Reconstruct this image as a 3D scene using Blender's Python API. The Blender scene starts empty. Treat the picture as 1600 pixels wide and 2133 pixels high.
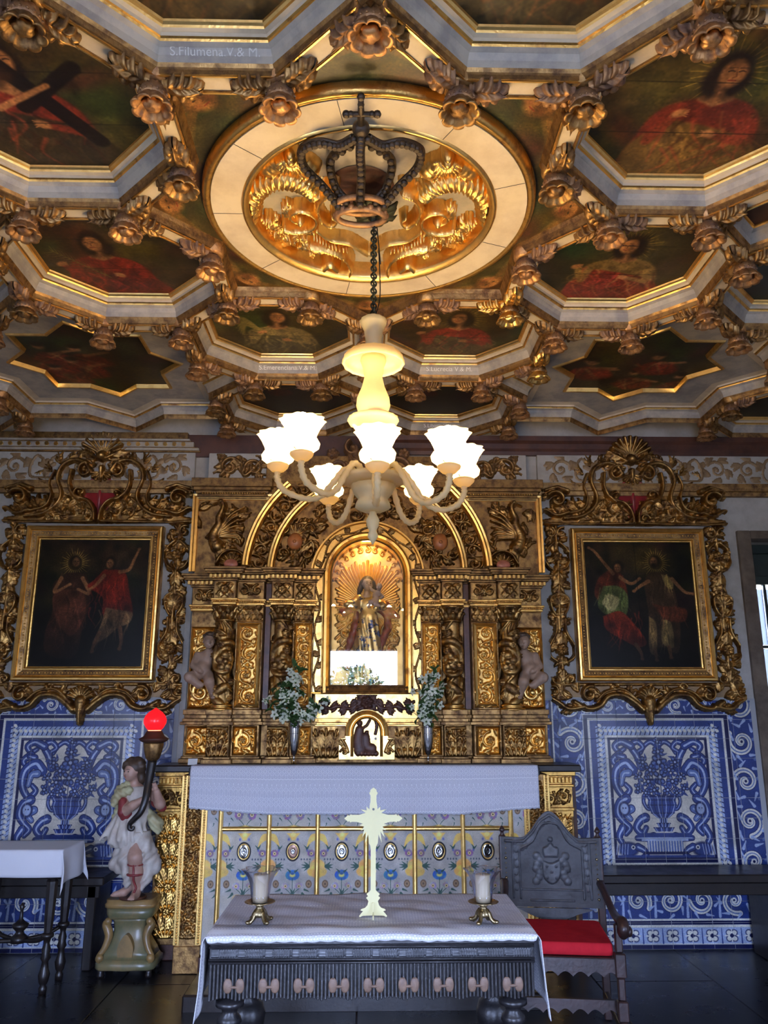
import bpy, bmesh, math, random
import numpy as np
from mathutils import Vector, Matrix
random.seed(7); RNG = np.random.default_rng(7)
PI = math.pi
SC = bpy.context.scene
COL = SC.collection

# ------------------------------------------------------------------ camera
F_PX, PITCH, TURN, EYE = 1650.0, math.radians(14.2), math.radians(1.2), 1.61
CF = np.array([math.sin(TURN)*math.cos(PITCH), math.cos(TURN)*math.cos(PITCH), math.sin(PITCH)])
CR = np.array([math.cos(TURN), -math.sin(TURN), 0.0])
CU = np.cross(CR, CF)
cam = bpy.data.cameras.new('camera'); cam.sensor_fit = 'VERTICAL'; cam.sensor_height = 36.0
cam.lens = F_PX/2133*36.0; cam.clip_start = 0.05
cam_o = bpy.data.objects.new('camera', cam); COL.objects.link(cam_o)
M = Matrix.Identity(4)
for i in range(3):
    M[i][0], M[i][1], M[i][2] = CR[i], CU[i], -CF[i]
M[2][3] = EYE
cam_o.matrix_world = M
SC.camera = cam_o

# measuring helpers: a pixel of the 1600x2133 photograph -> the point on a plane of the room
def onY(px, py, Y):
    d = CF*F_PX + CR*(px-800) + CU*(1066.5-py); t = Y/d[1]
    return Vector((d[0]*t, Y, EYE+d[2]*t))
def onZ(px, py, Z):
    d = CF*F_PX + CR*(px-800) + CU*(1066.5-py); t = (Z-EYE)/d[2]
    return Vector((d[0]*t, d[1]*t, Z))

# ------------------------------------------------------------------ world, light, exposure
SC.view_settings.view_transform = 'Standard'; SC.view_settings.look = 'None'
SC.view_settings.gamma = 1.0; SC.view_settings.use_curve_mapping = False
SC.view_settings.exposure = 0.0
SKY_COL, SKY_STR = (0.47, 0.60, 1.0), 58.0
w = bpy.data.worlds.new('sky'); SC.world = w; w.use_nodes = True
nt = w.node_tree; nt.nodes.clear()
wo = nt.nodes.new('ShaderNodeOutputWorld'); bg = nt.nodes.new('ShaderNodeBackground')
tc = nt.nodes.new('ShaderNodeTexCoord'); sx = nt.nodes.new('ShaderNodeSeparateXYZ'); cr_ = nt.nodes.new('ShaderNodeValToRGB')   # bright sky above the horizon, darker ground below
nt.links.new(tc.outputs['Generated'], sx.inputs[0]); nt.links.new(sx.outputs['Z'], cr_.inputs[0]); nt.links.new(cr_.outputs[0], bg.inputs['Color'])
cr_.color_ramp.elements[0].position = 0.0; cr_.color_ramp.elements[0].color = (.13, .13, .12, 1); cr_.color_ramp.elements[1].position = 0.02; cr_.color_ramp.elements[1].color = (*SKY_COL, 1)
bg.inputs['Strength'].default_value = SKY_STR
nt.links.new(bg.outputs[0], wo.inputs[0])
SC.cycles.use_denoising = True
SC.cycles.max_bounces = 7; SC.cycles.diffuse_bounces = 4; SC.cycles.glossy_bounces = 4
SC.cycles.transmission_bounces = 6; SC.cycles.transparent_max_bounces = 12
SC.cycles.caustics_reflective = False; SC.cycles.caustics_refractive = False
SC.cycles.sample_clamp_indirect = 6.0
WALL_Y, REAR_Y, SIDE_X, BEAM_Z, ROOM_Z = 6.10, -4.0, 3.74, 3.78, 3.98
DOORWAY = (-1.20, 0.60, 0.0, 2.80)                  # entrance behind the camera: x0, x1, z0, z1
SIDE_WINDOWS = [(-1.7, -0.4, 0.8, 2.6)]    # in both side walls, outside the frame: y0, y1, z0, z1
def portal(loc, w_, h_, rot):
    L = bpy.data.lights.new('daylight_opening', 'AREA'); L.shape = 'RECTANGLE'
    L.size, L.size_y = w_, h_; L.cycles.is_portal = True        # guides the sky's light through the opening, gives none itself
    o = bpy.data.objects.new('daylight_opening', L); COL.objects.link(o); o.location = loc; o.rotation_euler = rot
x0, x1, z0, z1 = DOORWAY; portal(((x0+x1)/2, REAR_Y-.02, (z0+z1)/2), x1-x0, z1-z0, (PI/2, 0, 0))
for y0, y1, z0, z1 in SIDE_WINDOWS:
    for s in (-1, 1): portal((s*(SIDE_X+.02), (y0+y1)/2, (z0+z1)/2), y1-y0, z1-z0, (PI/2, 0, s*PI/2))
NICHE_W = 3.0                                       # small lamp hidden in the head of the glazed niche
BULB_EMIT, BULB_COL = 262.0, (1.0, 0.68, 0.32)     # the bulbs of the chandelier glow by themselves

# ------------------------------------------------------------------ mesh and object helpers
class MB:
    """collects vertices and faces, then links them as ONE mesh object"""
    def __init__(s): s.v, s.f, s.m, s.sm = [], [], [], []
    def face(s, idx, m=0, sm=False): s.f.append(tuple(idx)); s.m.append(m); s.sm.append(sm)
    def add(s, pts): n = len(s.v); s.v.extend([tuple(p) for p in pts]); return n
    def poly(s, pts, m=0): n = s.add(pts); s.face(range(n, n+len(pts)), m)
    def box(s, x0, x1, y0, y1, z0, z1, m=0, T=None):
        p = [(x, y, z) for z in (z0, z1) for y in (y0, y1) for x in (x0, x1)]
        if T is not None: p = [tuple(T @ Vector(q)) for q in p]
        n = s.add(p)
        for q in ((0,2,3,1),(4,5,7,6),(0,1,5,4),(2,6,7,3),(0,4,6,2),(1,3,7,5)): s.face([n+i for i in q], m)
    def bbox(s, x0, x1, y0, y1, z0, z1, b=0.004, m=0, T=None):
        """a box with chamfered edges"""
        b = min(b, (x1-x0)*.45, (y1-y0)*.45, (z1-z0)*.45)
        rings = [(b, z0), (0, z0+b), (0, z1-b), (b, z1)]; idx = []
        for (i, z) in rings:
            c = [(x0+i+b,y0+i),(x1-i-b,y0+i),(x1-i,y0+i+b),(x1-i,y1-i-b),(x1-i-b,y1-i),(x0+i+b,y1-i),(x0+i,y1-i-b),(x0+i,y0+i+b)]
            pts = [Vector((x,y,z)) for x, y in c]
            if T is not None: pts = [T @ q for q in pts]
            idx.append(s.add(pts))
        for a, c in zip(idx[:-1], idx[1:]):
            for k in range(8): s.face((a+k, a+(k+1)%8, c+(k+1)%8, c+k), m)
        s.face([idx[0]+k for k in range(7,-1,-1)], m); s.face([idx[-1]+k for k in range(8)], m)
    def rings(s, rings, m=0, sm=True, closed=True, cap=(False, False), mats=None):
        idx = [s.add(r) for r in rings]; n = len(rings[0])
        for j, (a, c) in enumerate(zip(idx[:-1], idx[1:])):
            mm = mats[j] if mats else m
            for k in range(n if closed else n-1): s.face((a+k, a+(k+1)%n, c+(k+1)%n, c+k), mm, sm)
        if cap[0]: s.face([idx[0]+k for k in range(n-1,-1,-1)], m)
        if cap[1]: s.face([idx[-1]+k for k in range(n)], m)
    def lathe(s, prof, c=(0,0,0), n=20, m=0, sm=True, T=None, lobes=0, amp=0.0, cap=(True, True), mats=None, petals=False):
        R = []
        for q in prof:
            r, z = q[0], q[1]; a = q[2] if len(q) > 2 else amp
            pts = []
            for k in range(n):
                t = 2*PI*k/n; rr = r*(1+a*((2*abs(math.cos(lobes*t/2))**.5-1) if petals else math.cos(lobes*t))) if lobes else r
                p = Vector((rr*math.cos(t), rr*math.sin(t), z))
                pts.append(tuple((T @ p) if T is not None else p + Vector(c)))
            R.append(pts)
        s.rings(R, m, sm, True, cap, mats)
    def tube(s, path, rad, n=8, m=0, cap=(True, True), flat=1.0):
        path = [Vector(p) for p in path]; L = len(path)
        rad = rad if hasattr(rad, '__len__') else [rad]*L
        up = None; R = []
        for i, p in enumerate(path):
            t = (path[min(i+1, L-1)]-path[max(i-1, 0)]).normalized()
            if up is None:
                up = Vector((0,0,1)) if abs(t.z) < .9 else Vector((0,1,0))
            a = t.cross(up).normalized(); b = a.cross(t).normalized(); up = b
            R.append([tuple(p + a*(math.cos(2*PI*k/n)*rad[i]) + b*(math.sin(2*PI*k/n)*rad[i]*flat)) for k in range(n)])
        s.rings(R, m, True, True, cap)
    def ball(s, c, r, n=12, k=8, m=0, sc=(1,1,1)):
        c = Vector(c); R = []
        for j in range(1, k):
            a = PI*j/k
            R.append([(c.x+r*sc[0]*math.sin(a)*math.cos(2*PI*i/n), c.y+r*sc[1]*math.sin(a)*math.sin(2*PI*i/n), c.z-r*sc[2]*math.cos(a)) for i in range(n)])
        s.rings(R, m, True, True, (True, True))
    def prism(s, pts, y0, y1, m=0, ms=None):
        """outline pts (x, z) extruded from y0 (front) to y1 (back)"""
        n = len(pts); ms = m if ms is None else ms
        a = s.add([(x, y0, z) for x, z in pts]); b = s.add([(x, y1, z) for x, z in pts])
        s.face(range(a, a+n), m); s.face([b+k for k in range(n-1,-1,-1)], m)
        for k in range(n): s.face((a+(k+1)%n, a+k, b+k, b+(k+1)%n), ms)
    def sweep(s, path, prof, closed=False, m=0, mats=None, up=Vector((0,-1,0)), sm=False):
        """profile (across, out) along a planar path with mitred corners; 'up' is the out direction"""
        P = [Vector(p) for p in path]; n = len(P); R = []
        for i in range(n):
            d0 = (P[i]-P[i-1]).normalized() if (closed or i > 0) else None
            d1 = (P[(i+1) % n]-P[i]).normalized() if (closed or i < n-1) else None
            d0 = d0 or d1; d1 = d1 or d0
            n0 = d0.cross(up); n1 = d1.cross(up); q = (n0+n1)
            q = q.normalized() if q.length > 1e-6 else n0
            k = 1/max(.35, q.dot(n0))
            R.append([tuple(P[i]+q*(a*k)+up*o) for a, o in prof])
        if closed: R.append(R[0])
        idx = [s.add(r) for r in R]; L = len(prof)
        for a, c in zip(idx[:-1], idx[1:]):
            for k in range(L-1): s.face((a+k, a+k+1, c+k+1, c+k), mats[k] if mats else m, sm)
        if not closed: s.face([idx[0]+k for k in range(L)], m); s.face([idx[-1]+k for k in range(L-1,-1,-1)], m)
    def mesh(s, name, mats):
        me = bpy.data.meshes.new(name); me.from_pydata(s.v, [], s.f)
        for mt in (mats if isinstance(mats, (list, tuple)) else [mats]): me.materials.append(mt)
        me.polygons.foreach_set('material_index', s.m); me.polygons.foreach_set('use_smooth', s.sm)
        me.update(); return me
    def build(s, name, mats, parent=None, loc=None, rz=0.0, **kw):
        bm = bmesh.new(); me = s.mesh(name, mats); bm.from_mesh(me)
        bmesh.ops.recalc_face_normals(bm, faces=bm.faces); bm.to_mesh(me); bm.free()
        return link(name, me, parent, loc, rz, **kw)
def link(name, me, parent=None, loc=None, rz=0.0, label=None, cat=None, group=None, kind=None):
    o = bpy.data.objects.new(name, me); COL.objects.link(o)
    if parent is not None: o.parent = parent
    if loc is not None: o.location = loc
    if rz: o.rotation_euler = (0, 0, rz)
    return tag(o, label, cat, group, kind)
def tag(o, label=None, cat=None, group=None, kind=None):
    for k, v in (('label', label), ('category', cat), ('group', group), ('kind', kind)):
        if v: o[k] = v
    return o
def empty(name, loc=(0,0,0), rz=0.0, **kw):
    o = link(name, None, None, loc, rz, **kw); o.empty_display_size = 0.1; return o
def copy_tree(o, parent=None):
    c = o.copy(); COL.objects.link(c)
    if parent is not None: c.parent = parent
    for ch in list(o.children): copy_tree(ch, c)
    return c

# ------------------------------------------------------------------ procedural materials
def new_mat(name):
    m = bpy.data.materials.new(name); m.use_nodes = True; t = m.node_tree
    return m, t, t.nodes['Principled BSDF']
def N(t, kind, **kw):
    n = t.nodes.new(kind)
    for k, v in kw.items():
        if k in n.inputs: n.inputs[k].default_value = v
        else: setattr(n, k, v)
    return n
def ramp(t, fac, stops):
    r = t.nodes.new('ShaderNodeValToRGB'); e = r.color_ramp.elements
    while len(e) < len(stops): e.new(0.5)
    for q, (p, c) in zip(e, stops): q.position = p; q.color = (*c, 1)
    t.links.new(fac, r.inputs[0]); return r.outputs[0]
def mat(name, col, rough=.5, metal=0.0, col2=None, scale=8.0, bump=0.0, bscale=60.0, spec=.5, rough2=None, lo=.35, hi=.65, detail=5.0, coat=0.0, sheen=0.0):
    """a colour that drifts to col2 in noise patches, with fine noise relief"""
    m, t, b = new_mat(name); L = t.links
    co = N(t, 'ShaderNodeNewGeometry').outputs['Position']
    b.inputs['Roughness'].default_value = rough; b.inputs['Metallic'].default_value = metal
    b.inputs['Specular IOR Level'].default_value = spec
    b.inputs['Coat Weight'].default_value = coat; b.inputs['Sheen Weight'].default_value = sheen
    if col2 is None: b.inputs['Base Color'].default_value = (*col, 1)
    else:
        nz = N(t, 'ShaderNodeTexNoise', Scale=scale, Detail=detail, Roughness=.65); L.new(co, nz.inputs['Vector'])
        L.new(ramp(t, nz.outputs['Fac'], [(lo, col), (hi, col2)]), b.inputs['Base Color'])
        if rough2 is not None:
            mr = N(t, 'ShaderNodeMapRange'); L.new(nz.outputs['Fac'], mr.inputs[0])
            mr.inputs[1].default_value, mr.inputs[2].default_value = lo, hi
            mr.inputs[3].default_value, mr.inputs[4].default_value = rough, rough2
            L.new(mr.outputs[0], b.inputs['Roughness'])
    if bump:
        n2 = N(t, 'ShaderNodeTexNoise', Scale=bscale, Detail=4.0); L.new(co, n2.inputs['Vector'])
        bp = N(t, 'ShaderNodeBump', Strength=bump, Distance=.004); L.new(n2.outputs['Fac'], bp.inputs['Height'])
        L.new(bp.outputs[0], b.inputs['Normal'])
    return m
G = {}
G['gold']   = mat('gold_leaf', (.74,.44,.12), .33, 1, (.24,.11,.045), 14, .35, 90, rough2=.55, lo=.50, hi=.72)
G['goldb']  = mat('bright_gold_leaf', (.95,.62,.20), .30, 1, (.62,.33,.09), 10, .25, 70, rough2=.45, lo=.45, hi=.75)
G['goldd']  = mat('worn_gilding', (.40,.23,.08), .42, .9, (.13,.07,.035), 18, .4, 90, rough2=.65, lo=.40, hi=.66)
G['bronze'] = mat('dusty_gilding', (.42,.23,.10), .5, .75, (.19,.11,.075), 16, .4, 80, rough2=.75, lo=.40, hi=.62)
G['cream']  = mat('cream_painted_wood', (.72,.60,.42), .5, 0, (.55,.43,.28), 5, .12, 40, lo=.42, hi=.7)
G['grey']   = mat('grey_marbled_paint', (.50,.44,.345), .45, 0, (.32,.285,.25), 7, .08, 40, lo=.40, hi=.62)
G['redwood']= mat('reddish_brown_wood', (.10,.035,.018), .45, 0, (.05,.018,.012), 6, .2, 60)
G['dark']   = mat('dark_stained_wood', (.022,.016,.014), .28, 0, (.010,.008,.008), 9, .15, 60, rough2=.4)
G['black']  = mat('black_iron', (.035,.028,.022), .45, .6, (.07,.05,.035), 30, .3, 120)
G['plaster']= mat('aged_white_plaster', (.50,.48,.44), .7, 0, (.36,.33,.28), 5, .2, 30)
G['rear']   = mat('rear_plaster', (.62,.58,.52), .8, 0, (.52,.48,.42), 3, .1, 20)
G['ochre']  = mat('ochre_painted_ornament', (.34,.22,.10), .5, .3, (.24,.16,.09), 20, .2, 80)
G['crimson']= mat('crimson_silk', (.34,.012,.018), .3, 0, (.20,.005,.01), 12, .1, 60, spec=.6, sheen=.3)
G['floor']  = mat('black_stone_slab', (.010,.010,.012), .26, 0, (.020,.020,.023), 5, .06, 50, rough2=.34)
G['skin']   = mat('painted_flesh', (.50,.30,.22), .45, 0, (.38,.22,.16), 14, .1, 60)
G['hair']   = mat('dark_brown_hair', (.05,.03,.02), .5, 0, (.10,.06,.035), 30, .3, 90)
def image_mat(name, arr, rough=.4, spec=.5, bump=.1, coords='UV', box=None, varn=0.0):
    """arr: h x w x 3 picture (display colours) drawn by this script; box = (x0, x1, z0, z1) maps it on the room's x and z"""
    h, w_ = arr.shape[:2]
    im = bpy.data.images.new(name, w_, h); px = np.ones((h, w_, 4), np.float32)
    px[..., :3] = np.clip(arr[::-1], 0, 1); im.pixels.foreach_set(px.ravel()); im.update(); im.pack()
    m, t, b = new_mat(name); L = t.links
    tx = N(t, 'ShaderNodeTexImage'); tx.image = im; tx.extension = 'EXTEND'
    if coords == 'UV': L.new(N(t, 'ShaderNodeUVMap').outputs[0], tx.inputs[0])
    else:
        pos = N(t, 'ShaderNodeNewGeometry').outputs['Position']; sp = N(t, 'ShaderNodeSeparateXYZ'); L.new(pos, sp.inputs[0])
        cb = N(t, 'ShaderNodeCombineXYZ')
        for k, (ax, a, c) in enumerate((('X', box[0], box[1]), ('Z', box[2], box[3]))):
            mr = N(t, 'ShaderNodeMapRange'); mr.clamp = False
            L.new(sp.outputs[ax], mr.inputs[0]); mr.inputs[1].default_value = a; mr.inputs[2].default_value = c
            L.new(mr.outputs[0], cb.inputs[k])
        L.new(cb.outputs[0], tx.inputs[0])
    b.inputs['Roughness'].default_value = rough; b.inputs['Specular IOR Level'].default_value = spec
    L.new(tx.outputs[0], b.inputs['Base Color'])
    if bump:
        n2 = N(t, 'ShaderNodeTexNoise', Scale=50.0, Detail=4.0); L.new(N(t, 'ShaderNodeNewGeometry').outputs['Position'], n2.inputs['Vector'])
        bp = N(t, 'ShaderNodeBump', Strength=bump, Distance=.003); L.new(n2.outputs['Fac'], bp.inputs['Height']); L.new(bp.outputs[0], b.inputs['Normal'])
    return m

# ------------------------------------------------------------------ painting with numpy (flat pictures only)
class Paint:
    def __init__(s, w, h, bgc):
        s.w, s.h = w, h; s.a = np.empty((h, w, 3)); s.a[:] = bgc
        s.yy, s.xx = np.mgrid[0:h, 0:w].astype(float)
    def blend(s, mask, col, sl=(slice(None), slice(None))):
        s.a[sl] = s.a[sl]*(1-mask[..., None]) + np.array(col)*mask[..., None]
    def win(s, x0, x1, y0, y1):
        return (slice(max(0, int(y0)), max(0, min(s.h, int(y1)+2))), slice(max(0, int(x0)), max(0, min(s.w, int(x1)+2))))
    def ell(s, cx, cy, rx, ry, col, rot=0.0, soft=.15, al=1.0):
        R = max(rx, ry)*(1+soft)+2; sl = s.win(cx-R, cx+R, cy-R, cy+R)
        x, y = s.xx[sl]-cx, s.yy[sl]-cy; c, n = math.cos(rot), math.sin(rot)
        d = np.sqrt(((x*c+y*n)/rx)**2+((-x*n+y*c)/ry)**2)
        s.blend(np.clip((1+soft-d)/(2*soft), 0, 1)*al, col, sl)
    def line(s, pts, w0, col, w1=None, al=1.0, aa=.8):
        w1 = w0 if w1 is None else w1; n = len(pts)
        X = [p[0] for p in pts]; Y = [p[1] for p in pts]; W = max(w0, w1)+2
        sl = s.win(min(X)-W, max(X)+W, min(Y)-W, max(Y)+W)
        x, y = s.xx[sl], s.yy[sl]
        if x.size == 0: return
        mk = np.zeros(x.shape)
        for i in range(n-1):
            ax, ay = pts[i]; bx, by = pts[i+1]; dx, dy = bx-ax, by-ay; q = dx*dx+dy*dy+1e-9
            lo = (min(ax,bx)-W, max(ax,bx)+W, min(ay,by)-W, max(ay,by)+W)
            s2 = (slice(max(0,int(lo[2])-sl[0].start), max(0,int(lo[3])+2-sl[0].start)), slice(max(0,int(lo[0])-sl[1].start), max(0,int(lo[1])+2-sl[1].start)))
            xs, ys = x[s2], y[s2]
            if xs.size == 0: continue
            t = np.clip(((xs-ax)*dx+(ys-ay)*dy)/q, 0, 1)
            d = np.hypot(xs-ax-t*dx, ys-ay-t*dy); wd = w0+(w1-w0)*(i+t)/max(1, n-1)
            mk[s2] = np.maximum(mk[s2], np.clip((wd/2-d)/aa+.5, 0, 1))
        s.blend(mk*al, col, sl)
    def poly(s, pts, col, soft=1.0, al=1.0):
        X = [p[0] for p in pts]; Y = [p[1] for p in pts]; sl = s.win(min(X)-2, max(X)+2, min(Y)-2, max(Y)+2)
        x, y = s.xx[sl], s.yy[sl]; ins = np.zeros(x.shape, bool); n = len(pts); d = np.full(x.shape, 1e9)
        for i in range(n):
            ax, ay = pts[i]; bx, by = pts[(i+1) % n]
            c = ((ay > y) != (by > y)) & (x < (bx-ax)*(y-ay)/((by-ay) or 1e-9)+ax); ins ^= c
            dx, dy = bx-ax, by-ay; t = np.clip(((x-ax)*dx+(y-ay)*dy)/(dx*dx+dy*dy+1e-9), 0, 1)
            d = np.minimum(d, np.hypot(x-ax-t*dx, y-ay-t*dy))
        sd = np.where(ins, d, -d); s.blend(np.clip(sd/soft+.5, 0, 1)*al, col, sl)
    def noise(s, amp, cell):
        s.a *= 1+amp*smooth_noise(s.h, s.w, cell)[..., None]
def smooth_noise(h, w, cell):
    gh, gw = int(h/cell)+3, int(w/cell)+3; g = RNG.normal(size=(gh, gw))
    y = np.arange(h)/cell; x = np.arange(w)/cell; yi, xi = y.astype(int), x.astype(int)
    fy, fx = (y-yi)[:, None], (x-xi)[None]; fy = fy*fy*(3-2*fy); fx = fx*fx*(3-2*fx)
    a = g[yi][:, xi]; b = g[yi][:, xi+1]; c = g[yi+1][:, xi]; d = g[yi+1][:, xi+1]
    return (a*(1-fx)+b*fx)*(1-fy)+(c*(1-fx)+d*fx)*fy
def curve(pts, n=16):
    """smooth polyline through points"""
    P = [np.array(p, float) for p in pts]; P = [2*P[0]-P[1]]+P+[2*P[-1]-P[-2]]; out = []
    for i in range(1, len(P)-2):
        for k in range(n):
            t = k/n; a, b, c, d = P[i-1:i+3]
            out.append(.5*((2*b)+(c-a)*t+(2*a-5*b+4*c-d)*t*t+(3*b-a-3*c+d)*t**3))
    return out+[P[-2]]
def spiral(cx, cy, R, a0, turns, dr=1, r1=.12, n=40):
    return [(cx+R*(1-(1-r1)*(i/n)**.8)*math.cos(a0+dr*2*PI*turns*i/n), cy+R*(1-(1-r1)*(i/n)**.8)*math.sin(a0+dr*2*PI*turns*i/n)) for i in range(n+1)]

# ------------------------------------------------------------------ carved relief: a height field drawn with strokes, meshed as real depth
class Relief:
    def __init__(s, x0, x1, z0, z1, res=.005):
        s.x0, s.z0, s.res = x0, z0, res; s.nx = int((x1-x0)/res)+1; s.nz = int((z1-z0)/res)+1
        s.h = np.zeros((s.nz, s.nx)); s.xs = x0+np.arange(s.nx)*res; s.zs = z0+np.arange(s.nz)*res
    def dab(s, x, z, r, hh):
        i0 = max(0, int((x-r-s.x0)/s.res)); i1 = min(s.nx, int((x+r-s.x0)/s.res)+2)
        j0 = max(0, int((z-r-s.z0)/s.res)); j1 = min(s.nz, int((z+r-s.z0)/s.res)+2)
        if i0 >= i1 or j0 >= j1: return
        d2 = ((s.xs[i0:i1]-x)/r)[None]**2+((s.zs[j0:j1]-z)/r)[:, None]**2
        v = hh*np.sqrt(np.clip(1-d2, 0, 1)); w = s.h[j0:j1, i0:i1]; np.maximum(w, v, out=w)
    def stroke(s, pts, r, hh, r1=None, h1=None):
        r1 = r if r1 is None else r1; h1 = hh if h1 is None else h1
        P = np.array(pts, float); d = np.hypot(*np.diff(P, axis=0).T); L = np.concatenate([[0], np.cumsum(d)])
        if L[-1] <= 0: return
        q = 0.0
        while q <= L[-1]:
            t = q/L[-1]; rr = max(s.res*1.1, r+(r1-r)*t)
            s.dab(np.interp(q, L, P[:, 0]), np.interp(q, L, P[:, 1]), rr, hh+(h1-hh)*t); q += max(s.res, rr*.45)
    def ridge(s, pts, r, extra):
        """a rib riding on whatever is already carved under it"""
        P = np.array(pts, float); d = np.hypot(*np.diff(P, axis=0).T); L = np.concatenate([[0], np.cumsum(d)]); base = s.h.copy()
        for q in np.arange(0, L[-1]+1e-6, max(s.res*.9, r*.4)):
            x, z = np.interp(q, L, P[:, 0]), np.interp(q, L, P[:, 1]); i, j = int((x-s.x0)/s.res+.5), int((z-s.z0)/s.res+.5)
            if 0 <= i < s.nx and 0 <= j < s.nz: s.dab(x, z, r, base[j, i]+extra)
    def plate(s, pts, hh, edge=.006):
        """raised flat plate with rounded edge inside a polygon"""
        X = [p[0] for p in pts]; Z = [p[1] for p in pts]
        i0 = max(0, int((min(X)-s.x0)/s.res)); i1 = min(s.nx, int((max(X)-s.x0)/s.res)+2)
        j0 = max(0, int((min(Z)-s.z0)/s.res)); j1 = min(s.nz, int((max(Z)-s.z0)/s.res)+2)
        if i0 >= i1 or j0 >= j1: return
        x, y = np.meshgrid(s.xs[i0:i1], s.zs[j0:j1]); ins = np.zeros(x.shape, bool); d = np.full(x.shape, 1e9); n = len(pts)
        for i in range(n):
            ax, ay = pts[i]; bx, by = pts[(i+1) % n]
            ins ^= ((ay > y) != (by > y)) & (x < (bx-ax)*(y-ay)/((by-ay) or 1e-9)+ax)
            dx, dy = bx-ax, by-ay; t = np.clip(((x-ax)*dx+(y-ay)*dy)/(dx*dx+dy*dy+1e-12), 0, 1)
            d = np.minimum(d, np.hypot(x-ax-t*dx, y-ay-t*dy))
        w = s.h[j0:j1, i0:i1]; np.maximum(w, np.where(ins, hh*np.sqrt(np.clip(d/edge, 0.05, 1)), 0), out=w)
    def spiral(s, cx, cz, R, a0, turns, dr, r, hh, tip=1.5):
        s.stroke(spiral(cx, cz, R, a0, turns, dr), r, hh, r*.55, hh*.8); s.dab(cx, cz, r*tip, hh*1.15)
    def rosette(s, cx, cz, R, n, hh):
        for k in range(n):
            a = 2*PI*k/n+.3; s.dab(cx+.6*R*math.cos(a), cz+.6*R*math.sin(a), R*.42, hh)
        s.dab(cx, cz, R*.36, hh*1.3)
    def shell(s, cx, cz, R, a0, a1, n, hh, r0=.15):
        for k in range(n):
            a = a0+(a1-a0)*k/(n-1); c, q = math.cos(a), math.sin(a); wd = abs(a1-a0)*R/(n-1)*.52
            s.stroke([(cx+r0*R*c, cz+r0*R*q), (cx+.6*R*c, cz+.6*R*q), (cx+R*c, cz+R*q)], wd*.35, hh*.55, wd, hh)
    def leaf(s, x, z, ang, ln, wd, hh, bend=0.0, lobes=4):
        mid = []
        for k in range(9):
            t = k/8; a = ang+bend*t; mid.append((x+ln*t*math.cos(a), z+ln*t*math.sin(a)))
        for side in (-1, 1):
            for k in range(lobes):
                t = .12+.72*k/lobes; i = int(t*8); p = mid[i]; a = ang+bend*t+side*.75; l2 = wd*(1.05-.55*t)
                q = (p[0]+l2*.6*math.cos(a), p[1]+l2*.6*math.sin(a)); a2 = a-side*.45
                s.stroke([p, q, (q[0]+l2*.55*math.cos(a2), q[1]+l2*.55*math.sin(a2))], wd*.20, hh*.8, wd*.12, hh*.55)
        s.stroke(mid, wd*.16, hh*1.05, wd*.08, hh*.7)
    def beads(s, pts, r, hh, gap=2.1):
        P = np.array(pts, float); d = np.hypot(*np.diff(P, axis=0).T); L = np.concatenate([[0], np.cumsum(d)])
        for q in np.arange(0, L[-1]+1e-6, r*gap): s.dab(np.interp(q, L, P[:, 0]), np.interp(q, L, P[:, 1]), r, hh)
    def cherub(s, cx, cz, R, hh):
        s.dab(cx, cz, R, hh*.9); s.dab(cx, cz-.45*R, R*.62, hh)
        for sx in (-1, 1):
            s.dab(cx+sx*.42*R, cz-.3*R, R*.36, hh*1.08)
            for k in range(4): s.stroke([(cx+sx*R*.8, cz-R*.2), (cx+sx*R*(1.6+.25*k), cz+R*(.9-.5*k))], R*.26, hh*.6, R*.14, hh*.5)
        s.dab(cx, cz-.12*R, R*.18, hh*1.35); s.dab(cx, cz-.55*R, R*.2, hh*1.12)
        for k in range(7):
            a = PI*k/6; s.dab(cx+R*.9*math.cos(a), cz+R*.25+R*.75*math.sin(a), R*.3, hh*.95)
    def rinceau(s, x0, x1, z0, z1, hh, seed=0, flowers=True, dens=1.0):
        """winding stem of scrolls with leaves that fills a rectangle"""
        rg = random.Random(seed); W, H = x1-x0, z1-z0; vert = H >= W
        wd, ln = (W, H) if vert else (H, W); n = max(1, int(round(ln/(wd*.95))))
        st = ln/n; side = rg.choice((-1, 1)); cs = []
        for k in range(n):
            c = (st*(k+.5), side*wd*.06); cs.append((c, side)); side = -side
        T = (lambda l, a: (x0+W/2+a, z0+l)) if vert else (lambda l, a: (x0+l, z0+H/2+a))
        prev = (0, 0)
        for (l, a), sd in cs:
            R = min(wd, st)*.40; r = max(s.res*1.3, R*.17); a0 = rg.uniform(0, 6.28); cx, cz = T(l, a)
            s.spiral(cx, cz, R, a0, 1.35, sd, r, hh, 1.2)
            if flowers: s.rosette(cx, cz, R*.42, 5, hh*1.1)
            else: s.dab(cx, cz, R*.3, hh*1.1)
            for q in range(int(7*dens)):
                b = a0+q*6.28/(7*dens); x, z = cx+R*1.02*math.cos(b), cz+R*1.02*math.sin(b)
                s.leaf(x, z, b+sd*.7, R*rg.uniform(.45, .75), R*.42, hh*.85, sd*.6, 2)
            s.stroke([T(*prev), T((prev[0]+l-R)/2, -sd*wd*.2), (cx-R*.1, cz-R*.9) if vert else (cx-R*.9, cz)], r, hh*.8); prev = (l+R*.9, 0)
        for k in range(int(n*6*dens)):
            e = rg.choice((-1, 1)); l = rg.uniform(.02, .98)*ln; a = e*wd*rg.uniform(.30, .46)
            x, z = T(l, a); s.leaf(x, z, rg.uniform(0, 6.28), wd*.14, wd*.11, hh*.7, rg.uniform(-1, 1), 2)
    def mirror(s): s.h = np.maximum(s.h, s.h[:, ::-1])
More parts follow.
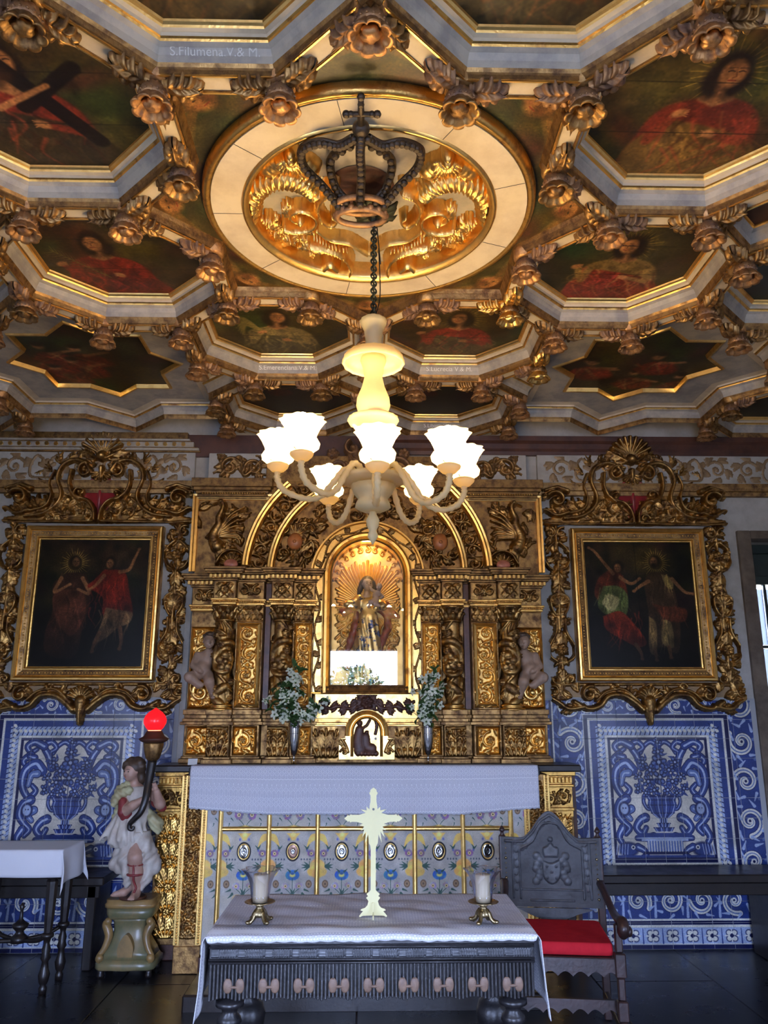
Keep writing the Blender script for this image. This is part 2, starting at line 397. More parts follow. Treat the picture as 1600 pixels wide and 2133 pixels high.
    def build(s, name, mt, f, parent=None, cut=True, thr=1e-4, flip=False, **kw):
        """f(x, z, h) -> arrays X, Y, Z; with cut the ground between the carving is left out"""
        X, Z = np.meshgrid(s.xs, s.zs); P = np.stack(f(X, Z, s.h), -1).reshape(-1, 3)
        i = np.arange(s.nz*s.nx).reshape(s.nz, s.nx); q = np.stack([i[:-1, :-1], i[:-1, 1:], i[1:, 1:], i[1:, :-1]], -1)
        if cut:
            hm = np.maximum.reduce([s.h[:-1, :-1], s.h[:-1, 1:], s.h[1:, 1:], s.h[1:, :-1]]); q = q[hm > thr]
        q = q.reshape(-1, 4)
        if flip: q = q[:, ::-1]
        u, inv = np.unique(q, return_inverse=True); P = P[u]; q = inv.reshape(-1, 4)
        me = bpy.data.meshes.new(name); nf = len(q)
        me.vertices.add(len(P)); me.vertices.foreach_set('co', P.astype(np.float32).ravel())
        me.loops.add(nf*4); me.loops.foreach_set('vertex_index', q.astype(np.int32).ravel())
        me.polygons.add(nf); me.polygons.foreach_set('loop_start', np.arange(0, nf*4, 4, dtype=np.int32))
        me.polygons.foreach_set('use_smooth', np.ones(nf, bool))
        me.materials.append(mt); me.update(calc_edges=True); me.validate()
        return link(name, me, parent, **kw)
def on_wall(Y): return lambda x, z, h: (x, Y-h, z)

# ------------------------------------------------------------------ the room
def shell_wall(name, boxes, mt, **kw):
    b = MB()
    for q in boxes: b.box(*q)
    return b.build(name, mt, kind='structure', **kw)
OPEN_R = (3.03, 3.70, 0.0, 2.95)
WT = 4.2
wall_back = shell_wall('wall_back', [(-4.0, OPEN_R[0], WALL_Y, WALL_Y+.35, 0, WT), (OPEN_R[0], OPEN_R[1], WALL_Y, WALL_Y+.35, OPEN_R[3], WT), (OPEN_R[1], 4.0, WALL_Y, WALL_Y+.35, 0, WT)], G['plaster'])
def pierced(x0, x1, y, holes):
    """wall boxes across x around rectangular holes"""
    B = []; xs = sorted(holes); px = x0
    for (a, b, c, d) in xs:
        B.append((px, a, y-.35, y, 0, WT)); B.append((a, b, y-.35, y, d, WT))
        if c > 0: B.append((a, b, y-.35, y, 0, c))
        px = b
    B.append((px, x1, y-.35, y, 0, WT)); return B
shell_wall('wall_rear', pierced(-4.0, 4.0, REAR_Y, [DOORWAY]), G['rear'])
def side_wall(xa, xb):
    B = []; py = REAR_Y
    for y0, y1, z0, z1 in SIDE_WINDOWS: B += [(xa, xb, py, y0, 0, WT), (xa, xb, y0, y1, 0, z0), (xa, xb, y0, y1, z1, WT)]; py = y1
    return B+[(xa, xb, py, WALL_Y, 0, WT)]
shell_wall('wall_left', side_wall(-SIDE_X-.3, -SIDE_X), G['rear'])
shell_wall('wall_right', side_wall(SIDE_X, SIDE_X+.3), G['rear'])
floor = shell_wall('floor', [(-4.0, 4.0, REAR_Y-.35, WALL_Y+.6, -.12, -.012)], G['redwood'])
b = MB(); b.bbox(-.365, .365, -.73, .73, -.05, 0, .004); slab = b.mesh('floor_slab', G['floor'])
for i in range(-5, 6):
    for j in range(0, 8):
        o = link('floor_slab', slab, floor, (i*.735+.32, REAR_Y+.6+j*1.465+(.7 if i % 2 else 0)-.7, random.uniform(-.0015, 0)))
# ceiling boards above the coffers
ceiling = shell_wall('ceiling', [(-4.0, 4.0, REAR_Y-.35, WALL_Y+.35, ROOM_Z, ROOM_Z+.15)], G['cream'])
# opening in the back wall at the right: deep reveal, green casement, pale panes
win = empty('window_1', (0, 0, 0), kind='structure', label='tall green framed casement in the wall opening right of the right-hand painting')
G['green'] = mat('dark_green_frame_paint', (.028, .045, .040), .4, 0, (.018, .028, .026), 8, .1)
m, t, bs = new_mat('pale_window_glass'); bs.inputs['Base Color'].default_value = (.38, .41, .43, 1); bs.inputs['Transmission Weight'].default_value = .45; bs.inputs['Roughness'].default_value = .6; G['winglass'] = m
fx = [OPEN_R[0], 3.24, 3.40, 3.56, OPEN_R[1]]; fz = [.9, 1.52, 2.12, 2.60]
b = MB(); Yw = WALL_Y+.24
for x in (fx[0]+.0, fx[-1]-.05): b.bbox(x, x+.05, Yw, Yw+.06, 0, OPEN_R[3])
for z in (0, .84, 2.62, 2.88): b.bbox(fx[0], fx[-1], Yw-.005, Yw+.065, z, z+.07)
b.build('window_frame', G['green'], win)
b = MB(); b.bbox(fx[0]+.05, fx[-1]-.05, Yw+.02, Yw+.04, .07, .84); b.build('lower_panel', G['green'], win)
b = MB(); b.bbox(fx[0]+.05, fx[-1]-.05, Yw+.02, Yw+.04, 2.68, 2.88); b.build('upper_panel', G['green'], win)
for i in range(4):
    if i:
        b = MB(); b.bbox(fx[i]-.012, fx[i]+.012, Yw+.01, Yw+.05, .91, 2.62); b.build('glazing_bar', G['green'], win)
    for k in range(3):
        b = MB(); b.bbox(fx[i]+.015, fx[i+1]-.015, Yw+.025, Yw+.031, fz[k]+.015, fz[k+1]-.015); b.build('window_pane', G['winglass'], win)
for k in (1, 2):
    b = MB(); b.bbox(fx[0]+.05, fx[-1]-.05, Yw+.008, Yw+.052, fz[k]-.012, fz[k]+.012); b.build('glazing_bar', G['green'], win)
b = MB(); b.bbox(OPEN_R[0]-.10, OPEN_R[0]+.005, WALL_Y-.03, WALL_Y+.12, 0, OPEN_R[3]+.06); b.bbox(OPEN_R[0]+.005, OPEN_R[1], WALL_Y-.03, WALL_Y+.12, OPEN_R[3]-.005, OPEN_R[3]+.06)
b.build('trim_1', mat('weathered_stone_jamb', (.16,.12,.085), .7, 0, (.07,.05,.035), 6, .3, 30), kind='structure')

# ------------------------------------------------------------------ coffered ceiling: a tiling of octagons, eight-pointed stars and squares
CY, A_, RO, RR = 3.14, 1.8527, .5874, 1.418
STARS = [(A_*i, CY+A_*j) for i in range(-2, 3) for j in range(-2, 2) if (i+j) % 2 == 0]
OCT = []
for sx, sy in STARS:
    for k in range(8):
        a = PI/8+k*PI/4; c = (sx+RR*math.cos(a), sy+RR*math.sin(a))
        if abs(c[0]) < 3.3 and .6 < c[1] < 5.7 and all(math.hypot(c[0]-p[0], c[1]-p[1]) > .1 for p in OCT): OCT.append(c)
OCT.sort(key=lambda c: (round(c[1], 2), c[0]))
def octa(c, R=RO): return [(c[0]+R*math.cos(PI/8+k*PI/4), c[1]+R*math.sin(PI/8+k*PI/4)) for k in range(8)]
def starp(c): return [(c[0]+(1.0853 if k % 2 == 0 else .8306)*math.cos(k*PI/8), c[1]+(1.0853 if k % 2 == 0 else .8306)*math.sin(k*PI/8)) for k in range(16)]
def inset(P, d):
    out = []; n = len(P)
    for i in range(n):
        p0, p1, p2 = (Vector(P[i-1]), Vector(P[i]), Vector(P[(i+1) % n])); a = (p1-p0).normalized(); c = (p2-p1).normalized()
        na, nc = Vector((-a.y, a.x)), Vector((-c.y, c.x)); q = (na+nc).normalized(); out.append(tuple(p1+q*(d/max(.3, q.dot(na)))))
    return out
CMATS = [G['goldd'], G['grey'], G['gold'], G['cream'], G['goldb']]
PROF = [(.045, 0, 0), (.050, .022, 0), (.058, .034, 0), (.063, .060, 1), (.074, .082, 1), (.090, .092, 1), (.094, .100, 2), (.101, .104, 2), (.104, .116, 3), (.118, .122, 3), (.122, .130, 4), (.130, .136, 4), (.134, .146, 4)]
PROF_STAR = PROF[:9]+[(.150, .122, 3), (.345, .126, 1), (.350, .116, 4), (.364, .116, 4), (.372, .146, 4)]
def coffer(name, P, prof):
    b = MB(); R = [[(x, y, BEAM_Z+z) for x, y in inset(P, d)] for d, z, _ in prof]
    b.rings(R, 0, False, True, (False, False), [q[2] for q in prof[1:]])
    return b.build(name, CMATS, ceiling)
def panel(P, mt, parent, box, z, name='painted_panel'):
    b = MB(); b.poly([(x, y, z) for x, y in P[::-1]]); n = len(P); i = b.add([(x, y, z+.012) for x, y in P[::-1]]); b.face([i+k for k in range(n-1, -1, -1)])
    o = b.build(name, mt, parent); uv = o.data.uv_layers.new(name='UVMap')
    for l in o.data.loops:
        v = o.data.vertices[l.vertex_index].co; uv.data[l.index].uv = ((v.x-box[0])/(box[1]-box[0]), (box[3]-v.y)/(box[3]-box[2]))
    return o
# --- the oil paintings of the coffers
def saint(seed, sc=1.0, robe=(.42,.13,.08), mantle=(.32,.27,.14), head=(.5,.27), look=0.0, halo=True, extra=None, S=256, dim=1.0, hairc=(.12,.08,.05), bgc=(.20,.17,.09)):
    rg = random.Random(seed); T_ = S; p = Paint(S, S, bgc)
    for k in range(26): p.ell(rg.random()*S, rg.random()*S, S*rg.uniform(.08, .25), S*rg.uniform(.05, .15), [c*rg.uniform(.5, 1.5) for c in bgc], rg.uniform(0, 3), .6, .5)
    # the figure is drawn around its head at the scale sc
    hx, hy = head; S = S*sc; ox, oy = hx*T_-hx*S, hy*T_-hy*S; u = lambda x, y: (ox+x*S, oy+y*S); p_ell = p.ell; p_line = p.line
    p.ell = lambda x, y, *a, **k_: p_ell(ox+x, oy+y, *a, **k_)
    p.line = lambda pts, w0, c, w1=None, al=1.0, aa=.8: p_line(pts, w0*sc, c, None if w1 is None else w1*sc, al, aa)
    if halo:
        p.ell(hx*S, hy*S, S*.26, S*.24, (.42,.36,.16), 0, .8, .55)
        for k in range(26):
            a = 6.283*k/26; r = .2+.05*(k % 2); p.line([u(hx+.12*math.cos(a), hy+.12*math.sin(a)), u(hx+r*math.cos(a), hy+r*math.sin(a))], 2.5, (.58,.47,.20), .6, .7)
    # body and drapery
    p.poly([u(*q) for q in curve([(hx-.05, hy+.17), (hx-.27, hy+.27), (hx-.36, hy+.55), (hx-.44, hy+1.3), (hx+.46, hy+1.3), (hx+.36, hy+.52), (hx+.25, hy+.26), (hx+.05, hy+.17), (hx-.05, hy+.17)], 6)], robe, 5)
    p.poly([u(*q) for q in curve([(hx-.20, hy+.34), (hx+.05, hy+.40), (hx+.34, hy+.52), (hx+.46, hy+.80), (hx+.1, hy+1.1), (hx-.3, hy+.95), (hx-.38, hy+.6), (hx-.20, hy+.34)], 6)], mantle, 5)
    for k in range(30):
        x = hx+rg.uniform(-.34, .32); y = hy+rg.uniform(.28, .6); c = rg.choice([robe, mantle]); f = rg.choice((.45, 1.6))
        p.line([u(*q) for q in curve([(x, y), (x+rg.uniform(-.08, .1), y+.12), (x+rg.uniform(-.2, .2), y+.26)], 5)], rg.uniform(3, 8), [min(1, v*f) for v in c], 1, .45, 4)
    sk = (.60,.41,.25)
    p.poly([u(*q) for q in [(hx-.05, hy+.06), (hx+.05, hy+.06), (hx+.10, hy+.20), (hx, hy+.25), (hx-.10, hy+.20)]], [c*.85 for c in sk], 4)
    # arms and hands
    for sd in (-1, 1):
        hd = (hx+sd*.10-.03, hy+.46) if sd > 0 else (hx-.26+.1*look, hy+.30)
        p.line([u(hx+sd*.25, hy+.36), u(hx+sd*.27, hy+.52), u(*hd)], 20, [c*1.15 for c in robe], 13, .8, 4)
        p.ell(hd[0]*S, hd[1]*S, S*.045, S*.03, sk, .5*sd, .3)
        for k in range(4): p.line([u(*hd), u(hd[0]-sd*.05, hd[1]-.03+.018*k)], 3.5, sk, 2, .9)
    # hair and face
    p.ell(hx*S, (hy-.02)*S, S*.105, S*.125, hairc, 0, .25); p.ell((hx+.075)*S, (hy+.09)*S, S*.05, S*.10, hairc, .3, .4); p.ell((hx-.075)*S, (hy+.09)*S, S*.045, S*.10, hairc, -.3, .4)
    fx = hx+.02*look; p.ell(fx*S, (hy+.012)*S, S*.068, S*.092, sk, -.08*look, .2); p.ell((fx-.035*(look or 1))*S, (hy+.02)*S, S*.03, S*.07, [c*.62 for c in sk], 0, .8, .6)
    for sd in (-1, 1):
        ex = fx+sd*.028+.012*look
        p.line([u(ex-.016, hy-.002), u(ex, hy-.008), u(ex+.016, hy-.002)], 2.6, (.16,.09,.06), 1.6, .9); p.line([u(ex-.02, hy-.025), u(ex+.02, hy-.027)], 1.6, (.2,.12,.07), 1.2, .7)
    p.line([u(fx+.012*look, hy), u(fx+.016*look+.006, hy+.032), u(fx+.01*look-.004, hy+.038)], 2.0, (.36,.21,.13), 2, .8)
    p.line([u(fx-.018+.01*look, hy+.058), u(fx+.018+.01*look, hy+.058)], 3, (.46,.17,.13), 2.2, .85)
    if extra == 'cross':
        p_line([(.28*T_, .12*T_), (.72*T_, .80*T_)], 22, (.07,.05,.035), 22, .95, 3); p_line([(.74*T_, .34*T_), (.44*T_, .58*T_)], 20, (.08,.055,.035), 20, .95, 3)
        p.ell(hx*S, (hy+.10)*S, S*.05, S*.05, (.16,.10,.06), 0, .3); p.line([u(hx-.12, hy+.34), u(.62, .47)], 12, sk, 9, .9, 3)
    if extra == 'palm':
        p.line([u(hx-.02, hy+.5), u(hx-.38, hy+.1)], 3, (.42,.38,.16), 2, .9)
        for k in range(14):
            t = k/14; x, y = hx-.05-.33*t, hy+.47-.37*t; p.line([u(x, y), u(x-.09, y+.02)], 3, (.36,.34,.15), .6, .8); p.line([u(x, y), u(x-.01, y-.09)], 3, (.36,.34,.15), .6, .8)
    if extra == 'crown':
        for k in range(9): p.line([u(hx-.10+.025*k, hy-.10), u(hx-.13+.0325*k, hy-.17)], 3.5, (.10,.07,.03), 1.2, .9)
    if extra == 'wing':
        for k in range(9): p.line([u(*q) for q in curve([(hx-.18, hy+.25), (hx-.30, hy+.02+.02*k), (hx-.44+.012*k, hy+.03+.05*k)], 5)], 12, (.46,.40,.20), 3, .7, 3)
    for y in (.36, .68): p_line([(0, y*T_), (T_, y*T_+2)], 1.3, (.05,.04,.03), 1.3, .7)
    p.noise(.10, 3); p.noise(.12, 14); p.noise(.10, 50); p.a *= dim
    return p.a
def murk(seed, dim, S=256, reds=3):
    rg = random.Random(seed); p = Paint(S, S, (.10,.085,.055))
    for k in range(40): p.ell(rg.random()*S, rg.random()*S, S*rg.uniform(.05, .2), S*rg.uniform(.04, .12), [c*rg.uniform(.4, 2.0) for c in (.11,.095,.055)], rg.uniform(0, 3), .6, .5)
    for k in range(reds):
        x, y = rg.uniform(.2, .8), rg.uniform(.45, .8)
        p.poly([((x+q[0])*S, (y+q[1])*S) for q in curve([(-.1,.02),(-.02,-.07),(.1,-.04),(.14,.07),(0,.1),(-.1,.02)], 5)], (.27,.09,.055), 6, .8)
        p.ell((x-.01)*S, (y-.14)*S, S*.030, S*.036, (.38,.26,.16), 0, .4); p.ell((x-.005)*S, (y-.165)*S, S*.034, S*.026, (.07,.05,.03), 0, .4)
        p.line([((x+.02)*S, (y-.05)*S), ((x+.15)*S, (y-.10+.1*rg.random())*S)], 9, (.33,.22,.13), 6, .8, 3)
        for j in range(7): p.line([((x+rg.uniform(-.1, .1))*S, (y-.04)*S), ((x+rg.uniform(-.14, .16))*S, (y+.1)*S)], 4, rg.choice([(.36,.14,.09), (.13,.05,.03), (.34,.29,.17)]), 1, .5, 3)
    p.noise(.12, 3); p.noise(.2, 20); p.a *= dim
    return p.a
ART = {
 (-1, 2.6): saint(1, .85, (.40,.15,.10), (.17,.14,.09), (.42,.30), 1, False, 'cross', dim=1.1),
 (1, 2.6): saint(2, .85, (.38,.15,.10), (.36,.27,.13), (.54,.30), 1, True, None, dim=1.05),
 (-1, 3.68): saint(3, .78, (.40,.13,.09), (.34,.13,.09), (.39,.40), -1, False, 'palm', dim=1.05),
 (1, 3.68): saint(4, .78, (.42,.33,.17), (.40,.14,.10), (.54,.36), -1, True, 'crown', dim=1.0, bgc=(.15,.14,.08)),
 (-1, 4.45): saint(5, .78, (.42,.36,.21), (.27,.24,.13), (.47,.39), 1, False, 'wing', dim=1.05),
 (1, 4.45): saint(6, .78, (.42,.14,.10), (.30,.25,.15), (.52,.38), -1, True, None, dim=1.0),
 (-1, 1.83): saint(7, .7, (.30,.18,.10), (.28,.22,.12), (.5,.5), 0, False, None, dim=.9),
 (1, 1.83): saint(8, .7, (.34,.20,.11), (.24,.20,.12), (.5,.5), 1, False, 'palm', dim=.9)}
ARTM = {k: image_mat('coffer_painting', v, .38, .4, .15) for k, v in ART.items()}
MURK = [image_mat('darkened_painting', murk(30+k, d, reds=r), .38, .4, .15) for k, (d, r) in enumerate(((1.5, 6), (1.6, 6), (.9, 1)))]
m_text = mat('white_lettering', (.92,.90,.84), .6)
def inscription(txt, x, y, z, size, parent, tilt):
    cu = bpy.data.curves.new('inscription', 'FONT'); cu.body = txt; cu.size = size; cu.align_x = 'CENTER'; cu.align_y = 'CENTER'; cu.extrude = .0006
    o = bpy.data.objects.new('inscription_text', cu); COL.objects.link(o); o.location = (x, y, z); o.rotation_euler = (PI/2+tilt, 0, 0)
    dg = bpy.context.evaluated_depsgraph_get(); me = bpy.data.meshes.new_from_object(o.evaluated_get(dg)); mw = o.matrix_basis.copy(); me.transform(mw)
    COL.objects.unlink(o); bpy.data.objects.remove(o); me.materials.clear(); me.materials.append(m_text)
    return link('inscription', me, parent, label='white painted saint\'s name on the coffer moulding')
TXT = {(-1, 4.45): 'S.Emerenciana.V.& M.', (1, 4.45): 'S.Lucrecia V.& M.', (1, 5.536): 'S.Libaria V.', (-1, 1.83): 'S.Filumena.V.& M.'}
for c in OCT:
    P = octa(c); o = coffer('octagonal_coffer', P, PROF); sd = -1 if c[0] < 0 else 1
    key = next((k for k in ARTM if k[0] == sd and abs(k[1]-c[1]) < .03 and abs(c[0]) < 1.5), None)
    q = inset(P, .132); panel(q, ARTM[key] if key else MURK[2], o, (c[0]-.42, c[0]+.42, c[1]-.42, c[1]+.42), BEAM_Z+.144)
    if abs(c[0]) < .6:
        tk = next((k for k in TXT if k[0] == sd and abs(k[1]-c[1]) < .03), None)
        if tk: inscription(TXT[tk], c[0], c[1]+.5427-.069, BEAM_Z+.070, .044, o, .42)
for sx, sy in STARS:
    if abs(sx) < .1 and abs(sy-CY) < .1: continue
    if sy > 5.5 or sy < 1 or abs(sx) > 3.8: continue
    P = starp((sx, sy)); o = coffer('star_coffer', P, PROF_STAR)
    q = inset(P, .368); panel(q, MURK[0 if sx < 0 else 1], o, (sx-.64, sx+.64, sy-.62, sy+.62), BEAM_Z+.144)
for i in range(-1, 2):
    for j in range(-1, 2):
        if (i+j) % 2 == 0: continue
        c = (A_*i, CY+A_*j); P = [(c[0]+.318*math.cos(k*PI/2), c[1]+.318*math.sin(k*PI/2)) for k in range(4)]
        o = coffer('square_coffer', P, PROF[:8]); panel(inset(P, .100), G['redwood'], o, (c[0]-.3, c[0]+.3, c[1]-.3, c[1]+.3), BEAM_Z+.103)
# --- beams along every edge of the tiling, a rosette on every node, acanthus along the beams
EDGES, NODES = {}, {}
for c in OCT:
    P = octa(c)
    for k in range(8):
        p, q = P[k], P[(k+1) % 8]
        EDGES.setdefault((round((p[0]+q[0])/2, 2), round((p[1]+q[1])/2, 2)), (p, q))
        for r_ in (p, q): NODES.setdefault((round(r_[0], 1), round(r_[1], 1)), r_)
b = MB(); L2 = .4496/2-.020
b.box(-L2, L2, -.033, .033, 0, .15, 0)
for s in (-1, 1): b.box(-L2-.02, L2+.02, s*.039-.0065, s*.039+.0065, -.005, .15, 1); b.box(-L2-.02, L2+.02, s*.039-.003, s*.039+.003, -.010, -.004, 2)
beam_me = b.mesh('beam', [G['cream'], G['goldd'], G['goldb']])
for (mx, my), (p, q) in EDGES.items():
    if my < .9 or my > 6.08: continue
    link('beam', beam_me, ceiling, (mx, my, BEAM_Z), math.atan2(q[1]-p[1], q[0]-p[0]))
def rosette_mesh(name, n=8, mats=None):
    b = MB(); b.lathe([(.056, .12), (.056, -.004), (.046, -.010), (.036, -.014)], n=16, m=1, cap=(False, True))
    b.lathe([(.030, -.012), (.043, -.022), (.050, -.045), (.052, -.066), (.047, -.070)], n=40, m=0, lobes=n*2, amp=.06, cap=(False, False))
    b.lathe([(.044, -.060, .01), (.052, -.076, .04), (.063, -.094, .09), (.068, -.108, .12), (.066, -.114, .13), (.056, -.108, .10), (.044, -.090, .05), (.026, -.074, 0)], n=64, m=1, lobes=n, cap=(False, True), petals=True)
    b.lathe([(.022, -.072), (.030, -.090), (.024, -.104), (.010, -.110)], n=24, m=1, lobes=5, amp=.22, cap=(False, True), petals=True)
    for k in range(n*2):
        a = 2*PI*k/(n*2); b.ball((.053*math.cos(a), .053*math.sin(a), -.060), .0055, 6, 4)
    return b.mesh(name, mats)
def acanthus_mesh(name, mats, ln=.135, wd=.042):
    nu, nv = 23, 17; R = []
    for i in range(nu):
        t = i/(nu-1); w_ = wd*(math.sin(PI*min(1, .12+.88*t))**.6)*(1+.30*math.cos(t*26)) if i < nu-1 else .004
        row = []
        for j in range(nv):
            v = -1+2*j/(nv-1); r_ = .016*(1-abs(v)**2)+.007*math.cos(v*9)*math.sin(PI*t)+.010*math.sin(t*26+abs(v)*2.2)*abs(v)
            z = -(.012+r_+.022*math.sin(PI*t)*(1-.4*abs(v))+.018*(max(0, t-.75)*4)**2*(1-abs(v)))
            if abs(v) > .98: z = .002
            row.append((.035+ln*t+.012*math.cos(v*6)*(t > .2), v*w_, z))
        R.append(row)
    b = MB(); b.rings(R, 0, True, False)
    return b.mesh(name, mats)
G['bronze2'] = mat('old_gilding', (.52,.28,.11), .45, .8, (.24,.12,.06), 22, .4, 80, rough2=.65, lo=.42, hi=.64)
ROS = [rosette_mesh('rosette', 8, [G['bronze'], G['bronze2']]), rosette_mesh('rosette', 8, [G['bronze'], G['goldd']]), rosette_mesh('rosette', 8, [G['goldd'], G['goldb']])]
ACA = [acanthus_mesh('acanthus_leaf', [G['goldd']]), acanthus_mesh('acanthus_leaf', [G['bronze']]), acanthus_mesh('acanthus_leaf', [G['gold']])]
for key, p in NODES.items():
    if p[1] < 1.2 or p[1] > 6.07 or abs(p[0]) > 3.0: continue
    k = 2 if random.random() < (.3 if p[0] > .9 else .05) else random.choice((0, 0, 1))
    link('rosette', ROS[k], ceiling, (p[0], p[1], BEAM_Z-.002), random.uniform(-.3, .3))
    for (a, c) in EDGES.values():
        for u, v in ((a, c), (c, a)):
            if math.hypot(u[0]-p[0], u[1]-p[1]) < .05:
                link('acanthus_leaf', ACA[k if random.random() < .6 else random.choice((0, 0, 1))], ceiling, (p[0], p[1], BEAM_Z-.004), math.atan2(v[1]-u[1], v[0]-u[0])+random.uniform(-.05, .05))

# ------------------------------------------------------------------ round medallion in the central star
C0 = (0.0, CY); b = MB(); P = starp(C0)
R = [[(x, y, BEAM_Z+z) for x, y in inset(P, d)] for d, z in ((.045, 0), (.052, .03), (.060, .05))]
b.rings(R, 0, False, True, (False, False)); star = b.build('star_coffer', [G['goldd']], ceiling)
p = Paint(300, 240, (.16,.15,.09))
for k in range(30): p.ell(RNG.uniform(0, 300), RNG.uniform(0, 240), RNG.uniform(15, 50), RNG.uniform(10, 30), [c*RNG.uniform(.55, 1.5) for c in (.17,.155,.09)], RNG.uniform(0, 3), .6, .5)
for s in (-1, 1):
    for k in range(7): p.line(curve([(150+s*20, 120), (150+s*(50+9*k), 95+14*k), (150+s*(85+3*k), 120+12*k)], 6), 13, (.27+.02*(k % 2)*3, .22, .12), 4, .75, 4)
p.ell(150, 102, 35, 37, (.20,.13,.07), 0, .25); p.ell(150, 112, 29, 34, (.47,.33,.19), 0, .25); p.ell(160, 118, 12, 26, (.34,.22,.12), 0, .7, .7)
for s in (-1, 1): p.ell(150+s*11, 108, 4.5, 2.4, (.13,.08,.05), 0, .4); p.ell(150+s*15, 124, 7, 6, (.50,.28,.18), 0, .8, .5)
p.line([(150, 108), (153, 120), (148, 122)], 2, (.3,.18,.1)); p.line([(143, 132), (157, 132)], 3, (.42,.17,.12), 2.4)
for k in range(9): p.ell(122+7*k, 84-8*math.sin(k*.39)+4*(k % 2), 8, 8, (.17,.105,.05), 0, .5, .9)
p.noise(.12, 3); p.noise(.15, 18); p.a = np.clip(p.a*1.3, 0, 1); m_cher = image_mat('cherub_spandrel_painting', p.a, .4, .4, .15)
for k in range(8):
    a = k*PI/4; v1 = (.8306*math.cos(a-PI/8), .8306*math.sin(a-PI/8)); v2 = (.8306*math.cos(a+PI/8), .8306*math.sin(a+PI/8)); tp = (1.0853*math.cos(a), 1.0853*math.sin(a))
    arc = [(.70*math.cos(a+PI/8*t), .70*math.sin(a+PI/8*t)) for t in (1, .6, .2, -.2, -.6, -1)]
    b = MB(); pts = [v1, tp, v2]+arc; b.poly([(C0[0]+x, C0[1]+y, BEAM_Z+.05) for x, y in pts]); n = b.add([(C0[0]+x, C0[1]+y, BEAM_Z+.066) for x, y in pts]); b.face(range(n, n+len(pts)))
    o = b.build('spandrel_panel', m_cher, star); uv = o.data.uv_layers.new(name='UVMap')
    # painted upright towards the tip
    for l in o.data.loops:
        v = o.data.vertices[l.vertex_index].co; x, y = v.x-C0[0], v.y-C0[1]; rr = x*math.cos(a)+y*math.sin(a); tt = -x*math.sin(a)+y*math.cos(a)
        uv.data[l.index].uv = (.5+tt/.66, (rr-.68)/.42)
med = MB(); med.lathe([(.742, .06), (.740, .02), (.728, .002), (.715, .004), (.708, .014), (.702, .010)], n=96, m=0, cap=(False, False))
med.lathe([(.702, .012), (.702, .006), (.570, .006), (.570, .012)], n=96, m=1, cap=(False, False), sm=False)
med.lathe([(.572, .010), (.566, -.004), (.556, -.006), (.548, .004), (.540, .006), (.534, .020), (.530, .05), (.530, .10)], n=96, m=2, cap=(False, False))
medal = med.build('round_medallion', [G['gold'], G['cream'], G['goldb']], ceiling, (C0[0], C0[1], BEAM_Z), label='round cream and gold medallion with carved shells at the centre of the ceiling')
for k in range(9):
    a = .35+k*2*PI/9; T = Matrix.Rotation(a, 4, 'Z'); b = MB(); b.box(.571, .701, -.0014, .0014, -.0008+.006, .006, 0, T)
    b.build('ring_joint', G['dark'], medal)
b = MB(); b.lathe([(.535, .098), (.0, .098)], n=64, cap=(False, False)); b.build('medallion_ground', G['grey'], medal)
def Zp(px, py, z=BEAM_Z+.06):
    v = onZ(px, py, z); return (v.x-C0[0], v.y-C0[1])
r = Relief(-.53, .53, -.53, .53, .0045)
def mz(*q): return [Zp(*k) for k in q]
# left half traced from what is seen, mirrored: domes first, then ribs riding on them
Q = lambda *q: [Zp(*k) for k in q]
r.stroke(curve(Q((560, 352), (585, 340), (607, 338), (632, 346), (650, 360)), 6), .055, .055)              # fluted turban
r.dab(*Zp(606, 305), .030, .085); r.dab(*Zp(606, 322), .034, .075)
for k in range(11):
    a = math.radians(200+140*k/10); c = Zp(606, 322); r.ridge([(c[0]+.03*math.cos(a), c[1]-.03*math.sin(a)*1), (c[0]+.07*math.cos(a), c[1]-.085*math.sin(a))], .0085, .016)
r.stroke(curve(Q((516, 455), (522, 415), (548, 385), (590, 372), (632, 382), (655, 402)), 8), .060, .070, .045, .06)   # ribbed crest
for k in range(20):
    t = k/19; P_ = curve(Q((516, 455), (522, 415), (548, 385), (590, 372), (632, 382), (655, 402)), 8); i_ = int(t*(len(P_)-2)); p_, q_ = Vector(P_[i_]), Vector(P_[i_+1]); n_ = Vector((-(q_-p_).y, (q_-p_).x)).normalized(); d_ = (q_-p_).normalized()
    r.ridge([tuple(p_+n_*.058-d_*.02), tuple(p_+n_*.02), tuple(p_-n_*.03+d_*.012), tuple(p_-n_*.055+d_*.035)], .0075, .013)
c = Zp(626, 445); r.spiral(c[0], c[1], .105, 2.4, 1.45, -1, .017, .075, 1.5)
for k in range(8): r.leaf(c[0]-.01, c[1]-.01, 1.2+k*.35, .075, .035, .05, .4, 3)
r.stroke(curve(Q((700, 384), (676, 394), (663, 420), (672, 448), (690, 462), (702, 452), (692, 444)), 7), .021, .075, .010, .06)   # C-scroll beside the opening
r.ridge(curve(Q((700, 384), (676, 394), (663, 420), (672, 448)), 7), .008, .012)
r.stroke(curve(Q((648, 503), (684, 508), (716, 522), (731, 548), (718, 574), (690, 572), (674, 553), (688, 540), (703, 550)), 8), .019, .07, .022, .075)
r.ridge(curve(Q((648, 503), (684, 508), (716, 522), (731, 548), (718, 574)), 7), .007, .012)
r.stroke(curve(Q((660, 472), (690, 492), (728, 500), (765, 522)), 6), .015, .06, .018, .06); r.beads(curve(Q((655, 485), (690, 503), (725, 512)), 6), .009, .07)
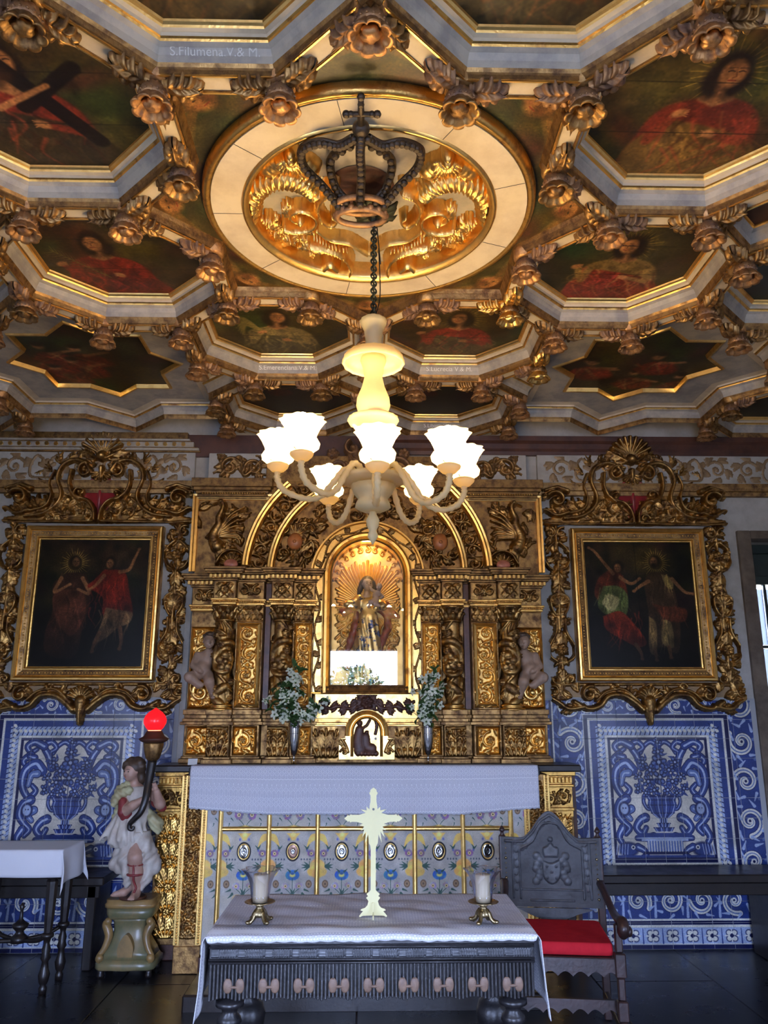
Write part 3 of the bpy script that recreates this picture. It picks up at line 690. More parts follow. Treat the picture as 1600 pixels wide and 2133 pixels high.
for q, a, l in (((548, 500), 1.2, .085), ((575, 520), 1.5, .09), ((605, 532), 1.7, .09), ((640, 540), 1.2, .07), ((530, 470), .8, .08), ((572, 484), 1.3, .09), ((606, 498), 1.9, .08), ((645, 510), 2.2, .07), ((522, 440), 2.4, .06), ((590, 548), 1.0, .07), ((620, 556), 1.5, .07), ((560, 465), .6, .07), ((655, 478), 2.6, .07)):
    z = Zp(*q); r.leaf(z[0], z[1], a, l, .045, .055, .5, 4); r.leaf(z[0], z[1], a+1.2, l*.8, .035, .045, -.5, 3); r.leaf(z[0], z[1], a-1.3, l*.7, .035, .04, .4, 3)
for q in ((648, 548), (545, 505), (585, 545)): r.dab(*Zp(*q), .020, .065)
for q in ((560, 455), (600, 470), (640, 470), (530, 490)): r.rosette(*Zp(*q), .024, 5, .06)
r.spiral(*Zp(660, 562), .04, 1, 1.2, 1, .010, .05)
r.mirror()
r.build('carved_ornament', G['goldb'], lambda x, z, h: (x, z, .098-h*1.25), medal, label='thick bright gilded shells and scrolls')
# dark crown over the opening, its cross towards the entrance
crown = empty('crown_ornament', (0, 0, 0)); crown.parent = medal
def Cp(px, py, z): v = onZ(px, py, BEAM_Z+z); return (v.x-C0[0], v.y-C0[1], z)
b = MB()
ringc = Cp(752, 432, -.03)
for z in (.03, -.015): b.tube([(ringc[0]+.105*math.cos(k*PI/16), ringc[1]+.06*math.sin(k*PI/16)+z, -.04-z*.6) for k in range(33)], .014, 8)
for k in range(9):
    a = PI+k*PI/8; b.ball((ringc[0]+.108*math.cos(a), ringc[1]+.065*math.sin(a)+.03, -.05), .016, 8, 6)
b.build('crown_base', G['bronze'], crown)
orb = Cp(752, 268, -.05)
def arch(pts):
    b = MB(); P_ = [Cp(*q) for q in pts]; P_ = [tuple(v) for v in curve(P_, 8)]; b.tube(P_, .019, 7, flat=.6)
    L = len(P_)
    for i in range(0, L, 2):
        b.ball((P_[i][0], P_[i][1], P_[i][2]-.013), .017, 7, 5)
    return b.build('crown_arch', G['black'], crown)
for s in (-1, 1):
    arch([(752+s*14, 285, -.06), (752+s*45, 300, -.05), (752+s*85, 294, -.03), (752+s*122, 310, .0), (752+s*118, 345, .02), (752+s*80, 385, .0), (752+s*48, 425, -.03)])
    arch([(752+s*6, 290, -.06), (752+s*62, 330, .04), (752+s*55, 385, .03), (752+s*30, 418, -.02)])
arch([(752, 285, -.07), (750, 320, -.10), (752, 365, -.09), (750, 420, -.06)])
b = MB(); b.ball(orb, .034, 14, 10); q = [Cp(752, 205, -.06), orb]; b.tube([Cp(752, 205, -.06), Cp(752, 232, -.06), orb], [.010, .012, .016], 8)
l_, r_ = Cp(721, 238, -.06), Cp(786, 238, -.06); b.tube([l_, r_], .010, 8)
for e in (l_, r_, Cp(752, 202, -.06)):
    b.ball(e, .015, 8, 6)
for e in (Cp(731, 238, -.06), Cp(775, 238, -.06), Cp(752, 218, -.06)): b.ball(e, .013, 8, 6)
b.build('crown_cross', G['black'], crown)
# dark painted boss seen through the opening
b = MB(); c = Zp(752, 405); b.lathe([(.15, .094), (.13, .088), (.10, .09), (.0, .086)], (c[0], c[1], 0), 32, cap=(False, True)); b.build('dark_boss', G['redwood'], medal)

# ------------------------------------------------------------------ chandelier
m, t, bs = new_mat('frosted_yellow_glass'); bs.inputs['Base Color'].default_value = (.92, .80, .50, 1); bs.inputs['Roughness'].default_value = .35
tr = N(t, 'ShaderNodeBsdfTranslucent'); tr.inputs[0].default_value = (.95, .80, .45, 1); mx = N(t, 'ShaderNodeMixShader'); mx.inputs[0].default_value = .5
t.links.new(bs.outputs[0], mx.inputs[1]); t.links.new(tr.outputs[0], mx.inputs[2]); t.links.new(mx.outputs[0], t.nodes['Material Output'].inputs[0]); G['frost'] = m
m, t, bs = new_mat('lit_shade_glass'); bs.inputs['Base Color'].default_value = (.95, .88, .66, 1); bs.inputs['Roughness'].default_value = .3
tr = N(t, 'ShaderNodeBsdfTranslucent'); tr.inputs[0].default_value = (.32, .28, .20, 1); mx = N(t, 'ShaderNodeMixShader'); mx.inputs[0].default_value = .72
t.links.new(bs.outputs[0], mx.inputs[1]); t.links.new(tr.outputs[0], mx.inputs[2]); t.links.new(mx.outputs[0], t.nodes['Material Output'].inputs[0]); G['shade'] = m
m, t, bs = new_mat('clear_ribbed_glass'); bs.inputs['Base Color'].default_value = (.86, .80, .60, 1); bs.inputs['Roughness'].default_value = .15; bs.inputs['Transmission Weight'].default_value = .5; bs.inputs['IOR'].default_value = 1.3; G['rib'] = m
m, t, bs = new_mat('glowing_bulb'); bs.inputs['Base Color'].default_value = (1, .9, .7, 1); bs.inputs['Emission Color'].default_value = (*BULB_COL, 1); bs.inputs['Emission Strength'].default_value = BULB_EMIT; G['bulb'] = m
G['verdi'] = mat('verdigris_bronze', (.045,.05,.028), .5, .5, (.02,.022,.014), 30, .3)
CH = Vector((0.02, 3.12, 0)); CHZ = 2.50
ch = empty('chandelier', (CH.x, CH.y, CHZ), label='pale glass chandelier with eight lit tulip shades hanging from the ceiling medallion', cat='chandelier')
b = MB(); topz = BEAM_Z+.03-CHZ
for k in range(14):
    a = 2*PI*k/14; R_ = .085+.012*(k % 2)
    pts = [(0, 0, topz-.01), (R_*.5*math.cos(a), R_*.5*math.sin(a), topz-.035), (R_*math.cos(a), R_*math.sin(a), topz-.025), (R_*1.2*math.cos(a), R_*1.2*math.sin(a), topz+.0)]
    b.tube(pts, [.014, .02, .024, .006], 6, flat=.35)
b.ball((0, 0, topz-.04), .03, 12, 8); b.lathe([(.05, topz+.02), (.06, topz-.01), (.02, topz-.05), (.012, topz-.09)], n=16)
b.build('ceiling_hook', G['verdi'], ch)
zt = onY(765, 665, CH.y).z-CHZ          # top of the glass body
n = 26; z0, z1 = topz-.08, zt+.0
for k in range(n):
    zc = z0+(z1-z0)*(k+.5)/n; ln = (z0-z1)/n*.72
    if k == 0:
        b = MB(); pts = []
        for q in range(17):
            a = 2*PI*q/16; pts.append((.012*math.cos(a), 0, ln*1.0*math.sin(a)))
        b.tube(pts, .0042, 6); link_me = b.mesh('chain_link', G['verdi'])
    link('chain_link', link_me, ch, (0, 0, zc), PI/2*(k % 2)+.3)
b = MB(); b.tube([tuple(q) for q in curve([(.012, 0, z0), (.030, 0, z0-.2), (.022, .01, z1+.35), (.028, 0, z1+.12), (.004, 0, z1)], 8)], .0028, 5); b.build('electric_wire', G['dark'], ch)
def zpx(y): return onY(765, y, CH.y).z-CHZ
PXM = 1650/3.25                                    # pixels per metre at the chandelier
def prof(rows): return [(r_/PXM, zpx(y)) for r_, y in rows]
b = MB(); b.lathe(prof([(24, 664), (29, 668), (27, 676), (20, 690), (17, 710), (17, 726)]), n=24, lobes=12, amp=.03); b.build('top_cup', G['frost'], ch)
b = MB(); b.lathe(prof([(14, 736), (40, 734), (58, 739), (66, 749), (67, 758), (64, 761), (60, 754), (48, 745), (14, 745)]), n=48, lobes=16, amp=.02); b.build('canopy_bowl', G['frost'], ch)
b = MB(); b.lathe(prof([(24, 735), (28, 752), (22, 768), (19, 785), (24, 805), (34, 828), (36, 845), (30, 865), (20, 878), (14, 884)]), n=28, lobes=14, amp=.012); b.build('baluster', G['frost'], ch)
b = MB(); b.lathe(prof([(12, 874), (40, 869), (53, 872), (54, 877), (50, 883), (36, 890), (18, 897), (12, 930), (14, 990)]), n=36, lobes=18, amp=.02); b.build('upper_dish', G['frost'], ch)
b = MB(); b.lathe(prof([(14, 985), (56, 990), (70, 996), (66, 1004), (40, 1008), (14, 1010)]), n=48, lobes=20, amp=.025); b.build('lower_dish', G['frost'], ch)
b = MB(); b.lathe(prof([(14, 1008), (46, 1012), (38, 1030), (30, 1040), (34, 1048), (36, 1058), (24, 1064), (10, 1066)]), n=36, lobes=14, amp=.03); b.build('hub_cup', G['frost'], ch)
b = MB(); b.lathe(prof([(5, 1062), (8, 1072), (14, 1084), (12, 1096), (7, 1106), (10, 1112), (11, 1118), (6, 1126), (1.5, 1134)]), n=18); b.build('drop_finial', G['frost'], ch)
b = MB(); b.lathe([(r_*1.02, z-.004) for r_, z in prof([(11, 930), (11, 1000)])], n=14); b.build('centre_rod', G['verdi'], ch)
# arms: reach, and how high each tulip cup sits (arms have sagged unevenly)
def shade_mesh():
    b = MB(); pr = [(.026, 0), (.048, .005), (.064, .018), (.068, .036), (.060, .050), (.052, .057), (.056, .072), (.068, .098), (.081, .121, .05), (.086, .127, .07), (.081, .125, .06)]
    pr = [q if len(q) > 2 else (*q, 0.012) for q in pr]
    b.lathe(pr, n=60, lobes=10, cap=(False, False)); return b.mesh('tulip_shade', G['shade'])
SHADE = shade_mesh()
b = MB(); b.lathe([(.010, -.034), (.026, -.030), (.042, -.014), (.045, -.004), (.030, .0), (.012, .002)], n=24, lobes=12, amp=.02); CUP = b.mesh('drip_cup', G['frost'])
b = MB(); b.lathe([(.026, 0), (.030, .001), (.032, .006), (.026, .007)], n=24, cap=(False, False))
for k in range(3):
    a = 2*PI*k/3; b.tube([(.030*math.cos(a), .030*math.sin(a), .004), (.050*math.cos(a), .050*math.sin(a), .006)], .0022, 5)
HOLD = b.mesh('shade_holder', G['verdi'])
b = MB(); b.lathe([(.004, .006), (.013, .02), (.014, .05), (.026, .085), (.031, .115), (.026, .140), (.014, .155), (.003, .160)], n=18); BULB = b.mesh('bulb', G['bulb'])
ARMS = [(2, .39, -.07), (47, .39, -.035), (92, .375, -.005), (146, .375, -.005), (180, .37, .0), (212, .37, -.005), (272, .39, .045), (317, .395, .005)]
for deg, rch, dz in ARMS:
    a = math.radians(deg)-PI/2; ca, sa = math.cos(a), math.sin(a); zc = zpx(992)+dz
    pts = curve([(.03, zpx(1018)), (.07, zpx(985)), (.115, zpx(978)), (.16, zpx(1005)), (.215, zpx(1045)+dz*.4), (.28, zpx(1058)+dz*.8), (rch-.028, zpx(1046)+dz), (rch, zpx(1022)+dz), (rch, zc-.03)], 7)
    path = [(r_*ca, r_*sa, z) for r_, z in pts]; b = MB()
    b.tube(path, [.0125+.0022*math.cos(i*2.1) for i in range(len(path))], 8); arm = b.build('arm', G['frost'], ch)
    pos = (rch*ca, rch*sa, zc); link('drip_cup', CUP, arm, pos); link('shade_holder', HOLD, arm, pos); link('tulip_shade', SHADE, arm, pos, a); link('bulb', BULB, arm, pos)

# ------------------------------------------------------------------ cornice, frieze and tiled dado of the back wall
def zat(y, Y, x=765): return onY(x, y, Y).z
def xat(px, y, Y): return onY(px, y, Y).x
CT = BEAM_Z-.006
# right: plain stepped red-brown cornice; left: grey-gold moulding with hexagon blocks that ends in a step
b = MB(); zc = zat(944, 6.0, 1300)
b.sweep([(SIDE_X, 6.1, zc), (.05, 6.1, zc)], [(0, 0), (0, .03), (.03, .035), (.05, .05), (.09, .055), (.11, .075), (CT-zc, .08), (CT-zc, 0)], up=Vector((0, -1, 0)))
b.build('trim_2', [G['redwood']], kind='structure', label='plain reddish brown cornice above the right-hand painting')
b = MB(); zl0, zl1 = zat(947, 6.04, 200), zat(936, 6.0, 200); xe = xat(410, 920, 6.0)
b.sweep([(.0, 6.1, zl0), (-SIDE_X, 6.1, zl0)], [(0, 0), (0, .03), (.05, .035), (CT-zl0, .045), (CT-zl0, 0)], up=Vector((0, -1, 0)))
cor = b.build('trim_3', [G['redwood']], kind='structure', label='cornice above the left-hand painting with a row of hexagon blocks')
b = MB()
zs = [zl1, zl1+.012, zl1+.03, zl1+.034, zl1+.075, zl1+.08, zl1+.095, CT-.0]
ot = [.046, .062, .066, .074, .078, .095, .10, .112]; steps = [xe+.02, xe+.01, xe, xe-.03, xe-.04, xe-.06, xe-.075, xe-.09]
for k in range(7):
    b.box(-SIDE_X, steps[k], 6.1-ot[k], 6.1-.02, zs[k], zs[k+1]-.0004, (1, 0, 1, 0, 1, 0, 1)[k])
b.build('dentil_moulding', [G['grey'], G['goldd']], cor)
b = MB(); b.prism([(.018*math.cos(k*PI/3), .018*math.sin(k*PI/3)) for k in range(6)], -.012, .0); hx = b.mesh('hexagon_block', [G['goldb']])
for k in range(27): link('hexagon_block', hx, cor, (xe-.11-k*.072, 6.1-.072, zl1+.055))
# frieze board with scrollwork and the gilt rail under it
for side in (-1, 1):
    xa = [xat(405, 975, 6.05), xat(1120, 975, 6.05)][side > 0]; ye = side*SIDE_X
    z0, z1 = zat(1004, 6.05), zat(944, 6.05)-.002
    b = MB(); b.bbox(min(xa, ye), max(xa, ye), 6.06, 6.105, z0, z1, .003); fr = b.build('trim_%d' % (4 if side < 0 else 5), G['plaster'], kind='structure', label='white frieze board with ochre scrollwork above the %s-hand painting' % ('left' if side < 0 else 'right'))
    b = MB(); b.sweep([(max(xa, ye), 6.1, zat(1029, 6.05)), (min(xa, ye), 6.1, zat(1029, 6.05))], [(0, 0), (0, .045), (.03, .055), (.04, .05), (.075, .06), (z0-zat(1029, 6.05), .062), (z0-zat(1029, 6.05), 0)], up=Vector((0, -1, 0)))
    b.build('gilt_rail', G['goldd'], fr)
    r = Relief(min(xa, ye)+.02, max(xa, ye)-.02, z0+.01, z1-.01, .006); zc = (z0+z1)/2; n = 9; st = (max(xa, ye)-min(xa, ye)-.1)/n
    for k in range(n):
        x = min(xa, ye)+.06+st*(k+.5); H = (z1-z0)*.40
        if k % 3 == 1:
            for s in (-1, 1):
                r.stroke(curve([(x, zc-H), (x+s*H*1.2, zc-H*.9), (x+s*H*1.35, zc), (x+s*H*.9, zc+H*.9), (x+s*H*.3, zc+H*.6)], 6), .008, .008); r.leaf(x+s*H*1.2, zc+.02, 1.57-s*.9, .06, .03, .007)
            r.shell(x, zc-H*.2, H*.7, .6, 2.54, 5, .008); r.leaf(x, zc-H*.9, 1.57, .07, .04, .008)
        else:
            s = 1 if k % 3 == 0 else -1
            r.spiral(x, zc, H*.85, .5 if s > 0 else 2.6, 1.3, s, .010, .010); 
            for q in range(5): r.leaf(x+H*.8*math.cos(q*1.25), zc+H*.8*math.sin(q*1.25), q*1.25+.9*s, .07, .045, .008, .5*s, 3)
    r.build('painted_scrollwork', G['ochre'], on_wall(6.0595), fr)

# --- blue and white tiles
D_, B_, MD, LT, WH = (.075,.10,.27), (.17,.24,.47), (.34,.42,.62), (.62,.68,.80), (.84,.83,.78)
def azulejo():
    S = 400.0; W2, H2 = 1.0, 1.75; p = Paint(int(2*W2*S), int(H2*S), B_); X = lambda u: (u+W2)*S; Z = lambda z: (H2-z)*S
    def L(pts, w0, c, w1=None): p.line([(X(a), Z(z)) for a, z in pts], w0*S, c, None if w1 is None else w1*S)
    def rect(a, c, d, e, col): p.poly([(X(a), Z(d)), (X(c), Z(d)), (X(c), Z(e)), (X(a), Z(e))], col)
    def frame(a, z0, z1, t, col):
        rect(-a, a, z0, z0+t, col); rect(-a, a, z1-t, z1, col); rect(-a, -a+t, z0, z1, col); rect(a-t, a, z0, z1, col)
    def swirl(cx, cz, R, a0, dr):
        pts = spiral(cx, cz, R, a0, 1.35, dr, .18); L(pts, R*.46, D_, R*.28); L(pts, R*.38, WH, R*.20); L(pts, R*.09, MD, R*.03)
        for k in range(7):
            a = a0+k*.9*dr; q = (cx+R*1.05*math.cos(a), cz+R*1.05*math.sin(a)); e = (cx+R*1.38*math.cos(a+.35*dr), cz+R*1.38*math.sin(a+.35*dr))
            L([q, e], R*.22, LT, R*.06)
        p.ell(X(cx), Z(cz), R*.2*S, R*.2*S, WH); p.ell(X(cx), Z(cz), R*.09*S, R*.09*S, D_)
    # scroll borders at the sides
    for s in (-1, 1):
        for k, z in enumerate((1.66, 1.40, 1.12, .845, .57, .30)):
            for u in (.635, .92): swirl(s*u, z, .106, .8+k*1.1+u, s if k % 2 else -s)
        for z in np.arange(.44, 1.7, .139): L([(s*.72, z), (s*.78, z+.07)], .02, MD, .006); L([(s*.57, z), (s*.55, z+.06)], .018, LT, .005)
        rect(s*.775-.006, s*.775+.006, 0, H2, WH); rect(s*.79-.008, s*.79+.008, 0, H2, D_)
    for k in range(7): swirl(-.52+k*.17, 1.665, .062, k*1.3, 1 if k % 2 else -1)
    rect(-.55, .55, .46, 1.60, D_); frame(.55, .46, 1.60, .006, WH); rect(-.515, .515, .48, 1.570, WH); rect(-.497, .497, .50, 1.552, B_)
    # twisted leaf strip
    frame(.455, .53, 1.51, .062, LT)
    for s in (-1, 1):
        for z in np.arange(.55, 1.5, .035):
            L([(s*.454, z), (s*.425, z+.012), (s*.396, z+.038)], .007, D_, .004); p.ell(X(s*.425), Z(z+.022), 6, 4.5, WH, .6)
    for u in np.arange(-.44, .44, .035):
        for z in (1.479, .561):
            L([(u, z-.03), (u+.012, z), (u+.038, z+.03)], .007, D_, .004); p.ell(X(u+.022), Z(z), 6, 4.5, WH, .6)
    rect(-.392, .392, .55, 1.447, WH); rect(-.372, .372, .565, 1.430, D_); rect(-.352, .352, .60, 1.412, (.78,.76,.71))
    # the picture: vase of flowers between scrolling leaves, mirrored
    for s in (-1, 1):
        def C(pts, w0, w1, c=B_, edge=D_):
            q = [(s*a, z) for a, z in curve(pts, 7)]; L(q, w0+.012, edge, w1+.010); L(q, w0, c, w1); L(q, w0*.3, LT, w1*.2)
        C([(.0, 1.37), (.05, 1.40), (.10, 1.37), (.13, 1.32)], .03, .02)
        C([(.13, 1.22), (.16, 1.30), (.20, 1.37), (.15, 1.40), (.11, 1.36), (.15, 1.33)], .05, .02)
        C([(.20, 1.37), (.27, 1.40), (.32, 1.37), (.29, 1.33), (.25, 1.35)], .05, .025)
        C([(.29, 1.31), (.34, 1.27), (.31, 1.22)], .05, .02); C([(.26, 1.29), (.30, 1.30)], .04, .03)
        C([(.20, 1.20), (.25, 1.25), (.32, 1.20), (.33, 1.10), (.28, 1.02), (.23, 1.06), (.26, 1.10)], .07, .025)
        C([(.23, 1.18), (.27, 1.17), (.29, 1.10)], .05, .03, MD)
        C([(.26, 1.0), (.31, .97), (.33, .90), (.29, .84), (.25, .80), (.28, .76)], .06, .03); C([(.23, .93), (.27, .90), (.24, .86)], .05, .03, MD)
        p.ell(X(s*.28), Z(.93), 17, 20, D_); p.ell(X(s*.28), Z(.93), 12, 15, LT)
        for d in (-4, 4): p.ell(X(s*.28)+d, Z(.935), 2, 2, D_)
        C([(.13, .87), (.17, .85), (.20, .80), (.16, .76), (.13, .80)], .055, .03); C([(.08, .74), (.13, .73), (.20, .73)], .05, .03); C([(.30, .80), (.33, .74), (.30, .68)], .05, .03)
        # dolphin heads at the base
        p.ell(X(s*.27), Z(.655), 30, 20, D_); p.ell(X(s*.27), Z(.655), 26, 16, B_); C([(.20, .67), (.16, .65), (.14, .62), (.17, .605)], .045, .02)
        p.ell(X(s*.235), Z(.668), 6, 6, WH); p.ell(X(s*.235), Z(.668), 3, 3, D_)
        for k in range(5): L([(s*(.27+.02*k), .69), (s*(.28+.02*k), .62)], .005, LT)
        # vase handles, stems, flowers
        C([(.085, 1.01), (.12, 1.03), (.135, .98), (.11, .93), (.075, .93)], .022, .012)
    rg = random.Random(4)
    fl = [(0, 1.33, .045), (.0, 1.255, .06), (-.07, 1.20, .045), (.07, 1.20, .045), (-.12, 1.255, .042), (.12, 1.255, .042), (-.155, 1.15, .04), (.155, 1.15, .04), (-.09, 1.12, .045), (.09, 1.12, .045), (0, 1.15, .055), (-.17, 1.07, .038), (.17, 1.07, .038), (-.05, 1.06, .04), (.05, 1.06, .04), (0, 1.40, .035), (-.115, 1.04, .035), (.115, 1.04, .035)]
    for x, z, R in fl: L(curve([(0, 1.0), (x*.6, (1.0+z)/2), (x, z)], 5), .008, D_)
    for x, z, R in fl:
        for k in range(6):
            a = k*1.047+rg.random(); p.ell(X(x+R*.62*math.cos(a)), Z(z+R*.62*math.sin(a)), R*.42*S, R*.34*S, D_, -a); p.ell(X(x+R*.62*math.cos(a)), Z(z+R*.62*math.sin(a)), R*.26*S, R*.18*S, MD, -a)
        p.ell(X(x), Z(z), R*.4*S, R*.4*S, D_); p.ell(X(x), Z(z), R*.2*S, R*.2*S, LT)
        for k in range(3):
            a = rg.uniform(0, 6.28); L([(x+R*math.cos(a), z+R*math.sin(a)), (x+R*1.5*math.cos(a+.3), z+R*1.5*math.sin(a+.3))], .018, B_, .004)
    for z0, z1, a, c in ((.99, 1.015, .115, .10), (.955, .99, .10, .108), (.90, .955, .108, .085), (.865, .90, .085, .04), (.83, .865, .028, .028), (.80, .83, .05, .035), (.775, .80, .075, .06)):
        p.poly([(X(-a), Z(z1)), (X(a), Z(z1)), (X(c), Z(z0)), (X(-c), Z(z0))], B_); L([(-a, z1), (a, z1)], .006, D_)
        for k in range(-3, 4): L([(a*k*.28, z1), (c*k*.28, z0)], .005, LT if k % 2 else D_)
    rect(-.20, .20, .735, .765, B_); rect(-.17, .17, .71, .735, LT); rect(-.13, .13, .64, .71, MD); rect(-.16, .16, .62, .64, D_); rect(-.35, .35, .600, .615, B_)
    for k in range(-6, 7): L([(k*.02, .64), (k*.02, .71)], .006, WH)
    # lower courses
    rect(-1, 1, .195, .46, B_)
    for k in range(9): swirl(-.92+k*.23, .315, .092, k*1.9, 1 if k % 2 else -1)
    for k in range(9): L([(-.80+k*.23, .21), (-.79+k*.23, .44)], .02, LT, .005)
    rect(-1, 1, .183, .197, WH); rect(-1, 1, .158, .183, D_); rect(-1, 1, .140, .158, WH); rect(-1, 1, .030, .140, LT); rect(-1, 1, 0, .030, D_); rect(-1, 1, .030, .038, WH)
    for k in range(15):
        x = -.98+k*.14
        for q in range(4):
            a = q*PI/2+PI/4; p.ell(X(x+.026*math.cos(a)), Z(.087+.026*math.sin(a)), 9.5, 8.5, D_); p.ell(X(x+.027*math.cos(a)), Z(.087+.027*math.sin(a)), 7, 6, WH)
            a -= PI/4; L([(x+.02*math.cos(a), .087+.02*math.sin(a)), (x+.05*math.cos(a), .087+.04*math.sin(a))], .012, WH, .006)
        p.ell(X(x), Z(.087), 5, 5, D_); L([(x+.07, .04), (x+.07, .135)], .01, B_, .004)
    p.noise(.05, 2); p.noise(.07, 30); p.a = np.clip(p.a, 0, 1); return p.a
AZ = azulejo()
TW, TH, DT = .1465, .1390, 1.712
grout = mat('tile_grout', (.34,.35,.36), .8)
for side, ax in ((-1, -2.160), (1, 2.160)):
    mt = image_mat('blue_and_white_tile', AZ, .22, .5, .05, 'POS', (ax-1.0, ax+1.0, 0, 1.75))
    lo, hi = (-SIDE_X, -1.395) if side < 0 else (1.02, 2.945)
    b = MB(); b.box(lo, hi, WALL_Y-.006, WALL_Y+.01, 0, DT)
    dado = b.build('trim_%d' % (6 if side < 0 else 7), grout, kind='structure', label='blue and white tile dado with a flower vase panel on the %s of the altar' % ('left' if side < 0 else 'right'))
    b = MB(); g = .0009; e = .0025; x0, x1, z0, z1 = -TW/2+g, TW/2-g, -TH/2+g, TH/2-g
    i = b.add([(x0, -.006, z0), (x1, -.006, z0), (x1, -.006, z1), (x0, -.006, z1)]); k = b.add([(x0+e, -.0085, z0+e), (x1-e, -.0085, z0+e), (x1-e, -.0085, z1-e), (x0+e, -.0085, z1-e)])
    b.face(range(k, k+4)); 
    for q in range(4): b.face((i+q, i+(q+1) % 4, k+(q+1) % 4, k+q))
    tm = b.mesh('tile', [mt])
    xg = ax+TW*.5-math.floor((ax-lo)/TW+.5)*TW; n = 0
    while xg+TW*.5 < hi+.02:
        if xg-TW*.5 > lo-.02 and (side > 0 or xg > -3.05):
            for k in range(12):
                z = .030+TH*(k+.5)
                o = link('tile', tm, dado, (xg, WALL_Y+random.uniform(-.0006, .0006), z)); o.rotation_euler = (random.gauss(0, .004), 0, random.gauss(0, .004)); n += 1
            o = link('tile', tm, dado, (xg, WALL_Y, .015)); o.scale = (1, 1, .2)
        xg += TW
# white plaster edge between tiles and altarpiece, and at the window
b = MB(); b.bbox(-1.392, -1.345, WALL_Y-.02, WALL_Y+.01, 0, 3.28, .003); b.build('trim_8', G['plaster'], kind='structure')
b = MB(); b.bbox(2.95, 3.03, WALL_Y-.012, WALL_Y+.01, 0, 1.75, .004); b.build('trim_9', G['plaster'], kind='structure')

# ------------------------------------------------------------------ the two dark benches along the wall
def bench(x0, x1, label, legs):
    t = empty('wall_bench', ((x0+x1)/2, 5.86, 0), label=label, cat='bench'); h = (x1-x0)/2
    b = MB(); b.bbox(-h, h, -.19, .17, .505, .560, .008); b.build('seat', G['dark'], t)
    b = MB(); b.bbox(-h+.03, h-.03, -.17, -.14, .43, .505, .004); b.build('apron', G['dark'], t)
    for x in legs:
        b = MB(); b.bbox(x-t.location.x-.03, x-t.location.x+.03, -.17, .15, 0, .505, .006); b.build('leg', G['dark'], t)
    return t
bench(1.30, 3.30, 'long dark wooden wall bench under the right-hand tile panel', (1.36, 2.72))
bench(-3.40, -1.72, 'long dark wooden wall bench under the left-hand tile panel', (-3.2, -1.80))

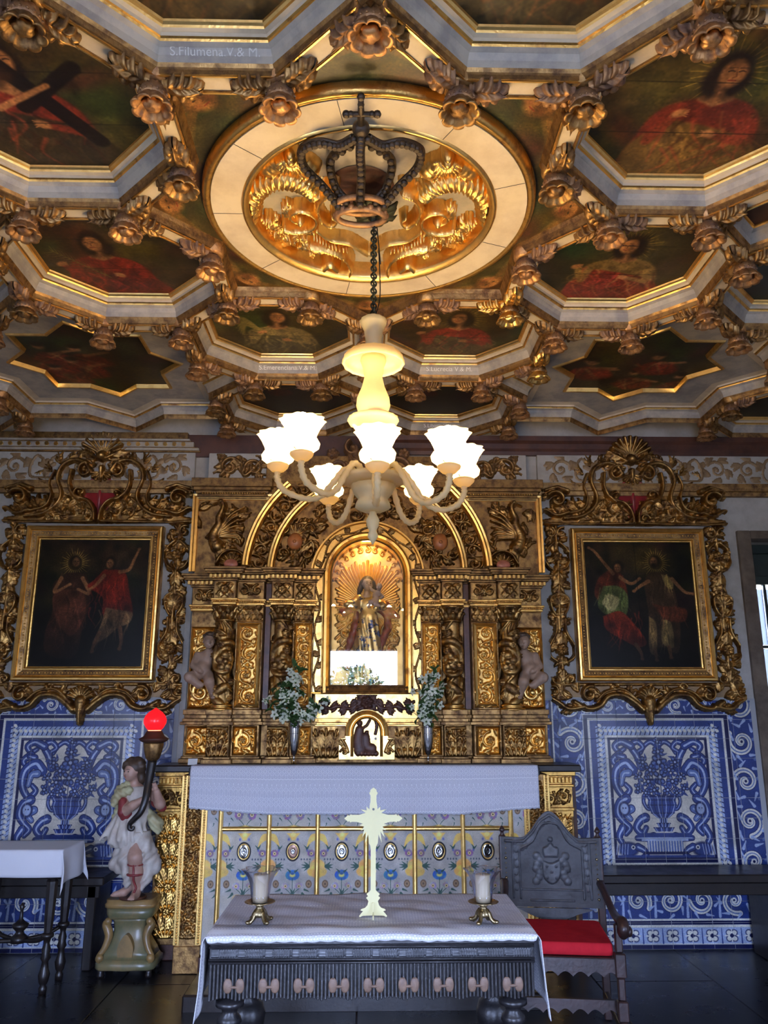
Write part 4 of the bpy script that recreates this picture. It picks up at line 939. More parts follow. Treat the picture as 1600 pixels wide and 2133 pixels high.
# ------------------------------------------------------------------ sculpted figures: a smooth union of limbs on a grid, skinned as ONE surface
class Sculpt:
    def __init__(s, x0, x1, y0, y1, z0, z1, res):
        s.o = np.array((x0, y0, z0)); s.res = res; n = [int((b-a)/res)+2 for a, b in ((x0, x1), (y0, y1), (z0, z1))]
        s.n = n; s.X, s.Y, s.Z = np.meshgrid(*[s.o[i]+np.arange(n[i])*res for i in range(3)], indexing='ij'); s.d = np.full(n, 1e3)
    def put(s, d, k):
        if k <= 0: s.d = np.minimum(s.d, d); return
        h = np.clip(k-np.abs(s.d-d), 0, None)/k; s.d = np.minimum(s.d, d)-h*h*k/4
    def cone(s, a, b, ra, rb, k=.01, sq=(1, 1, 1)):
        a, b = np.array(a, float), np.array(b, float); v = b-a; q = v@v+1e-12
        t = np.clip(((s.X-a[0])*v[0]+(s.Y-a[1])*v[1]+(s.Z-a[2])*v[2])/q, 0, 1)
        d = np.sqrt(((s.X-a[0]-t*v[0])/sq[0])**2+((s.Y-a[1]-t*v[1])/sq[1])**2+((s.Z-a[2]-t*v[2])/sq[2])**2)-(ra+(rb-ra)*t)
        s.put(d, k)
    def limb(s, pts, rad, k=.01):
        for i in range(len(pts)-1): s.cone(pts[i], pts[i+1], rad[i], rad[i+1], k)
    def ell(s, c, r, k=.01):
        q = np.sqrt(((s.X-c[0])/r[0])**2+((s.Y-c[1])/r[1])**2+((s.Z-c[2])/r[2])**2); s.put((q-1)*min(r), k)
    def cut(s, d): s.d = np.maximum(s.d, -d)
    def dent(s, c, r, depth):
        q = ((s.X-c[0])**2+(s.Y-c[1])**2+(s.Z-c[2])**2)/(r*r); s.d = s.d+depth*np.exp(-q*2)
    def head(s, c, R, yaw=0.0, k=.006):
        """skull, jaw, nose, brows, eyes, lips, ears; faces -y turned by yaw"""
        cy, sy = math.cos(yaw), math.sin(yaw); T = lambda x, y, z: (c[0]+R*(x*cy-y*sy), c[1]+R*(x*sy+y*cy), c[2]+R*z)
        s.ell(T(0, .08, .12), (R*.80, R*.88, R*.92), k); s.ell(T(0, -.18, -.42), (R*.56, R*.60, R*.62), R*.35)
        s.ell(T(0, -.48, -.86), (R*.22, R*.22, R*.18), R*.2)
        for e in (-1, 1):
            s.dent(T(e*.30, -.86, .0), R*.24, R*.13); s.ell(T(e*.30, -.64, -.02), (R*.14, R*.13, R*.10), R*.05); s.ell(T(e*.38, -.50, -.36), (R*.24, R*.22, R*.24), R*.25)
            s.cone(T(e*.12, -.84, .17), T(e*.46, -.70, .17), R*.06, R*.05, R*.12); s.ell(T(e*.80, .05, -.08), (R*.10, R*.16, R*.22), R*.08)
        s.cone(T(0, -.82, .12), T(0, -1.02, -.30), R*.07, R*.125, R*.12); s.ell(T(0, -.82, -.56), (R*.20, R*.09, R*.05), R*.05); s.ell(T(0, -.78, -.67), (R*.17, R*.09, R*.055), R*.05)
    def hand(s, w, dr, up, R, curl=.6, k=.003):
        """palm, four fingers and a thumb; w wrist, dr pointing direction, up back of the hand"""
        w, dr, up = Vector(w), Vector(dr).normalized(), Vector(up); sd = dr.cross(up).normalized(); up = sd.cross(dr)
        s.cone(w, w+dr*R*.8, R*.30, R*.36, k); s.cone(w+dr*R*.75-sd*R*.25, w+dr*R*.8+sd*R*.25, R*.26, R*.26, k*2)
        for i, (o, l) in enumerate(((-.36, .8), (-.12, .95), (.12, .9), (.34, .7))):
            p = w+dr*R*.95+sd*R*o; q = p+dr*R*l*.5-up*R*curl*.25; e = q+(dr*(1-curl)-up*curl).normalized()*R*l*.5
            s.limb([p, q, e], [R*.15, R*.13, R*.10], k)
        p = w+dr*R*.3-sd*R*.3; q = p-sd*R*.35+dr*R*.3; s.limb([p, q, q+dr*R*.4-up*R*.15], [R*.17, R*.14, R*.11], k)
    def mesh(s, name, mt, xform=None):
        d = s.d.copy(); d[[0, -1]] = np.maximum(d[[0, -1]], 1e-4); d[:, [0, -1]] = np.maximum(d[:, [0, -1]], 1e-4); d[:, :, [0, -1]] = np.maximum(d[:, :, [0, -1]], 1e-4)
        sg = d < 0; c8 = [(i, j, k) for i in (0, 1) for j in (0, 1) for k in (0, 1)]; nx, ny, nz = [q-1 for q in d.shape]
        sl = lambda a, t: a[t[0]:t[0]+nx, t[1]:t[1]+ny, t[2]:t[2]+nz]
        cnt = sum(sl(sg, t).astype(np.int8) for t in c8); act = (cnt > 0) & (cnt < 8); I = np.argwhere(act); ids = np.full(act.shape, -1, np.int64); ids[act] = np.arange(len(I))
        acc = np.zeros((len(I), 3)); num = np.zeros(len(I))
        for a in c8:
            for ax in range(3):
                if a[ax]: continue
                b = list(a); b[ax] = 1
                da = d[I[:, 0]+a[0], I[:, 1]+a[1], I[:, 2]+a[2]]; db = d[I[:, 0]+b[0], I[:, 1]+b[1], I[:, 2]+b[2]]; m = (da < 0) != (db < 0)
                t = np.where(m, da/np.where(np.abs(da-db) < 1e-12, 1, da-db), 0); P = np.tile(np.array(a, float), (len(I), 1)); P[:, ax] = t; acc += P*m[:, None]; num += m
        V = s.o+(I+acc/num[:, None])*s.res; Q = []
        for ax in range(3):
            u, v = (ax+1) % 3, (ax+2) % 3; e = [0, 0, 0]; e[ax] = 1
            A = sg[:d.shape[0]-e[0], :d.shape[1]-e[1], :d.shape[2]-e[2]]; B = sg[e[0]:, e[1]:, e[2]:]; E = np.argwhere(A != B)
            E = E[(E[:, u] > 0) & (E[:, v] > 0) & (E[:, u] < d.shape[u]-1) & (E[:, v] < d.shape[v]-1)]
            fl = sg[E[:, 0], E[:, 1], E[:, 2]]; q = []
            for du, dv in ((1, 1), (0, 1), (0, 0), (1, 0)):
                w_ = E.copy(); w_[:, u] -= du; w_[:, v] -= dv; q.append(ids[w_[:, 0], w_[:, 1], w_[:, 2]])
            q = np.stack(q, 1); q[~fl] = q[~fl][:, ::-1]; Q.append(q)
        Q = np.concatenate(Q)
        if xform is not None: V = xform(V)
        me = bpy.data.meshes.new(name); nf = len(Q); me.vertices.add(len(V)); me.vertices.foreach_set('co', V.astype(np.float32).ravel())
        me.loops.add(nf*4); me.loops.foreach_set('vertex_index', Q.astype(np.int32).ravel()); me.polygons.add(nf); me.polygons.foreach_set('loop_start', np.arange(0, nf*4, 4, dtype=np.int32))
        me.polygons.foreach_set('use_smooth', np.ones(nf, bool)); me.materials.append(mt); me.update(calc_edges=True); me.validate(); return me
def flip_x(me, name):
    m2 = me.copy(); m2.name = name
    m2.transform(Matrix.Scale(-1, 4, (1, 0, 0))); m2.flip_normals(); return m2

# ------------------------------------------------------------------ the gilded altarpiece
G['carve'] = mat('carved_gilding', (.46,.27,.085), .36, 1, (.12,.06,.028), 16, .45, 100, rough2=.6, lo=.42, hi=.64)
G['marble'] = mat('red_marbled_strip', (.16,.055,.028), .35, 0, (.08,.025,.014), 20, .1)
AY = 5.98
AP = empty('altarpiece', (0, 5.9, 1.30), label='gilded carved wooden altarpiece with twisted columns and a glazed arched niche', cat='altarpiece')
def ap(o):
    """hang a world-placed part on the altarpiece"""
    o.parent = AP; o.matrix_parent_inverse = Matrix.Translation((0, 5.9, 1.30)).inverted(); return o
def apart(name, b, mt, **kw): return ap(b.build(name, mt, None, **kw))
def both(fn):
    for s in (-1, 1): fn(s)
zt_, zf, zar, zcap, zsh, zb, zp0, zp1 = [zat(y, 5.85) for y in (1188, 1213, 1249, 1262, 1294, 1478, 1510, 1584)]
ZB0 = max(1.2635, zp1-.03); zu = zat(1036, 5.9); ztop = zat(1004, 5.95)
NW, NZ0, NZT = .272, zat(1427, 5.88), zat(1128, 5.90); NSP = NZT-NW
# back boards around the niche
b = MB(); b.box(-1.315, -NW, AY, 6.095, ZB0, ztop); b.box(NW, 1.315, AY, 6.095, ZB0, ztop); b.box(-NW, NW, AY, 6.095, ZB0, NZ0)
n = 16; pts = [(NW*math.cos(PI*k/n), NSP+NW*math.sin(PI*k/n)) for k in range(n+1)]
for k in range(n):
    (xa, za), (xb, zb_) = pts[k], pts[k+1]; q = [(xa, za), (xa, ztop), (xb, ztop), (xb, zb_)]; b.prism(q, AY, 6.095)
apart('back_board', b, G['goldd'])
def moulding(name, x0, x1, Yf, rows, mt):
    """stack of straight bands (z0, z1, projection)"""
    b = MB()
    for z0, z1, o in rows: b.bbox(x0-o, x1+o, Yf-o, AY+.01, z0, z1, .003)
    return apart(name, b, mt)
def relief_panel(name, x0, x1, z0, z1, Y, s, hh, seed, mt, frame=.0, fmat=None, res=.005, draw=None, cut=False, kw=None):
    """carved field (x0 < x1 given for the left half), framed if asked; s = 1 mirrors it to the right"""
    r = Relief(x0, x1, z0, z1, res)
    if draw: draw(r)
    else: r.rinceau(x0+.006, x1-.006, z0+.006, z1-.006, hh, seed, **(kw or {}))
    o = ap(r.build(name, mt, (lambda x, z, h: (-s*x, Y-h, z)), cut=cut, flip=s > 0))
    if frame:
        b = MB(); q = [(-s*x, Y, z) for x, z in ((x0, z0), (x1, z0), (x1, z1), (x0, z1))]
        if s > 0: q = q[::-1]
        b.sweep(q, [(-frame, -.02), (-frame, .016), (-frame*.7, .026), (-frame*.35, .018), (-frame*.15, .012), (0, .004)], True)
        f = b.build(name+'_frame', fmat or G['goldb']); f.parent = o
    return o
BAYS = [(-1.305, -1.115, 5.90), (-1.125, -.965, 5.79), (-.962, -.765, 5.845), (-.762, -.715, 5.93), (-.705, -.550, 5.81), (-.548, -.385, 5.865)]
def bays(s):
    for i, (x0, x1, Yf) in enumerate(BAYS):
        a, c = (x0, x1) if s < 0 else (-x1, -x0)
        dz = -.035 if i == 0 else 0.0
        # base mouldings and pedestal block
        moulding('base_moulding', a, c, Yf, [(zp0, zp0+.022, .028), (zp0+.022, zp0+.045, .016), (zp0+.045, zp0+.07, .006), (zp0+.07, zb, .014)], G['goldd'])
        moulding('pedestal', a, c, Yf, [(ZB0, zp1+.012, .026), (zp1+.012, zp1+.028, .012), (zp1+.028, zp0, 0)], G['goldd'])
        if i != 3:
            if i in (1, 4):
                def dr(r, a=x0, c=x1):
                    m_ = (a+c)/2; z0 = zp1+.035
                    for k in range(5): r.leaf(m_+(k-2)*.026, z0, 1.57-(k-2)*.22, .19, .05, .035, -(k-2)*.12, 4)
                    r.stroke([(a+.01, zp0-.02), (c-.01, zp0-.02)], .012, .03)
                    for k in (-1, 1): r.spiral(m_+k*.045, zp0-.05, .028, 0, 1.2, k, .008, .04)
                relief_panel('pedestal_leaf_carving', x0+.004, x1-.004, zp1+.03, zp0-.004, Yf-.001, s, .035, 0, G['carve'], draw=dr)
            else: relief_panel('pedestal_carving', x0+.012, x1-.012, zp1+.035, zp0-.008, Yf-.001, s, .03, 20+i, G['gold'], .022)
        # entablature: architrave, frieze, dentils, cornice
        moulding('architrave', a, c, Yf, [(zcap+dz, zcap+.018+dz, .006), (zcap+.018+dz, zcap+.03+dz, .012), (zcap+.03+dz, zar+dz, .018)], G['gold'])
        moulding('frieze_block', a, c, Yf, [(zar+dz, zf+dz, 0)], G['goldd'])
        if i != 3:
            def fr(r, a=x0, c=x1, dz=dz, i=i):
                m_, h_ = (a+c)/2, (zar+zf)/2+dz
                if i in (0, 2):
                    for k in (-1, 1): r.spiral(m_+k*(c-a)*.24, h_, .042, 1.57, 1.3, k, .009, .025); r.leaf(m_+k*.01, h_-.03, 1.57+k*.5, .07, .04, .02)
                    r.rosette(m_, h_, .025, 5, .03)
                else:
                    r.rosette(m_, h_, .035, 6, .03)
                    for k in range(4): r.leaf(m_, h_, .78+k*1.57, .065, .04, .018)
            relief_panel('frieze_carving', x0+.008, x1-.008, zar+.006+dz, zf-.006+dz, Yf-.001, s, .02, 0, G['carve'], draw=fr)
        moulding('cornice', a, c, Yf, [(zf+dz, zf+.014+dz, .012), (zf+.014+dz, zf+.048+dz, .020), (zf+.048+dz, zf+.060+dz, .052), (zf+.060+dz, zf+.078+dz, .062), (zf+.078+dz, zt_+.004+dz, .074)], G['goldd'])
        b = MB(); n = max(2, int((c-a+.06)/.030)); w_ = (c-a+.075)/n
        for k in range(n): b.bbox(a-.0375+w_*(k+.2), a-.0375+w_*(k+.8), Yf-.040, Yf-.015, zf+.018+dz, zf+.045+dz, .002)
        apart('dentil_row', b, G['goldb'], kind='stuff')
        b = MB(); n = max(3, int((c-a)/.014))
        for k in range(n): b.ball((a+(c-a)*(k+.5)/n, Yf-.014, zcap+.024+dz), .007, 6, 4)
        apart('bead_moulding', b, G['goldb'], kind='stuff')
both(bays)
def column(s, cx, Yc, R, seed):
    z0, z1 = zb-.03, zsh; r = Relief(0, 2*PI*R, z0+.07, z1, .0055); w_ = 2*PI*R
    for k in range(-3, 4):                                     # twisting stem
        r.stroke([(w_*(t/24.)+k*w_, z0+.05+(z1-z0)*.62*(t/24.)) for t in range(-30, 55)], .012, .012)
    r.rinceau(0, w_, z0+.07, z1, .030, seed, dens=1.1); rg = random.Random(seed)
    for k in range(14):
        x, z = rg.uniform(.02, w_-.02), rg.uniform(z0+.1, z1-.04)
        if k % 2: r.rosette(x, z, .030, 6, .034)
        else:
            for q in range(5): r.dab(x+.014*math.cos(q*1.26), z+.014*math.sin(q*1.26), .013, .03)
    o = ap(r.build('twisted_column', G['carve'], lambda x, z, h: (s*(-cx)+(R*.80+h)*np.sin(x/R)*(-s if s < 0 else -1), Yc+(R*.80+h)*np.cos(x/R), z), cut=False))
    b = MB(); b.lathe([(R*1.15, z0), (R*1.15, z0+.016), (R*1.28, z0+.024), (R*1.28, z0+.036), (R*.95, z0+.044), (R*1.08, z0+.052), (R*1.08, z0+.062), (R*.85, z0+.075)], (-s*cx, Yc, 0), 24)
    f = b.build('column_base', G['gold']); f.parent = o
    b = MB(); b.lathe([(R*.82, z1-.01), (R*.98, z1), (R*.98, z1+.008), (R*.8, z1+.014), (R*.86, z1+.06), (R*1.15, zcap-.02), (R*1.3, zcap-.016), (R*1.3, zcap)], (-s*cx, Yc, 0), 24)
    for t in range(2):
        for k in range(8):
            a = 2*PI*(k+t*.5)/8; zz = z1+.012+t*.035; c_, q = math.cos(a), math.sin(a)
            pts = [(-s*cx+(R*.86+o_)*c_, Yc+(R*.86+o_)*q, zz+h_) for o_, h_ in ((0, 0), (.006, .025), (.016, .045), (.030, .050), (.036, .040))]; b.tube(pts, [.018, .019, .017, .012, .006], 6, flat=.5)
    f = b.build('column_capital', G['carve']); f.parent = o
both(lambda s: column(s, -1.045, 5.865, .076, 3)); both(lambda s: column(s, -.628, 5.88, .070, 8))
def pilasters(s):
    for x0, x1, Y, sd, w_ in ((-.962, -.765, 5.85, 41, .034), (-.548, -.395, 5.87, 42, .026)):
        a, c = (x0, x1) if s < 0 else (-x1, -x0); b = MB(); b.bbox(a, c, Y, AY+.01, zb, zcap, .004); apart('pilaster', b, G['goldd'])
        relief_panel('pilaster_panel', x0+.010, x1-.010, zb+.012, zsh-.012, Y-.001, s, .026, sd, G['gold'], w_, G['goldb'], kw=dict(flowers=sd == 41))
        def cap_(r, x0=x0, x1=x1):
            m_, W = (x0+x1)/2, (x1-x0)
            for t in range(2):
                for k in range(4-t): r.leaf(m_+(k-(3-t)/2)*W*.24, zsh+.004+t*.04, 1.57, .055, .035, .03, 0, 3)
            for k in (-1, 1): r.spiral(m_+k*W*.36, zcap-.022, .022, 1, 1.2, k, .007, .04)
            r.stroke([(x0, zcap-.006), (x1, zcap-.006)], .007, .03); r.stroke([(x0, zsh), (x1, zsh)], .006, .02)
        relief_panel('pilaster_capital', x0, x1, zsh-.008, zcap, Y-.002, s, .03, 0, G['carve'], draw=cap_)
    a, c = (-.762, -.718) if s < 0 else (.718, .762); b = MB(); b.bbox(a, c, 5.925, AY+.01, zb, zf, .003); apart('marbled_strip', b, G['marble'])
    # outer panel behind the cherub
    def op(r):
        r.rinceau(-1.295, -1.13, zsh-.23, zsh-.04, .025, 5); r.spiral(-1.225, zb+.15, .082, 0, 1.6, 1, .016, .05); r.spiral(-1.225, zb+.05, .05, 2, 1.2, -1, .010, .035)
        r.rinceau(-1.295, -1.13, zb+.02, zsh-.05, .016, 6)
    relief_panel('outer_panel', -1.302, -1.118, zb+.005, zsh-.035, 5.93, s, .025, 0, G['gold'], .024, G['gold'], draw=op)
both(pilasters)
# cherubs seated on the volutes of the outer panels
G['cherubflesh'] = mat('dull_painted_flesh', (.42,.27,.18), .5, 0, (.28,.18,.12), 14, .1, 60)
def cherub_mesh():
    k = Sculpt(-.16, .16, -.13, .10, -.27, .32, .0055); hd = (.02, -.045, .215)
    k.head(hd, .058, .35); k.cone((.015, -.01, .155), (.01, -.005, .12), .026, .032, .02)
    k.ell((-.01, .0, .07), (.068, .052, .075), .02); k.ell((-.03, -.012, -.02), (.068, .060, .068), .03); k.ell((-.03, -.05, -.01), (.05, .035, .045), .03)
    k.limb([(.06, -.005, .115), (.115, .01, .17), (.085, .005, .265), (.035, .02, .285)], [.031, .028, .024, .018], .012)
    k.limb([(-.075, -.01, .105), (-.10, -.045, .02), (-.035, -.088, -.025)], [.031, .027, .020], .012); k.hand((-.04, -.086, -.022), (.7, -.2, -.5), (0, -1, .2), .024)
    k.limb([(-.07, -.025, -.06), (-.115, -.09, -.075), (-.04, -.075, -.135), (-.015, -.085, -.14)], [.048, .042, .030, .018], .012)
    k.limb([(.02, -.03, -.06), (.045, -.085, -.11), (.075, -.05, -.215), (.082, -.085, -.235)], [.046, .041, .026, .017], .012)
    for q in range(5): k.cone((.082, -.085, -.235), (.070+.007*q, -.105, -.24), .010, .005, .004)
    h = Sculpt(-.07, .11, -.13, .06, .16, .32, .0055); rg = random.Random(3)
    for i in range(34):
        a, e = rg.uniform(0, 6.28), rg.uniform(.25, 1.5); v = Vector((math.cos(a)*math.cos(e), math.sin(a)*math.cos(e), math.sin(e)))
        if v.y < -.45 and v.z < .75: continue
        h.ell((hd[0]+.054*v.x, hd[1]+.006+.054*v.y, hd[2]+.012+.054*v.z), (.017, .017, .015), .004)
    h.ell((hd[0], hd[1]+.018, hd[2]+.022), (.052, .048, .050), .01)
    return k.mesh('cherub', G['cherubflesh'], lambda V: V*.88), h.mesh('hair', G['hair'], lambda V: V*.88)
cm, chm = cherub_mesh()
pz = zat(1392, 5.85)
for s in (-1, 1):
    o = ap(link('carved_cherub', cm if s < 0 else flip_x(cm, 'cherub'), None, (s*1.165, 5.87, pz), label='painted flesh-coloured cherub seated on a gilt volute'))
    link('hair', chm if s < 0 else flip_x(chm, 'hair'), o)
    b = MB(); pts = [(s*1.205+.075*math.cos(t*.45)*(1-t/26), 5.905, pz-.17+.075*math.sin(t*.45)*(1-t/26)) for t in range(22)]; b.tube(pts, [.02-.0005*t for t in range(22)], 8); b.ball((s*1.205, 5.895, pz-.17), .026, 10, 8); apart('volute', b, G['goldb'])

# --- upper stage: archivolts, tympanum, bird panels
zc_ = zat(1192, 5.88); Ro, Ri, Rn = .925, .735, .425
def arc_sweep(name, R, prof, mt, Y, a0=0.0, a1=PI, cz=None, n=40, **kw):
    b = MB(); cz = zc_ if cz is None else cz
    b.sweep([(R*math.cos(a0+(a1-a0)*k/n), Y, cz+R*math.sin(a0+(a1-a0)*k/n)) for k in range(n+1)], prof, up=Vector((0, -1, 0)), sm=False); return apart(name, b, mt, **kw)
RIB = [(-.032, -.02), (-.032, .02), (-.020, .042), (-.006, .046), (.006, .040), (.020, .046), (.032, .022), (.032, -.02)]
topa = math.asin(min(.999, (ztop-.03-zc_)/Ro))
for s in (0, 1):
    a0, a1 = (.06, topa) if s == 0 else (PI-topa, PI-.06)
    arc_sweep('archivolt_rib', Ro, RIB, G['goldb'], 5.93, a0, a1, n=24)
arc_sweep('archivolt_rib', Ri, [(q*.9, o) for q, o in RIB], G['goldb'], 5.92, .03, PI-.03)
up = Relief(-1.31, 1.31, zt_-.01, ztop, .0052)
rg = random.Random(12)
for k in range(26):                                     # scrolls between the two ribs
    a = .10+(PI-.2)*k/25; R = (Ro+Ri)/2; x, z = R*math.cos(a), zc_+R*math.sin(a)
    if z < ztop-.02:
        up.spiral(x, z, .055, a, 1.4, 1 if k % 2 else -1, .011, .035)
        for q in range(4): up.leaf(x+.05*math.cos(a+q*1.6), z+.05*math.sin(a+q*1.6), a+q*1.6+.8, .055, .035, .028, .5, 3)
for s in (-1, 1):
    # fleshy mask cartouche and foliage between the arch and the niche
    cx, cz2 = s*.555, zat(1125, 5.92)
    up.shell(cx, cz2+.03, .10, .4, 2.75, 7, .05); 
    for q in (-1, 1): up.spiral(cx+q*.10, cz2+.09, .05, 0, 1.3, q, .014, .055); up.spiral(cx+q*.09, cz2-.10, .045, 0, 1.2, -q, .012, .05)
    for q in range(9): up.leaf(cx+.12*math.cos(q*.7), cz2+.13*math.sin(q*.7), q*.7+s*.8, .09, .055, .045, .5*s, 4)
    for q in range(11):
        a = PI/2-s*(.05+q*.13); R = .56+.05*(q % 2); x, z = R*math.cos(a), zc_+R*math.sin(a); up.leaf(x, z, a+1.5*s+.3*(q % 3-1), .10, .06, .04, .6*s, 4); up.rosette(x-.02, z, .028, 5, .045) if q % 3 == 0 else up.spiral(x, z, .036, a, 1.2, s, .010, .045)
    # bird with spread wing beside the arch
    bx, bz = s*1.15, zat(1110, 5.92)
    up.stroke(curve([(bx+s*.0, bz-.10), (bx+s*.03, bz-.02), (bx-s*.01, bz+.07), (bx-s*.005, bz+.12), (bx-s*.03, bz+.18), (bx-s*.035, bz+.23), (bx-s*.005, bz+.245)], 6), .055, .06, .020, .06)
    up.dab(bx-s*.015, bz+.245, .028, .07); up.stroke([(bx, bz+.245), (bx+s*.05, bz+.225)], .010, .06, .005, .05)
    for q in range(7): up.stroke(curve([(bx-s*.02, bz+.03-.01*q), (bx-s*(.09+.01*q), bz+.14-.03*q), (bx-s*(.20-.004*q), bz+.21-.05*q)], 6), .016, .045, .010, .035)
    for q in range(4): up.leaf(bx-s*.02*q, bz-.12, -1.57+s*.3*(q-1), .10, .05, .04)
    cx2, cz3 = s*1.03, zat(1168, 5.9)
    up.shell(cx2, cz3-.03, .085, .15, 3.0, 8, .055); up.stroke(curve([(cx2-.12, cz3-.02), (cx2-.07, cz3+.06), (cx2, cz3+.085), (cx2+.07, cz3+.06), (cx2+.12, cz3-.02)], 6), .013, .06)
    for q in range(22):
        x, z = s*rg.uniform(.97, 1.30), rg.uniform(zt_+.03, zu-.06)
        if math.hypot(x, z-zc_) > Ro+.06 and abs(x-bx) > .05: up.leaf(x, z, rg.uniform(0, 6.28), .085, .055, .03, rg.uniform(-1, 1), 4)
for q in range(9):                                      # crest over the niche arch
    a = PI*(q+.5)/9; up.leaf(.50*math.cos(a), zc_+.50*math.sin(a), a+1.2*(1 if q > 4 else -1), .11, .06, .045, 0, 4)
for q in (-1, 1): up.spiral(q*.09, NZT+.22, .06, 0, 1.4, q, .016, .06)
up.shell(0, NZT+.14, .13, .5, 2.64, 9, .06)
up.h[:, :] = np.where((np.hypot(np.meshgrid(up.xs, up.zs)[0], np.meshgrid(up.xs, up.zs)[1]-zc_) < Rn-.03), 0, up.h)
ap(up.build('upper_carving', G['carve'], lambda x, z, h: (x, AY-.002-h*1.2, z), cut=True))
for s in (-1, 1):                                       # painted flesh masks and pink shells
    b = MB(); b.ball((s*.555, 5.925, zat(1128, 5.92)), .062, 16, 10, sc=(.95, .6, 1.1)); b.ball((s*.555, 5.887, zat(1130, 5.92)), .014, 8, 6); apart('painted_mask', b, mat('orange_flesh', (.58,.20,.05), .4, 0, (.40,.13,.04), 20), label='orange painted boss among the dark foliage')
    b = MB(); b.ball((s*1.03, 5.90, zat(1176, 5.9)), .05, 14, 8, sc=(1.1, .5, .8)); apart('pink_shell', b, mat('pink_gilding', (.66,.22,.13), .35, 0, (.45,.14,.08), 20), label='pink and gold shell boss on the cornice')
    x0, x1 = (-1.31, -.955) if s < 0 else (.955, 1.31)
    b = MB(); zz0, zz1 = zt_+.0, zu-.01
    outer, inner = (x0, x1) if s < 0 else (x1, x0)
    q = [(outer, AY, zz0+.006), (outer, AY, zz1), (inner*.72, AY, zz1)]
    b.sweep(q if s > 0 else q[::-1], [(-.0, 0), (-.0, .03), (.018, .038), (.03, .026), (.045, .03), (.05, 0)] if True else None, up=Vector((0, -1, 0))); apart('bird_panel_frame', b, G['goldb'])
    moulding('upper_cornice', min(s*1.30, s*.80), max(s*1.30, s*.80), 5.955, [(zu-.006, zu+.012, .012), (zu+.012, zu+.03, .022), (zu+.034, zu+.056, .03), (zu+.056, zu+.082, .048), (zu+.082, ztop+.012, .062)], G['goldd'])
    b = MB()
    for k in range(26): b.ball((s*(.80+.019*k), 5.918, zu+.022+.011), .009, 6, 4)
    apart('bead_moulding', b, G['gold'], kind='stuff')
    z0, z1 = ztop+.012, zat(945, 5.99); b = MB(); a, c = sorted((s*1.26, s*.72)); b.bbox(a, c, 6.0, 6.1, z0, z1, .004); apart('top_frieze', b, G['plaster'])
    r = Relief(-1.25, -.74, z0+.008, z1-.008, .005); m_ = (z0+z1)/2
    r.spiral(-1.09, m_, .085, .4, 1.6, 1, .018, .035); r.spiral(-.90, m_-.01, .08, 3.4, 1.5, -1, .017, .035); r.stroke(curve([(-1.16, m_-.07), (-1.02, m_+.085), (-.97, m_-.07), (-.82, m_+.07), (-.75, m_+.02)], 8), .014, .03)
    for q in range(12): r.leaf(-1.20+.035*q, m_+.05*math.sin(q*1.9), q*1.3, .09, .055, .025, .8, 3)
    ap(r.build('top_frieze_scroll', G['goldd'], lambda x, z, h: (-s*x, 5.999-h, z), cut=True, flip=s > 0))
r = Relief(-.40, .40, zat(1010, 5.9), zat(905, 5.85), .006); cz4 = (r.zs[0]+r.zs[-1])/2     # dark crest behind the chandelier
for q in range(7): r.leaf(0, r.zs[0]+.06, 1.57+(q-3)*.30, .33-.03*abs(q-3), .12, .10, -(q-3)*.1, 6)
for q in (-1, 1): r.spiral(q*.22, cz4-.05, .11, 0, 1.5, q, .028, .09); r.spiral(q*.12, cz4+.12, .07, 2, 1.3, -q, .02, .09); r.rosette(q*.28, cz4+.08, .05, 6, .07)
ap(r.build('top_crest', G['bronze'], lambda x, z, h: (x, 5.995-h, z)))
moulding('top_beam', -.80, .80, 5.97, [(ztop-.04, ztop+.0, .02), (ztop, zat(950, 5.97), 0)], G['goldd'])

# --- the niche
b = MB(); n = 24; jam = [(-NW, NZ0)]+[(NW*math.cos(PI-PI*k/n), NSP+NW*math.sin(PI-PI*k/n)) for k in range(n+1)]+[(NW, NZ0)]
b.rings([[(x, 5.88, z) for x, z in jam], [(x, 6.09, z) for x, z in jam]], 0, False, True); apart('niche_lining', b, G['goldb'])
r = Relief(-NW, NW, NZ0, NZT, .0035); cx, cz5 = 0, zat(1262, 6.0)
for k in range(72):                                     # rays reach out to the arch
    a = 2*PI*k/72; R0, R1 = .05, .06
    while R1 < .36 and abs(R1*math.cos(a)) < NW-.035 and (cz5+R1*math.sin(a) < NSP or math.hypot(R1*math.cos(a), cz5+R1*math.sin(a)-NSP) < NW-.045): R1 += .01
    R1 -= .014*(k % 3)
    r.stroke([(R0*math.cos(a), cz5+R0*math.sin(a)), (R1*math.cos(a), cz5+R1*math.sin(a))], .0045, .014, .0095, .024)
for k in range(13):
    a = PI*k/12; x, z = (NW-.035)*math.cos(a), NSP+(NW-.035)*math.sin(a); r.spiral(x, z, .026, a, 1.2, 1 if k < 6 else -1, .008, .03)
for s in (-1, 1):
    for x, z, R in ((.16, -.19, .07), (.19, -.33, .06), (.10, -.30, .06), (.2, -.08, .05), (.15, -.42, .07)): r.spiral(s*x, cz5+z, R, 1, 1.4, s, .014, .035); r.leaf(s*x, cz5+z+.03, 1.2, .12, .06, .03, s*.6, 4)
G['nichegold'] = mat('niche_gold_leaf', (.95,.62,.20), .45, 1, (.70,.38,.10), 10, .25, 70, rough2=.55, lo=.45, hi=.75)
ap(r.build('ray_backdrop', G['nichegold'], lambda x, z, h: (x, 6.072-h, z), cut=False))
def arch_frame(name, w, prof, mt, Y, zb0, **kw):
    n = 28; P = [(-w, Y, zb0)]+[(w*math.cos(PI-PI*k/n), Y, NSP+w*math.sin(PI-PI*k/n)) for k in range(n+1)]+[(w, Y, zb0)]
    b = MB(); b.sweep(P[::-1], prof, False, up=Vector((0, -1, 0))); return apart(name, b, mt, **kw)
